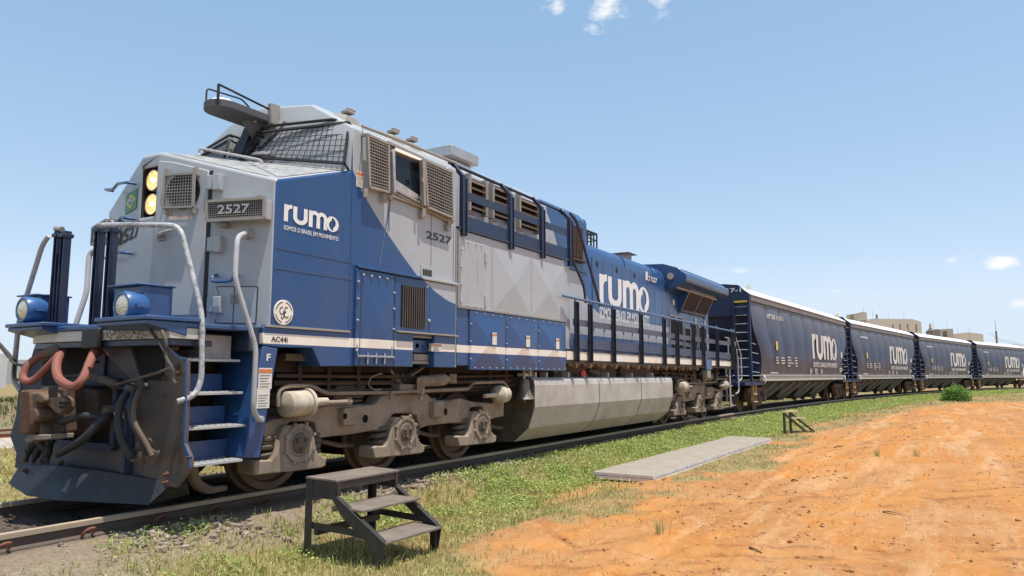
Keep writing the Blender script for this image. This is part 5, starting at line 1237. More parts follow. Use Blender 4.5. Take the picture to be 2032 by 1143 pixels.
def make_wagon():
    W = empty('hopper_wagon', (0, 0, 0), 'dark blue hopper wagon', 'freight wagon', 'covered hopper wagons behind the locomotive')
    sd = MB(); NP = 9; nx = NP * 8; zs = [3.93 - (3.93 - 1.27) * k / 22 for k in range(23)]
    for s_ in (-1, 1):
        vs = []; fs = []
        for z in zs:
            x0 = interp(z, INS); x1 = LW - interp(z, INR)
            env = min(1, (3.93 - z) / .45) * min(1, (z - 1.27) / .6)
            for i in range(nx + 1):
                u = i / nx; b = abs(math.sin(math.pi * NP * u)) ** .7
                mid = math.sin(math.pi * (3.93 - z) / 2.66)
                vs.append((x0 + (x1 - x0) * u, s_ * (1.385 + .055 * b * env + .05 * mid), z))
        n = nx + 1
        for r in range(len(zs) - 1):
            for i in range(nx): fs.append((r * n + i, r * n + i + 1, (r + 1) * n + i + 1, (r + 1) * n + i))
        sd.add(vs, fs)
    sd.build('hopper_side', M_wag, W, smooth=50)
    sm = MB()
    for s_ in (-1, 1):
        for k in range(1, NP):
            u = k / NP; pts = []
            for z in (3.93, 3.4, 2.9, 2.5, 2.2, 1.9, 1.6, 1.27):
                x0 = interp(z, INS); x1 = LW - interp(z, INR); mid = math.sin(math.pi * (3.93 - z) / 2.66); pts.append((x0 + (x1 - x0) * u, s_ * (1.388 + .05 * mid), z))
            sm.tube(pts, .010, 4)
    sm.build_each('side_seam', M_gut, W, key=lambda c: (c[1] > 0, round(c[0] * 2)))
    ed = MB()
    for end in (0, 1):
        tab = INS if end == 0 else INR
        ps = [(interp(z, tab) + .015, z) for z in (4.0, 3.5, 3.0, 2.75, 2.45, 2.15, 1.9, 1.27)]
        if end: ps = [(LW - x, z) for x, z in ps]
        vs = [(x, y, z) for x, z in ps for y in (-1.40, 1.40)]; ed.add(vs, [(2 * k, 2 * k + 1, 2 * k + 3, 2 * k + 2) for k in range(len(ps) - 1)])
    ed.build_each('hopper_end', M_wagend, W)
    rf = MB(); pr = [(-HW - .01, 4.06), (-HW, 4.10), (-1.06, 4.37), (-.5, 4.45), (0, 4.465), (.5, 4.45), (1.06, 4.37), (HW, 4.10), (HW + .01, 4.06)]
    rf.loft([[(-.02, y, z) for y, z in pr], [(LW + .02, y, z) for y, z in pr]]); rf.build('roof', M_roof, W, bevel=.01)
    gt = MB()
    for s_ in (-1, 1): gt.box(0, LW, min(s_ * 1.36, s_ * (HW - .01)), max(s_ * 1.36, s_ * (HW - .01)), 3.86, 4.057)
    gt.build('gutter', M_gut, W, bevel=.008)
    eh = MB()
    for x in (-.10, LW + .02):
        eh.prism([(x, -HW + .05, 3.35), (x, -HW + .02, 4.06), (x, -1.04, 4.43), (x, -.5, 4.50), (x, .5, 4.50), (x, 1.04, 4.43), (x, HW - .02, 4.06), (x, HW - .05, 3.35)], (.08, 0, 0))
    eh.build_each('end_head', M_wagend, W)
    hd = MB()
    for x in (.5, LW - .7): hd.tube([(x, -1.15, 4.30), (x, -1.2, 4.5), (x + .28, -1.2, 4.5), (x + .28, -1.15, 4.30)], .015, 6, .05)
    hd.build('roof_grip', M_yellow, W)
    for end in (0, 1):
        x = -.12 if end == 0 else LW + .12; sx = 1 if end == 0 else -1
        lp = MB()
        for y in (-1.40, -.88): lp.box(x - .05, x + .05, y - .045, y + .045, .98, 4.02)
        if end == 0: lp.box(x - .05, x + .05, 1.355, 1.445, .98, 4.02); lp.box(x - .05, x + .05, .84, .93, .98, 4.02)
        lo_ = lp.build_each('end_post', M_wagend, W, bevel=.008)[0]
        rg = MB()
        for k in range(9): rg.tube([(x - .03, -1.40, 1.25 + .30 * k), (x - .03, -.88, 1.25 + .30 * k)], .014, 6)
        rg.build('ladder_rung', M_tube, lo_)
        yb = MB(); yb.box(x - .07, x + .0, -1.36, -.92, 3.80, 3.86); yb.build('yellow_bar', M_yellow, lo_)
        rs = MB()
        for k in range(4): xx = interp(1.4 + .33 * k, INS if end == 0 else INR); rs.tube([(x, -1.41, 1.4 + .33 * k), (x + sx * max(.3, xx * .8), -1.43, 1.36 + .33 * k)], .014, 6)
        rs.build('side_rung', M_tube, lo_)
        pf = MB(); x0, x1 = sorted((x - sx * .75, x + sx * 1.35)); pf.box(x0, x1, -1.42, 1.42, .92, 1.05); pf.build('end_platform', M_wagend, W, bevel=.01)
        eq = MB()
        for k in range(5): xx = x + sx * (.1 + .12 * k); eq.box(min(xx, xx + sx * .1), max(xx, xx + sx * .1), -.7 + .25 * k, -.55 + .25 * k, 1.05, 1.5 + .2 * (k % 3))
        eq.tube([(x, -.9, 1.45), (x, .9, 1.45)], .02, 6); eq.build('brake_gear', M_dark, W)
        st = MB()
        for xx in (x + sx * .10, x + sx * .42): st.box(min(xx, xx + sx * .07), max(xx, xx + sx * .07), -1.42, -1.34, .35, .918)
        st.build('step_ladder', M_ochre, W)
        rr = MB()
        for z in (.36, .62): rr.box(min(x + sx * .1, x + sx * .5), max(x + sx * .1, x + sx * .5), -1.45, -1.36, z - .015, z + .015)
        rr.build('step_rung', M_wsill, W)
        cp = MB(); x0, x1 = sorted((x - sx * .6, x - sx * 1.15)); cp.box(x0, x1, -.13, .13, .70, .92); cp.build('coupler', M_rust, W, bevel=.02)
        # truck
        tc_ = 1.05 if end == 0 else LW - 1.25
        tk = MB()
        for s_ in (-1, 1):
            q = [(tc_ - 1.05, .66), (tc_ - 1.0, .82), (tc_ - .55, .84), (tc_ + .55, .84), (tc_ + 1.0, .82), (tc_ + 1.05, .66), (tc_ + 1.0, .40), (tc_ + .7, .36), (tc_ + .42, .20), (tc_ - .42, .20), (tc_ - .7, .36), (tc_ - 1.0, .40)]
            tk.prism([(a, s_ * 1.22, b) for a, b in q], (0, -s_ * .14, 0))
        tk.box(tc_ - .25, tc_ + .25, -1.1, 1.1, .5, .75); to = tk.build('truck', M_rust, W, bevel=.015)
        vd = MB()
        for dx in (-.55, .55): vd.box(tc_ + dx - .17, tc_ + dx + .17, -1.226, -1.222, .52, .70)
        vd.box(tc_ - .24, tc_ + .24, -1.226, -1.222, .28, .66); vd.build('frame_opening', M_void, to)
        sp = MB()
        for dx in (-.14, .14):
            pts = [(tc_ + dx + .075 * math.cos(t), -1.20 + .04 * math.sin(t), .26 + .36 * i / 40) for i, t in enumerate([2 * math.pi * i / 8 for i in range(41)])]; sp.tube(pts, .022, 5)
        sp.build('spring', M_truckdark, to)
        for dx in (-.82, .82):
            w_ = MB()
            for s_ in (-1, 1): w_.lathe([(0, 0), (.1, 0), (.36, .04), (.43, 0), (.435, .09), (.465, .10), (.465, .13), (.3, .1), (0, .1)], (tc_ + dx, s_ * .87, .44), (0, -s_, 0), 28)
            w_.cyl((tc_ + dx, -.87, .44), (tc_ + dx, .87, .44), .08, n=10); w_.build('wheelset', M_wheel, to)
            b_ = MB(); b_.lathe([(.14, 0), (.14, .05), (.10, .07), (0, .07)], (tc_ + dx, -1.22, .46), (0, -1, 0), 16); b_.build('axle_cap', M_truckdark, to)
    sl = MB(); sl.box(1.0, LW - 1.25, -1.47, -1.36, 1.06, 1.25); sl.box(.95, LW - 1.2, -1.50, -1.36, 1.253, 1.285); sl.box(1.0, LW - 1.25, 1.36, 1.47, 1.06, 1.25)
    sl.build('side_sill', M_wsill, W, bevel=.012)
    bl = MB()
    for x in (1.02, LW - 1.30): bl.tube([(x, -1.48, 1.24), (x + .0, -1.54, 1.22), (x, -1.55, 1.05), (x + .08, -1.5, 1.0)], .03, 6, .04)
    bl.build_each('tow_hook', M_white, W)
    ch = MB(); ch.box(2.2, LW - 2.4, -1.30, 1.30, .985, 1.05); ch.build('centre_frame', M_chute, W)
    for k in range(4):
        xc = 3.1 + 2.75 * k
        h = MB(); h.loft([[(xc - 1.2, -1.2, .98), (xc + 1.5, -1.2, .98), (xc + 1.5, 1.2, .98), (xc - 1.2, 1.2, .98)], [(xc - .55, -.75, .26), (xc + .35, -.75, .26), (xc + .35, .75, .26), (xc - .55, .75, .26)]]); ho2 = h.build('discharge_chute', M_chute, W, bevel=.01)
        g = MB()
        for j in range(2):
            x0 = xc - .1 + 1.25 * j; g.prism([(x0, -1.26, .975), (x0 + .62, -1.26, .975), (x0 - .45, -.85, .42), (x0 - .95, -.85, .42)], (0, .03, .02))
        g.build('chute_gusset', mat('grey gusset', (.115, .108, .103), .75, dirt=(.07, .06, .055), dirt_amt=.6, scale=4), ho2)
    tx = MB(); y = -1.497
    wordmark(tx, (8.45, y, 2.0), (5.0, 0, 0), (0, 0, 1.12)); tx.build('logo', M_wdirty, W)
    tx = MB(); words(tx, 'SOMOS O BRASIL EM MOVIMENTO', (8.5, y, 1.64), (4.9, 0, 0), (0, 0, .22), .015); tx.build('slogan_lettering', M_wdirty, W)
    tl = MB()
    for (x, z, w_) in ((2.7, 1.93, .35), (2.7, 1.83, .35), (2.7, 1.73, .4), (3.4, 1.93, .5), (3.4, 1.83, .55), (3.4, 1.73, .5), (4.3, 1.97, .5), (4.3, 1.86, .55), (4.3, 1.75, .9), (4.3, 1.64, .4), (5.4, 1.97, .4), (5.4, 1.86, .45), (5.4, 1.75, .45), (5.5, 1.64, .3),
                       (7.9, 1.52, .3), (7.9, 1.44, .35), (7.9, 1.36, .25), (8.8, 1.54, .4), (8.75, 1.46, .5), (8.8, 1.36, .45), (9.9, 1.52, .3), (9.9, 1.44, .35), (9.9, 1.36, .3), (13.9, 1.62, .75), (13.9, 1.54, .75), (13.9, 1.46, .5), (1.9, 1.36, 1.0)):
        n_ = max(1, int(w_ / .13)); ww = w_ / n_
        for i in range(n_): tl.box(x + ww * i, x + ww * (i + .78), -1.4985, -1.4965, z - .022, z + .022)
    tl.build('small_lettering', M_wdirty, W)
    bt = MB(); bt.box(14.4, 14.75, -1.4985, -1.4965, 2.15, 2.42); bt.build('data_panel', M_wdirty, W)
    return W
W0 = make_wagon()
nm = MB(); words(nm, 'HTT35 1117-1', (1.75, -1.475, 3.36), (2.2, 0, 0), (0, 0, .17), .03); num1 = nm.build('number_lettering', M_wdirty, W0)
eb = MB(); words(eb, '17-1', (-.104, -.65, 4.18), (0, -.50, 0), (0, 0, .15), .02); endn = eb.build('end_number', M_white, W0)
yl = MB(); yl.box(2.75, 3.0, -1.4985, -1.4965, 2.22, 2.55); yl.box(0, 0, 0, 0, 0, 0) if False else None; yel = yl.build('yellow_plate', M_yellow, W0)
WL = ['dark blue hopper wagon coupled directly behind the locomotive, with a yellow plate on its side',
      'second hopper wagon from the locomotive, dusty blue with a white roof',
      'third hopper wagon from the locomotive, seen behind the green bush',
      'farthest hopper wagon, cut off by the right edge of the photo']
S0 = [26.45, 44.0, 61.95, 80.0]
def place_wagon(o, i):
    c, a = trk(S0[i] + LW / 2)
    d = Vector((math.cos(a), math.sin(a), 0)); p = c - d * (LW / 2)
    o.location = p; o.rotation_euler = (0, 0, a); o['label'] = WL[i]
skip = {num1.name, endn.name}
def copy_wagon(src):
    c = src.copy(); C.objects.link(c)
    for ch in list(src.children):
        if ch.name in skip: continue
        copy_tree(ch, c)
    return c
for i in range(1, 4):
    o = copy_wagon(W0); place_wagon(o, i)
    mk = MB()
    for k in range(8): mk.box(1.75 + .2 * k, 1.75 + .2 * k + .15, -1.478, -1.475, 3.36, 3.45)
    OFF[o.name] = Vector((0, 0, 0)); mk.build('number_lettering', M_wdirty, o)
place_wagon(W0, 0)
# ------------------------------------------------------------------ ground
def vnoise(x, y, scale, seed=0, octaves=4):
    x = np.asarray(x, float) * scale; y = np.asarray(y, float) * scale; out = np.zeros_like(x); amp = .5; tot = 0
    for o in range(octaves):
        xi = np.floor(x).astype(np.int64); yi = np.floor(y).astype(np.int64); fx = x - xi; fy = y - yi
        fx = fx * fx * (3 - 2 * fx); fy = fy * fy * (3 - 2 * fy)
        def h(a, b):
            n = (a * 374761393 + b * 668265263 + (seed + o) * 1442695041) & 0x7fffffff
            n = ((n ^ (n >> 13)) * 1274126177) & 0x7fffffff
            return ((n ^ (n >> 16)) & 0xffff) / 65535.0
        v = (h(xi, yi) * (1 - fx) + h(xi + 1, yi) * fx) * (1 - fy) + (h(xi, yi + 1) * (1 - fx) + h(xi + 1, yi + 1) * fx) * fy
        out += amp * v; tot += amp; amp *= .5; x = x * 2.03 + 17.1; y = y * 2.03 + 5.7
    return out / tot
def sstep(x, a, b):
    t = np.clip((x - a) / (b - a), 0, 1); return t * t * (3 - 2 * t)
def track_d(X, Y):
    X = np.asarray(X, float); Y = np.asarray(Y, float)
    r = np.hypot(X - XC0, Y - (YC - RAD)); return np.where(X < XC0, Y - YC, r - RAD)
BX = [-60, 3.6, 4.6, 5.4, 6.6, 7.3, 8.95, 11.0, 13.4, 16.4, 22.6, 29.6, 39, 48, 53, 60, 75, 120]
BY = [-60, -8, 2.9, 3.75, 4.0, 3.85, 3.74, 3.7, 3.3, 3.1, 3.2, 2.8, 2.0, .7, -2, -9, -30, -90]
def earth_mask(X, Y):
    b = np.interp(X, BX, BY) + (vnoise(X, Y, .9, 3) - .5) * 1.5 + (vnoise(X, Y, 3, 5) - .5) * .9
    e = sstep(b - Y, -.25, .35)
    patch = sstep(vnoise(X, Y, .75, 9), .56, .70) * sstep(Y, 5.6, 4.4) * sstep(X, 6.5, 9.5) * .9
    hole = sstep(vnoise(X, Y, .6, 12), .66, .74) * sstep(b - Y, 1.6, .4)
    return np.clip(np.maximum(e, patch) - hole * .7, 0, 1)
def ground_z(X, Y):
    X = np.asarray(X, float); Y = np.asarray(Y, float); d = track_d(X, Y)
    near = np.where(d < 0, -.145 - .235 * sstep(-d, 1.15, 2.35), -.145 - .16 * sstep(d, 1.4, 2.6))
    e = earth_mask(X, Y)
    z = near + .07 * sstep(-d, 2.9, 3.6)
    fade = sstep(np.hypot(X, Y), 60, 25)
    rough = (vnoise(X, Y, 1.1, 1) - .5) * .07 + (vnoise(X, Y, 6, 2) - .5) * .025 * e + (vnoise(X, Y, 14, 21, 3) - .5) * .016 * e
    off = sstep(np.abs(d), 1.2, 2.0)
    # wheel ruts worn into the bare earth
    u = Y - (1.9 + .02 * X + .35 * np.sin(X * .22)); w = Y + .45 * (X - 6.3) - 3.3
    rut = np.zeros_like(z)
    for c, wd, dp in ((.0, .12, .030), (.75, .12, .026), (-.9, .10, .02)): rut -= dp * np.exp(-((u - c) / wd) ** 2) - dp * .5 * np.exp(-((u - c - .22) / .1) ** 2)
    for c, wd, dp in ((.0, .10, .035), (.55, .10, .03), (-.7, .12, .03)): rut -= (dp * np.exp(-((w - c) / wd) ** 2) - dp * .6 * np.exp(-((w - c - .2) / .09) ** 2)) * sstep(X, 11, 6)
    mound = .075 * np.exp(-(((X - 5.7) / .55) ** 2 + ((Y - 3.75) / .22) ** 2)) + .06 * np.exp(-(((X - 6.8) / .9) ** 2 + ((Y - 3.9) / .12) ** 2)) + .05 * np.exp(-(((X - 4.6) / .4) ** 2 + ((Y - 3.45) / .2) ** 2))
    return z + (rough + (rut * e + mound * (.6 + .8 * vnoise(X, Y, 5, 31)))) * off * fade + .004 * 0
def axis(segs):
    out = []
    for a, b, s in segs: out += list(np.arange(a, b, s))
    return np.array(out)
gx = np.concatenate([-np.geomspace(2500, 40, 12), axis([(-38, -4, 3), (-4, 2.5, .3), (2.5, 12, .045), (12, 24, .09), (24, 45, .25), (45, 110, 1.0)]), np.geomspace(112, 3000, 16)])
gy = np.concatenate([-np.geomspace(2500, 34, 12), axis([(-32, -8, 1.5), (-8, -1, .3), (-1, 2, .08), (2, 6.6, .04), (6.6, 9.5, .15), (9.5, 40, .8)]), np.geomspace(42, 3000, 16)])
GX, GY = np.meshgrid(gx, gy, indexing='ij'); GZ = ground_z(GX, GY)
nxg, nyg = GX.shape
co = np.stack([GX, GY, GZ], -1).reshape(-1, 3).astype(np.float32)
ii = np.arange(nxg * nyg).reshape(nxg, nyg)
qd = np.stack([ii[:-1, :-1], ii[1:, :-1], ii[1:, 1:], ii[:-1, 1:]], -1).reshape(-1, 4)
def fast_mesh(name, co, faces, cols=None, attr='tint', smooth=False):
    """faces: (n,k) array, or a list of such arrays"""
    fl = faces if isinstance(faces, list) else [faces]
    me = bpy.data.meshes.new(name); me.vertices.add(len(co)); me.vertices.foreach_set('co', np.asarray(co, np.float32).ravel())
    loops = np.concatenate([f.ravel() for f in fl]); tot = np.concatenate([np.full(len(f), f.shape[1]) for f in fl]); st = np.concatenate([[0], np.cumsum(tot)[:-1]])
    me.loops.add(len(loops)); me.loops.foreach_set('vertex_index', loops.astype(np.int32))
    me.polygons.add(len(tot)); me.polygons.foreach_set('loop_start', st.astype(np.int32)); me.polygons.foreach_set('loop_total', tot.astype(np.int32))
    me.polygons.foreach_set('use_smooth', np.full(len(tot), smooth))
    if cols is not None:
        a = me.attributes.new(attr, 'FLOAT_COLOR', 'POINT'); c4 = np.ones((len(co), 4), np.float32); c4[:, :cols.shape[1]] = cols; a.data.foreach_set('color', c4.ravel())
    me.update(calc_edges=True); me.validate(); return me
D = track_d(GX, GY)
bed = sstep(np.where(D < 0, 1.5 + .45 * sstep(GX, 9, 5), 2.0) + (vnoise(GX, GY, 1.5, 40) - .5) * .7 - np.abs(D), -.15, .2); earth = earth_mask(GX, GY)
zone = np.stack([earth, bed, sstep(np.abs(D), 1.0, .8)], -1).reshape(-1, 3)
gm = fast_mesh('ground', co, qd, zone, 'zone', True)
t = NT('ground'); t.rough(.95); t.b.inputs['Specular IOR Level'].default_value = .15
at = t.n('ShaderNodeAttribute', attribute_name='zone'); sp = t.n('ShaderNodeSeparateColor'); t.l(at.outputs['Color'], sp.inputs[0])
g = t.geo()
n1 = t.noise(.55, 8, .62, g); n2 = t.noise(3.2, 8, .68, g); n3 = t.noise(26, 5, .7, g); n4 = t.noise(.9, 6, .6, g, sc=(.25, 1.4, 1)); n5 = t.noise(90, 3, .7, g); n6 = t.noise(9, 6, .68, g, sc=(.7, 1.3, 1)); n7 = t.noise(1.7, 5, .6, g, sc=(.16, 1.5, 1))
ec = t.mix(t.ramp(n2, .35, .68), (0.337, 0.135, 0.040), (0.402, 0.208, 0.086))
ec = t.mix(t.ramp(n4, .45, .60, 0, .85), ec, (0.456, 0.186, 0.045))
ec = t.mix(t.ramp(n1, .50, .70, 0, .6), ec, (0.434, 0.253, 0.121))
ec = t.mix(t.ramp(n7, .52, .68, 0, .7), ec, (0.499, 0.315, 0.166)); ec = t.mix(t.ramp(n6, .56, .68, 0, .42), ec, (0.239, 0.100, 0.032)); ec = t.mix(t.ramp(n6, .46, .36, 0, .5), ec, (0.511, 0.298, 0.141))
ec = t.mix(t.ramp(n3, .58, .72, 0, .7), ec, (0.163, 0.067, 0.025))
ec = t.mix(t.ramp(n5, .60, .72, 0, .5), ec, (0.499, 0.304, 0.151))
tk_ = t.n('ShaderNodeAttribute', attribute_name='track'); tks = t.n('ShaderNodeSeparateColor'); t.l(tk_.outputs['Color'], tks.inputs[0])
tf = t.math('MULTIPLY', tks.outputs[0], t.ramp(n6, .30, .62, 1, .35)); ec = t.mix(tf, ec, (.44, .205, .068))
ec = t.mix(t.math('MULTIPLY', tks.outputs[1], t.ramp(n3, .3, .6, .25, .9)), ec, (.20, .075, .028))
gc = t.mix(t.ramp(n2, .4, .65), (.20, .155, .07), (.34, .27, .12)); gc = t.mix(t.ramp(n3, .5, .7, 0, .6), gc, (.10, .09, .035)); gc = t.mix(t.ramp(n1, .45, .6, 0, .5), gc, (.22, .12, .06))
bc = t.mix(t.ramp(n3, .35, .7), (.06, .045, .036), (.17, .13, .105)); bc = t.mix(t.ramp(n2, .45, .65, 0, .5), bc, (.035, .03, .028))
lc = t.mix(t.ramp(n3, .35, .65), (.15, .112, .08), (.30, .235, .17)); lc = t.mix(t.ramp(n2, .4, .62, 0, .6), lc, (.19, .135, .085)); lc = t.mix(t.ramp(n5, .55, .7, 0, .7), lc, (.40, .34, .25))
bc = t.mix(sp.outputs[2], lc, bc)
c = t.mix(sp.outputs[0], gc, ec); c = t.mix(sp.outputs[1], c, bc); t.base(c)
t.bump(t.math('ADD', t.math('ADD', t.math('MULTIPLY', n3, .7), t.math('MULTIPLY', n5, .35)), t.math('MULTIPLY', n6, 1.0)), .5, .035)
# compacted wheel bands (red channel) and the crumbled ridges beside them (green channel)
def band_lines(X, Y):
    m = np.zeros_like(X); rg = np.zeros_like(X)
    for pts, wd in ((((880, 1130), (1300, 1126), (2032, 1098)), .10), (((1040, 1082), (1400, 1090), (1720, 1100)), .13), (((1700, 1000), (1850, 985), (2100, 968)), .14), (((1500, 905), (1750, 880), (2100, 862)), .16), (((1250, 1010), (1600, 985), (2050, 930)), .12)):
        q = [R(a, b, -.31) for a, b in pts]
        for a, b in zip(q, q[1:]):
            dx, dy = b.x - a.x, b.y - a.y; L2 = dx * dx + dy * dy; tt = np.clip(((X - a.x) * dx + (Y - a.y) * dy) / L2, 0, 1)
            ds = np.hypot(X - a.x - tt * dx, Y - a.y - tt * dy) + (vnoise(X, Y, 2.2, 130) - .5) * .16
            m = np.maximum(m, sstep(ds, wd * 1.15, wd * .55)); rg = np.maximum(rg, np.exp(-((ds - wd * 1.55) / (wd * .3)) ** 2) * sstep(vnoise(X, Y, 3.1, 131), .45, .6))
    return m, rg
bm_, rg_ = band_lines(GX, GY); a_tr = gm.attributes.new('track', 'FLOAT_COLOR', 'POINT'); c4 = np.zeros((nxg * nyg, 4), np.float32); c4[:, 0] = bm_.ravel(); c4[:, 1] = rg_.ravel(); c4[:, 3] = 1; a_tr.data.foreach_set('color', c4.ravel())
gm.materials.append(t.m); ground = bpy.data.objects.new('ground', gm); C.objects.link(ground); struct(ground)

# ------------------------------------------------------------------ rails, clips, second track
M_rail = mat('brown rail', (.085, .062, .048), .75, dirt=(.16, .11, .08), dirt_amt=.6, scale=6)
M_railtop = mat('worn sunlit rail head', (.46, .36, .26), .5, metal=.2, dirt=(.28, .19, .12), dirt_amt=.5, scale=3)
M_railred = mat('rusty rail', (.24, .11, .055), .75, dirt=(.34, .17, .09), dirt_amt=.6, scale=4)
def rail(path, name, m2, label, group):
    prof = [(-.035, -.002), (-.028, .0), (.028, .0), (.035, -.004), (.033, -.044), (.010, -.056), (.010, -.118), (.065, -.135), (.065, -.15), (-.065, -.15), (-.065, -.135), (-.010, -.118), (-.010, -.056), (-.033, -.044), (-.035, -.006)]
    r = MB(); rings = []
    for p, a in path:
        nx_, ny_ = -math.sin(a), math.cos(a); rings.append([(p.x + nx_ * u, p.y + ny_ * u, p.z + v) for u, v in prof])
    r.loft(rings)
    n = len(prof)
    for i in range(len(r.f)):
        if len(r.f[i]) == 4 and i % n in (0, 1, 2, n - 1, n - 2): r.mi[i] = 1  # worn top; near side of the head also pale, sunlight painted onto it
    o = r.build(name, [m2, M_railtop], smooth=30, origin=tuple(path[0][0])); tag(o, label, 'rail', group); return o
SS = [-30, -8, 0] + list(np.arange(3, 17, 3.5)) + list(np.arange(17, 140, 4.0))
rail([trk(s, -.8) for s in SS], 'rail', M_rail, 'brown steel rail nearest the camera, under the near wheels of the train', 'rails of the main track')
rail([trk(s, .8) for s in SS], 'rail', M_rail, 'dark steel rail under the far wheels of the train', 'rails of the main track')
cl0 = MB(); pts = [Vector((-.05, -.075, -.13)), Vector((-.055, -.10, -.09)), Vector((-.03, -.13, -.06)), Vector((.02, -.13, -.055)), Vector((.05, -.10, -.08)), Vector((.045, -.06, -.115))]
cl0.tube(pts, .014, 7, .03)
first = None; sub = None
LC = ['rusty red rail clip nearest the bottom left corner', 'second rusty red rail clip from the left edge, at the foot of the near rail', 'rusty rail clip in the shade beside the pilot plow', 'rusty rail clip in the shade below the front steps', 'rusty rail clip behind the left leg of the black steps']
for k, X in enumerate((R(27, 1098, -.12).x, R(186, 1064, -.12).x, R(320, 1037, -.12).x, R(428, 1017, -.12).x, R(530, 999, -.12).x)):
    if first is None: o = first = cl0.build('rail_clip', mat('red clip', (.20, .075, .045), .7, dirt=(.12, .05, .03), dirt_amt=.6, scale=20))
    else: o = first.copy(); C.objects.link(o)
    o.location = (X, YC - .8, .0); tag(o, LC[k], 'rail clip', 'rail clips along the near rail')
def track2(s, off): return Vector((s, 19.6 + off, -.02)), 0.0
rail([track2(s, -.8) for s in (-40, 0, 40, 90, 160)], 'rail', M_railred, 'rusty orange rail of the far siding, the nearer of the two', 'rails of the far siding')
rail([track2(s, .8) for s in (-40, 0, 40, 90, 160)], 'rail', M_railred, 'rusty orange rail of the far siding, the farther of the two', 'rails of the far siding')
sb = MB(); sb.loft([[(-60, 17.9, -.32), (-60, 18.4, -.155), (-60, 20.9, -.155), (-60, 21.4, -.32)], [(170, 17.9, -.32), (170, 18.4, -.155), (170, 20.9, -.155), (170, 21.4, -.32)]]); sbo = sb.build('siding_ballast', mat('pale ballast', (.40, .35, .30), .9, dirt=(.2, .15, .12), dirt_amt=.7, scale=6, streak=False, bump=.6)); struct(sbo)

# ------------------------------------------------------------------ stones, clods
def stones(name, pts, sizes, m, label=None):
    base = []
    ico = bmesh.new(); bmesh.ops.create_icosphere(ico, subdivisions=1, radius=1); iv = np.array([v.co[:] for v in ico.verts]); ifc = np.array([[v.index for v in f.verts] for f in ico.faces]); ico.free()
    n = len(pts); V = np.zeros((n, len(iv), 3), np.float32); F_ = np.zeros((n, len(ifc), 3), np.int64)
    cols = np.zeros((n, len(iv), 3), np.float32)
    for i in range(n):
        s = sizes[i] * np.array([rng.uniform(.7, 1.3), rng.uniform(.6, 1.1), rng.uniform(.4, .8)])
        v = iv * (1 + rng.uniform(-.28, .28, (len(iv), 1))) * s; a = rng.uniform(0, 6.28); ca, sa = math.cos(a), math.sin(a)
        V[i, :, 0] = v[:, 0] * ca - v[:, 1] * sa + pts[i][0]; V[i, :, 1] = v[:, 0] * sa + v[:, 1] * ca + pts[i][1]; V[i, :, 2] = v[:, 2] + pts[i][2] + s[2] * .35
        F_[i] = ifc + i * len(iv); cols[i] = rng.uniform(.55, 1.25)
    me = fast_mesh(name, V.reshape(-1, 3), F_.reshape(-1, 3), cols.reshape(-1, 3)); me.materials.append(m)
    o = bpy.data.objects.new(name, me); C.objects.link(o); o['kind'] = 'stuff'; return o
def stone_mat(name, a, b):
    t = NT(name); t.rough(.9); at = t.n('ShaderNodeAttribute', attribute_name='tint'); c = t.mix(t.ramp(t.noise(9, 5, .6, t.geo()), .35, .65), a, b)
    m = t.n('ShaderNodeMix', data_type='RGBA', blend_type='MULTIPLY'); m.inputs['Factor'].default_value = 1; t.l(c, m.inputs['A']); t.l(at.outputs['Color'], m.inputs['B']); t.base(m.outputs['Result']); return t.m
N = 4200; X = rng.uniform(1.5, 24, N) ; X = 1.5 + (X - 1.5) ** 1.15 * .75; d = -rng.gamma(2.0, .26, N) - .92; d = np.where(d < -2.4, -rng.uniform(1.0, 1.6, N), d)
keep = (vnoise(X, YC + d, 1.1, 60) > .40) & ((d > -1.5) | (vnoise(X, YC + d, .7, 61) > .52)); X, d = X[keep], d[keep]; Y = YC + d
stones('ballast_stones', np.stack([X, Y, ground_z(X, Y)], -1), rng.uniform(.012, .042, len(X)) * (1 + .6 * (rng.random(len(X)) > .9)), stone_mat('ballast stone', (.17, .12, .095), (.33, .26, .205)))
X = rng.uniform(0, 26, 1500); Y = YC + rng.uniform(-.66, .66, 1500); stones('track_stones', np.stack([X, Y, ground_z(X, Y)], -1), rng.uniform(.012, .035, 1500), stone_mat('oily stone', (.03, .027, .025), (.07, .06, .05)))
r_ = 3.4 * (60 / 3.4) ** rng.random(30000); a_ = np.radians(rng.uniform(-6, 62, 30000)); X = r_ * np.cos(a_); Y = r_ * np.sin(a_); e = earth_mask(X, Y); bb_, gg_ = band_lines(X, Y); k = (e > .4) & (rng.random(len(X)) < .12 + .75 * sstep(vnoise(X, Y, 1.0, 70), .46, .62) + gg_) & (bb_ < .3); X, Y, r_ = X[k], Y[k], r_[k]
stones('earth_clods', np.stack([X, Y, ground_z(X, Y)], -1), np.minimum(rng.gamma(1.3, .0036, len(X)), .022) * (1 + r_ / 22), stone_mat('earth clod', (.26, .10, .04), (.40, .19, .09)))

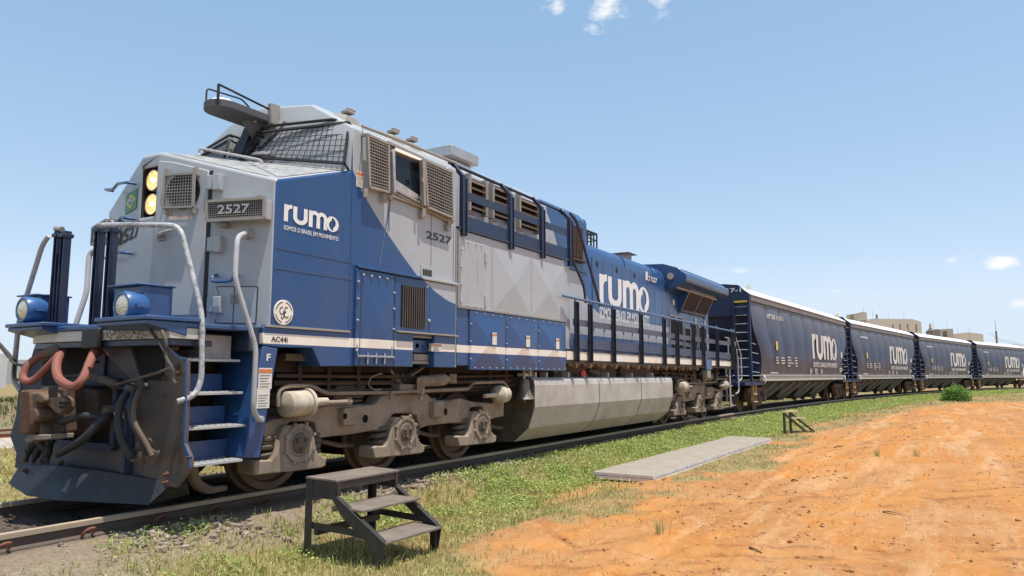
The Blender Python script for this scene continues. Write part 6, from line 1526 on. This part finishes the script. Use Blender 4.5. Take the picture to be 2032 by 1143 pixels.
# ------------------------------------------------------------------ grass and weeds
def blades(name, X, Y, hgt, wid, cols, m, lean=.5, kind='stuff', z=None):
    n = len(X); Z = ground_z(X, Y) if z is None else z
    a = rng.uniform(0, 2 * np.pi, n); la = rng.uniform(0, 2 * np.pi, n); ln = rng.uniform(.1, 1, n) * lean * hgt
    dx, dy = np.cos(a) * wid / 2, np.sin(a) * wid / 2; lx, ly = np.cos(la) * ln, np.sin(la) * ln
    V = np.zeros((n, 5, 3), np.float32)
    V[:, 0] = np.stack([X - dx, Y - dy, Z - .01], -1); V[:, 1] = np.stack([X + dx, Y + dy, Z - .01], -1)
    V[:, 2] = np.stack([X + dx * .8 + lx * .35, Y + dy * .8 + ly * .35, Z + hgt * .55], -1); V[:, 3] = np.stack([X - dx * .8 + lx * .35, Y - dy * .8 + ly * .35, Z + hgt * .55], -1)
    V[:, 4] = np.stack([X + lx, Y + ly, Z + hgt * (1 - .25 * np.abs(ln / hgt))], -1)
    b = np.arange(n)[:, None] * 5
    cc = np.repeat(cols[:, None, :], 5, 1)
    me = fast_mesh(name, V.reshape(-1, 3), [b + np.array([[0, 1, 2, 3]]), b + np.array([[3, 2, 4]])], cc.reshape(-1, 3)); me.materials.append(m)
    o = bpy.data.objects.new(name, me); C.objects.link(o)
    if kind: o['kind'] = kind
    return o
def leaves(name, P_, size, cols, m, kind='stuff', up=.6):
    """small pointed leaf quads with random tilt"""
    n = len(P_); u = rng.normal(size=(n, 3)); u[:, 2] *= .5; u /= np.linalg.norm(u, axis=1)[:, None]; w = rng.normal(size=(n, 3)); w[:, 2] += up * 2; w = np.cross(u, w); w /= np.linalg.norm(w, axis=1)[:, None]
    s = size[:, None]; V = np.stack([P_ - u * s * .5, P_ + w * s * .26, P_ + u * s * .5, P_ - w * s * .26], 1)
    b = np.arange(n)[:, None] * 4; me = fast_mesh(name, V.reshape(-1, 3), b + np.array([[0, 1, 2, 3]]), np.repeat(cols[:, None, :], 4, 1).reshape(-1, 3)); me.materials.append(m)
    o = bpy.data.objects.new(name, me); C.objects.link(o)
    if kind: o['kind'] = kind
    return o
def leaf_mat(name, trans=.35):
    t = NT(name); t.rough(.6); at = t.n('ShaderNodeAttribute', attribute_name='tint'); t.base(at.outputs['Color']); t.b.inputs['Specular IOR Level'].default_value = .25
    tr = t.n('ShaderNodeBsdfTranslucent'); t.l(at.outputs['Color'], tr.inputs[0]); mx_ = t.n('ShaderNodeMixShader'); mx_.inputs[0].default_value = trans
    t.l(t.b.outputs[0], mx_.inputs[1]); t.l(tr.outputs[0], mx_.inputs[2]); t.l(mx_.outputs[0], t.t.nodes['Material Output'].inputs[0]); return t.m
M_leaf = leaf_mat('leaf')
DRY = np.array([.64, .535, .26]); GRN = np.array([.29, .355, .095]); MID = np.array([.52, .485, .18]); WEED = np.array([.235, .335, .08])
def polar(n, r0, r1, a0, a1):
    r = r0 * (r1 / r0) ** rng.random(n); a = np.radians(rng.uniform(a0, a1, n)); return r * np.cos(a), r * np.sin(a), r
def mixcol(X, Y, f, spread=.25):
    f = np.clip(f + rng.normal(0, spread, len(X)), 0, 1)[:, None]
    c = np.where(f < .5, DRY + (MID - DRY) * f * 2, MID + (GRN - MID) * (f - .5) * 2); return np.clip(c * rng.uniform(.65, 1.3, (len(X), 1)), 0, .8)
X, Y, r = polar(330000, 3.2, 75, -20, 75); d = -track_d(X, Y); e = earth_mask(X, Y)
dens = (1 - e) ** 1.5 * sstep(d, 1.35, 2.1); dens = dens * (.25 + .75 * sstep(vnoise(X, Y, 1.3, 80), .36, .54)) + .03 * (e > .5) * sstep(vnoise(X, Y, .7, 81), .5, .65) * sstep(Y, 1.2, 3.2) + .012 * (e > .5)
dens = np.maximum(dens, .55 * (X < 7.5) * sstep(d, 1.5, 2.0) * (1 - e)); dens *= 1.0 * ~((X > 10.7) & (X < 19.1) & (Y > 3.86) & (Y < 4.98))
k = rng.random(len(X)) < dens; X, Y, r, d, e = X[k], Y[k], r[k], d[k], e[k]
gf = .25 + .5 * sstep(vnoise(X, Y, .55, 82), .40, .62) + .25 * sstep(d, 3.2, 2.2) - .35 * e
blades('grass', X, Y, rng.uniform(.018, .062, len(X)) * (1 + r / 60) * np.where(rng.random(len(X)) > .97, 2.2, 1), rng.uniform(.0028, .006, len(X)) * (1 + r / 7), mixcol(X, Y, gf), M_leaf, .9)
# broad leaved weeds in the strip beside the ballast
n = 270000; S_ = 3.6 * (100 / 3.6) ** (rng.random(n) ** .8); d = rng.uniform(1.12, 3.5, n); ang = np.where(S_ > XC0, (S_ - XC0) / RAD, 0.0)
X = np.where(S_ > XC0, XC0 + (RAD - d) * np.sin(ang), S_); Y = np.where(S_ > XC0, YC - RAD + (RAD - d) * np.cos(ang), YC - d); r = np.hypot(X, Y); e = earth_mask(X, Y)
clump = sstep(vnoise(X, Y, 1.6, 90), .42, .58)
far_ = sstep(X, 9, 14)
dens = (clump * (1 - far_) * np.where(X < 6.2, .45, .9) + far_ * (.55 + .45 * clump)) * sstep(d, 1.12, 1.7 - .3 * far_.mean()) * sstep(d, 3.5, 2.5) * (1 - .85 * e) * (1 - sstep(X, 8.5, 7) * sstep(d, 2.1, 2.5) * .7)
k = (rng.random(n) < np.clip(dens, 0, 1)) & ~((X > 10.7) & (X < 19.1) & (Y > 3.86) & (Y < 4.98)); X, Y, r = X[k], Y[k], r[k]; h = rng.uniform(0, .085, len(X)) * (.5 + vnoise(X, Y, 2.5, 91))
leaves('weeds', np.stack([X, Y, ground_z(X, Y) + h + .008], -1), rng.uniform(.014, .034, len(X)) * (1 + r / 26), np.clip((WEED + (MID - WEED) * rng.random((len(X), 1)) ** 2 * .9) * rng.uniform(.7, 1.5, (len(X), 1)), 0, .8), M_leaf)
# taller grass mixed into the same strip
n = 90000; S_ = 3.6 * (90 / 3.6) ** (rng.random(n) ** .8); d = rng.uniform(1.05, 3.3, n); ang = np.where(S_ > XC0, (S_ - XC0) / RAD, 0.0)
X = np.where(S_ > XC0, XC0 + (RAD - d) * np.sin(ang), S_); Y = np.where(S_ > XC0, YC - RAD + (RAD - d) * np.cos(ang), YC - d); r = np.hypot(X, Y); e = earth_mask(X, Y)
k = (rng.random(n) < (.25 + .75 * sstep(vnoise(X, Y, 1.9, 120), .42, .6)) * sstep(d, 1.05, 1.6) * (1 - e) * (.45 + .55 * sstep(X, 7, 11))) & ~((X > 10.7) & (X < 19.1) & (Y > 3.86) & (Y < 4.98)); X, Y, r = X[k], Y[k], r[k]
blades('strip_grass', X, Y, rng.uniform(.03, .12, len(X)), rng.uniform(.004, .008, len(X)) * (1 + r / 9), mixcol(X, Y, .35 + .5 * sstep(vnoise(X, Y, .8, 121), .4, .6)), M_leaf, .8)
# ground beyond the train
X = np.concatenate([rng.uniform(2, 16, 26000), rng.uniform(16, 90, 52000)]); Y = YC + rng.gamma(1.6, 4.5, len(X)) + 1.5
d = track_d(X, Y); k = (d > 1.7) & (np.abs(Y - 19.6) > 1.5); X, Y = X[k], Y[k]; r = np.hypot(X, Y)
blades('far_grass', X, Y, rng.uniform(.03, .10, len(X)) * np.where((vnoise(X, Y, .3, 95) > .55) & (Y > 21), 2.6, 1), rng.uniform(.012, .03, len(X)) * (1 + r / 40), mixcol(X, Y, .35 + .5 * sstep(vnoise(X, Y, .2, 96), .4, .6)), M_leaf, .7)
# dry straw litter
X, Y, r = polar(16000, 3.2, 30, 5, 72); d = -track_d(X, Y); k = (d > 1.0) & ~((X > 10.7) & (X < 19.1) & (Y > 3.86) & (Y < 4.98)) & (rng.random(len(X)) < .35 + .5 * (vnoise(X, Y, .8, 99) > .5)); X, Y = X[k], Y[k]
blades('straw_litter', X, Y, np.full(len(X), .012), rng.uniform(.003, .006, len(X)), np.clip(np.array([.42, .34, .18]) * rng.uniform(.6, 1.3, (len(X), 1)), 0, .8), M_leaf, 6.0)

# tufts on the bare earth
def tuft(px, py, n, h, label, dry=.4):
    p = R(px, py, -.33); X = p.x + rng.normal(0, .03, n); Y = p.y + rng.normal(0, .03, n); z0 = float(ground_z(p.x, p.y))
    o = blades('grass_tuft', X - p.x, Y - p.y, rng.uniform(.5, 1, n) * h, np.full(n, .007), mixcol(X, Y, np.full(n, dry)), M_leaf, .45, None, np.zeros(n)); o.location = (p.x, p.y, z0); tag(o, label, 'grass tuft', 'grass tufts on the bare earth')
tuft(1310, 1068, 40, .20, 'tall thin grass tuft on the red earth below the grey boards', .35)
tuft(1741, 908, 40, .22, 'low grass tuft, the left one of two out on the red earth', .5)
tuft(1818, 907, 36, .24, 'low grass tuft, the right one of two out on the red earth', .5)
def stick(px0, py0, px1, py1, r, label, m=None):
    a, b = R(px0, py0, -.3), R(px1, py1, -.3); a.z = float(ground_z(a.x, a.y)) + r; b.z = float(ground_z(b.x, b.y)) + r; s = MB(); mid = lerp(a, b, .5) + Vector((0, .02, r)); s.tube([a, mid, b], [r, r * .9, r * .5], 6)
    tag(s.build('stick', m or mat('dead wood', (.10, .055, .03), .85), origin=tuple(a)), label, 'stick', 'dead sticks on the bare earth')
stick(1571, 953, 1584, 957, .012, 'short dark stick on the red earth right of the grey boards'); stick(1656, 889, 1671, 886, .014, 'dark stick on the red earth beyond the small steps'); stick(1487, 1089, 1512, 1094, .011, 'dark stick on the earth, nearest the bottom edge'); stick(1752, 1014, 1790, 1020, .014, 'pale stick lying on the orange earth', mat('pale wood', (.45, .27, .15), .85))
# ------------------------------------------------------------------ portable steps
M_stepmetal = mat('black step steel', (.022, .020, .020), .42, dirt=(.09, .07, .055), dirt_amt=.5, scale=7)
M_steptop = mat('scuffed tread', (.20, .16, .13), .5, metal=.3, dirt=(.30, .25, .20), dirt_amt=.8, scale=5, streak=False, bump=.1)
def near_steps():
    x0, x1 = 4.985, 5.875; gz_ = lambda x, y: float(ground_z(x, y))
    o = empty('portable_steps', (5.43, 4.7, -.36), 'black steel portable steps with three scuffed treads beside the near rail', 'steps', 'portable steps on the ground')
    pf = MB(); pf.box(x0, x1, 4.745, 5.165, .325, .345); po = pf.build('top_tread', M_steptop, o, bevel=.003)
    ft = MB(); ft.box(x0 + .01, x1 - .01, 4.755, 5.155, .255, .322); ft.build('top_frame', M_stepmetal, o, bevel=.004)
    for x in (x0, x1 - .012):
        s = MB(); s.prism([(x, 4.745, .322), (x, 4.745, .20), (x, 4.15, -.115), (x, 4.20, -.36), (x, 4.30, -.36), (x, 4.30, -.17), (x, 4.66, .03), (x, 4.80, .17), (x, 5.04, .17), (x, 5.04, .322)], (.012, 0, 0))
        dx = 0 if x == x0 else -.04
        s.box(x + dx, x + .052 + dx, 4.745, 4.757, .20, .322); s.hexa([(x + dx, 4.745, .20), (x + .052 + dx, 4.745, .20), (x + .052 + dx, 4.757, .188), (x + dx, 4.757, .188), (x + dx, 4.15, -.115), (x + .052 + dx, 4.15, -.115), (x + .052 + dx, 4.162, -.127), (x + dx, 4.162, -.127)])
        s.box(x + dx, x + .052 + dx, 4.195, 4.207, -.36, -.115); s.build('stringer', M_stepmetal, o, bevel=.003)
        l = MB(); l.box(x, x + .012, 5.07, 5.16, -.42, .322); l.box(x + dx, x + .052 + dx, 5.148, 5.16, -.42, .322); l.build('leg', M_stepmetal, o, bevel=.003)
        b = MB(); b.box(x + (.014 if x == x0 else -.004), x + (.020 if x == x0 else .002), 4.35, 5.10, -.11, -.05); b.build('side_brace', M_stepmetal, o)
    for (y0, y1, z) in ((4.43, 4.80, .115), (4.145, 4.50, -.115)):
        t_ = MB(); t_.box(x0 + .013, x1 - .013, y0, y1, z - .022, z); t_.box(x0 - .1 if False else x0 + .013, x1 - .013, y1, y1 + .012, z - .05, z); t_.build('tread', M_steptop, o, bevel=.003)
    bb = MB(); bb.box(x0 + .013, x1 - .013, 5.0, 5.04, -.16, -.10); bb.build('cross_brace', M_stepmetal, o)
    for ch in o.children:      # the frame narrows a little towards its foot
        for v in ch.data.vertices:
            wx, wy = v.co.x + 5.43, v.co.y + 4.7; t_ = (5.165 - wy); v.co.x -= t_ * (.085 + .075 * (wx - 4.985) / .89)
near_steps()
def far_steps():
    g = -.31; a0, a1 = R(1557.5, 859, g), R(1569.5, 857.5, g); f0, f1 = R(1600, 857, g), R(1615.5, 857, g)
    o = empty('portable_steps', tuple(lerp(a0, f1, .5)), 'small black frame steps with yellow edged treads, beyond the grey boards', 'steps', 'portable steps on the ground')
    hgt = .56; mm = mat('yellow worn tread', (.50, .45, .22), .6, dirt=(.5, .46, .38), dirt_amt=.8, scale=8); up = Vector((0, 0, 1))
    for a, f in ((a0, f0), (a1, f1)):
        l = MB(); l.bar(a - up * .05, a + up * hgt, .05, .05); l.build('leg', M_stepmetal, o)
        s = MB(); s.bar(a + up * (hgt - .03), f + up * .0, .05, .05); s.bar(a + up * .02, f + up * .02, .03, .03); s.build('stringer', M_stepmetal, o)
    for k, t_ in enumerate((.08, .42, .76)):
        z = hgt * (1 - .33 * k); p, q = lerp(a0, f0, t_ - .1), lerp(a1, f1, t_ - .1); p2, q2 = lerp(a0, f0, t_ + .22), lerp(a1, f1, t_ + .22)
        ex = (q - p).normalized() * .06
        tr = MB(); tr.prism([p - ex + up * z, p2 - ex + up * z, q2 + ex + up * z, q + ex + up * z], (0, 0, .04)); tr.build('tread', mm, o)
        bk = MB(); bk.tube([q2 + up * z, q2 + up * (z - .17)], .012, 5); bk.build('tread_bracket', mm, o)
far_steps()

# ------------------------------------------------------------------ two layers of grey boards laid in a row
M_board = mat('grey board', (.27, .23, .18), .75, dirt=(.37, .325, .265), dirt_amt=.6, scale=3, streak=False, bump=.1)
M_edge = mat('sunlit board edge', (.62, .57, .55), .6, dirt=(.25, .20, .19), dirt_amt=.5, scale=5)  # edges paler than the faces, sunlight put into their colour
PA, PB = Vector((10.88, 4.46, -.33)), Vector((18.93, 4.40, -.33)); wd = 1.0; nB = 5
ORD = ['nearest', 'second', 'middle', 'fourth', 'farthest']
for k in range(nB):
    for lay_ in (0, 1):
        t0, t1 = k / nB, (k + 1) / nB; a, b = lerp(PA, PB, t0), lerp(PA, PB, t1); a.z = b.z = -.345 + .056 * lay_; dv = (b - a).normalized(); nv = Vector((-dv.y, dv.x, 0)); sh = rng.uniform(-.02, .02) + .02 * lay_
        a += nv * sh + dv * .004; b += nv * (sh + rng.uniform(-.015, .015)) - dv * .004
        m = MB(); m.prism([a - nv * wd / 2, b - nv * wd / 2, b + nv * wd / 2, a + nv * wd / 2], (0, 0, .05)); q = m
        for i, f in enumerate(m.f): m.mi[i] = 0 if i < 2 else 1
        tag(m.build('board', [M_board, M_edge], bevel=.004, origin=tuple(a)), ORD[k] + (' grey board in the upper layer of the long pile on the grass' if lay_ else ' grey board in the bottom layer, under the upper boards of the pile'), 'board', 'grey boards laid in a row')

# ------------------------------------------------------------------ bush beside the track
bp = R(1898, 797, -.33); bc_ = Vector((bp.x, bp.y, float(ground_z(bp.x, bp.y))))
bush = empty('bush', tuple(bc_), 'round feathery green bush growing beside the third wagon', 'bush')
n = 6500; th = rng.uniform(0, 6.283, n); rr = rng.random(n) ** .45; ph = np.arccos(rng.uniform(-.1, 1, n)); lob = .75 + .45 * vnoise(th * 1.3, ph * 2, 1.2, 7)
Pp = np.stack([np.cos(th) * np.sin(ph) * rr * .95 * lob, np.sin(th) * np.sin(ph) * rr * .85 * lob, np.cos(ph) * rr * .95 * lob * (.8 + .4 * vnoise(th * 3, ph * 3, 1.0, 9)) + .10], -1)
fo = leaves('foliage', Pp, rng.uniform(.05, .13, n), np.clip(np.array([.15, .27, .06]) * rng.uniform(.5, 1.6, (n, 1)) + np.array([.03, .03, 0]) * rng.random((n, 1)), 0, .6), M_leaf, None); fo.parent = bush
st = MB(); OFF[bush.name] = Vector((0, 0, 0))
for k in range(7): a = k * .9; st.tube([(0, 0, -.05), (.3 * math.cos(a), .3 * math.sin(a), .4), (.7 * math.cos(a), .6 * math.sin(a), .8)], [.03, .02, .008], 5)
st.build('stem', mat('bark', (.10, .07, .04), .9), bush)

# ------------------------------------------------------------------ far buildings beyond the wagons
def FAR(px, py, dep): return CAM + ray(px, py) * dep
M_silo = mat('beige cladding', (.40, .345, .29), .8, dirt=(.33, .28, .235), dirt_amt=.5, scale=.15)
M_siloroof = mat('cream roof sheet', (.55, .47, .39), .7, dirt=(.45, .38, .32), dirt_amt=.4, scale=.1)
M_silodark = mat('brown downpipe', (.20, .15, .12), .8)
RT = Vector((AX.x, AY.x, 0)).normalized(); FW = Vector((FWD.x, FWD.y, 0)).normalized()
def block(name, px0, px1, pyt, dep, depth, m, parent, top=None):
    a, b = FAR(px0, pyt, dep), FAR(px1, pyt, dep); z = a.z; mb = MB()
    pts = [(a.x, a.y, -1), (b.x, b.y, -1), (b.x, b.y, z), (a.x, a.y, z)] if top is None else [(a.x, a.y, -1), (b.x, b.y, -1)] + [tuple(FAR(x, y, dep)) for x, y in top]
    mb.prism(pts, FW * depth); return mb.build(name, m, parent)
def bld(px, dep, label, cat='building', name='warehouse'):
    p = FAR(px, 745, dep); p.z = -.4; return empty(name, tuple(p), label, cat)
b = bld(1707, 230, 'beige elevator tower rising above the first and second wagons', 'tower', 'elevator_tower'); block('wall', 1694, 1720, 622, 230, 5, M_silo, b, [(1720, 620.5), (1713, 618.5), (1694, 623)])
b = bld(1775, 225, 'long beige warehouse with a low pitched cream roof, behind the second wagon'); block('wall', 1721, 1827, 640, 225, 16, M_silo, b); r_ = block('roof', 1719, 1828, 633, 224.6, 17, M_siloroof, b, [(1828, 638.6), (1810, 633), (1735, 632.5), (1719, 634)])
pw = MB()
for px in (1772, 1786, 1801, 1818): a = FAR(px, 643, 224.5); pw.box(a.x - .15, a.x + .15, a.y - .15, a.y + .15, -1, a.z)
pw.build('downpipe', M_silodark, b)
ch = MB(); a = FAR(1739.5, 624, 228); ch.cyl((a.x, a.y, a.z - 3), a, .3, n=10); ch.build('chimney', M_silodark, b)
b = bld(1847, 240, 'slim vented silo top with a railed gallery, left of the small beige building', 'silo', 'silo_tower')
a = FAR(1847.5, 660, 240); s = MB(); s.lathe([(.48, -16), (.48, 1.2), (.44, 2.4), (.36, 2.9), (0, 2.9)], a, (0, 0, 1), 14); s.build('silo_body', M_siloroof, b)
s = MB(); 
for z in (.3, 1.2): s.lathe([(.52, z), (.52, z + .15)], a, (0, 0, 1), 14)
s.build('silo_band', M_silodark, b)
gl_ = MB(); p0, p1 = FAR(1838, 660, 240), FAR(1864, 660, 240); gl_.bar(p0, p1, 1.2, .2); gl_.bar(FAR(1840, 656, 240), FAR(1862, 653, 240), .15, .12); gl_.bar(FAR(1845, 657, 239.5), FAR(1862, 657, 239.5), .1, .1)
for px in (1842, 1850, 1856, 1862): gl_.bar(FAR(px, 661, 240), FAR(px, 652 + px % 3, 240), .12, .12)
gl_.bar(FAR(1856, 654, 240), FAR(1866, 664, 240), .4, .3); gl_.build('gallery', M_silodark, b)
b = bld(1878, 235, 'small flat beige building between the silo and the low gabled shed'); block('wall', 1865, 1891, 654, 235, 8, M_silo, b, [(1891, 652), (1865, 653.5)]); dq = MB(); a = FAR(1876, 661, 234.8); dq.box(a.x - .5, a.x + .5, a.y - .5, a.y + .5, a.z - 1, a.z + .6); dq.build('window', M_silodark, b)
b = bld(1918, 238, 'low gabled beige shed above the fourth wagon, rightmost of the far buildings'); block('wall', 1884, 1950, 664, 238, 12, M_silo, b, [(1950, 663.5), (1923, 660), (1884, 664)])
rf = block('roof', 1883, 1951, 662, 237.7, 12.6, M_siloroof, b, [(1951, 664.5), (1951, 663), (1923, 659.4), (1883, 663.4), (1883, 664.8)])
ROD = ['thin lightning rod above the elevator tower', 'thin lightning rod just left of the warehouse chimney', 'thin lightning rod over the middle of the warehouse roof', 'thin lightning rod over the right half of the warehouse roof', 'thin lightning rod behind the vented silo', 'thin lightning rod above the small flat building', 'thin lightning rod left of the gabled shed ridge', 'thin lightning rod at the gabled shed ridge']
for k, (px, py) in enumerate(((1713.5, 608), (1731, 613), (1762, 615), (1793, 617), (1852, 632), (1878, 637), (1900, 648), (1923, 647))):
    a = FAR(px, py, 226); s = MB(); s.tube([(a.x, a.y, -.5), a], [.09, .03], 6); tag(s.build('lightning_rod', mat('grey rod', (.40, .40, .42), .5), origin=(a.x, a.y, -.5)), ROD[k], 'lightning rod', 'lightning rods on the far buildings')
a = FAR(1976.5, 657, 150); b0 = FAR(1974, 633, 150); pl = empty('utility_pole', (a.x, a.y, -.4), 'grey utility pole with a thin mast, a curved lamp arm and wires', 'utility pole')
s = MB(); s.tube([(a.x, a.y, -1), a], [.22, .17], 10); s.build('pole', mat('concrete pole', (.20, .19, .185), .8), pl)
s = MB(); s.tube([a, b0], [.06, .04], 6); s.build('mast', MATS['grey rod'], pl)
s = MB(); s.tube([FAR(1976, 672, 150), FAR(1970, 664, 150), FAR(1963, 661, 150), FAR(1959, 661.5, 150)], .035, 6, .3); s.build('lamp_arm', MATS['grey rod'], pl)
s = MB(); 
for k, (y0, y1) in enumerate(((671, 679), (674, 681))):
    p0, p1 = FAR(1977, y0, 150), FAR(2300, y1 + 36, 150); s.tube([p0 + (p1 - p0) * t_ - Vector((0, 0, 1.2 * math.sin(math.pi * t_))) for t_ in np.linspace(0, 1, 12)], .022, 4)
s.build('wire', mat('black wire', (.03, .03, .035), .6), pl)
b = bld(-30, 95, 'plain white wall at the far left edge behind the siding', 'wall', 'boundary_wall'); block('wall', -200, 12, 702, 95, .4, mat('white render', (.60, .60, .58), .7, dirt=(.5, .48, .45), dirt_amt=.4, scale=.5), b)
b = bld(30, 130, 'long low pale wall seen between the front handrails', 'wall', 'boundary_wall'); block('wall', -300, 150, 714, 130, .4, mat('pale concrete', (.42, .42, .41), .8, dirt=(.36, .35, .34), dirt_amt=.4, scale=.5), b)
# low bank of dry brush beyond the siding
n = 26000; X = rng.uniform(-10, 60, n); Y = 26 + rng.normal(0, 1.6, n); h0 = 1.0 * np.exp(-((Y - 26) / 1.8) ** 2) * (.55 + .9 * vnoise(X, Y, .25, 111))
dm = MB()
bx_ = np.arange(-20, 120, 1.5); rings = []
for x in bx_: rings.append([(x, 26 + dy, -.45 + .95 * math.exp(-(dy / 1.7) ** 2) * (.55 + .9 * float(vnoise(x, 26 + dy, .25, 111)))) for dy in np.linspace(-4.2, 4.2, 13)])
dm.loft(rings, close=False, caps=False); struct(dm.build('earth_bank', mat('bank soil', (.19, .14, .085), .95, dirt=(.12, .13, .05), dirt_amt=.8, scale=.9, streak=False, bump=.5), smooth=60))
blades('brush', X, Y, rng.uniform(.08, .26, n), rng.uniform(.03, .06, n), np.clip((np.array([.24, .19, .09]) + (np.array([.17, .23, .07]) - np.array([.24, .19, .09])) * (rng.random((n, 1)) < .45)) * rng.uniform(.5, 1.4, (n, 1)), 0, .6), M_leaf, .9, 'stuff', -.45 + h0)
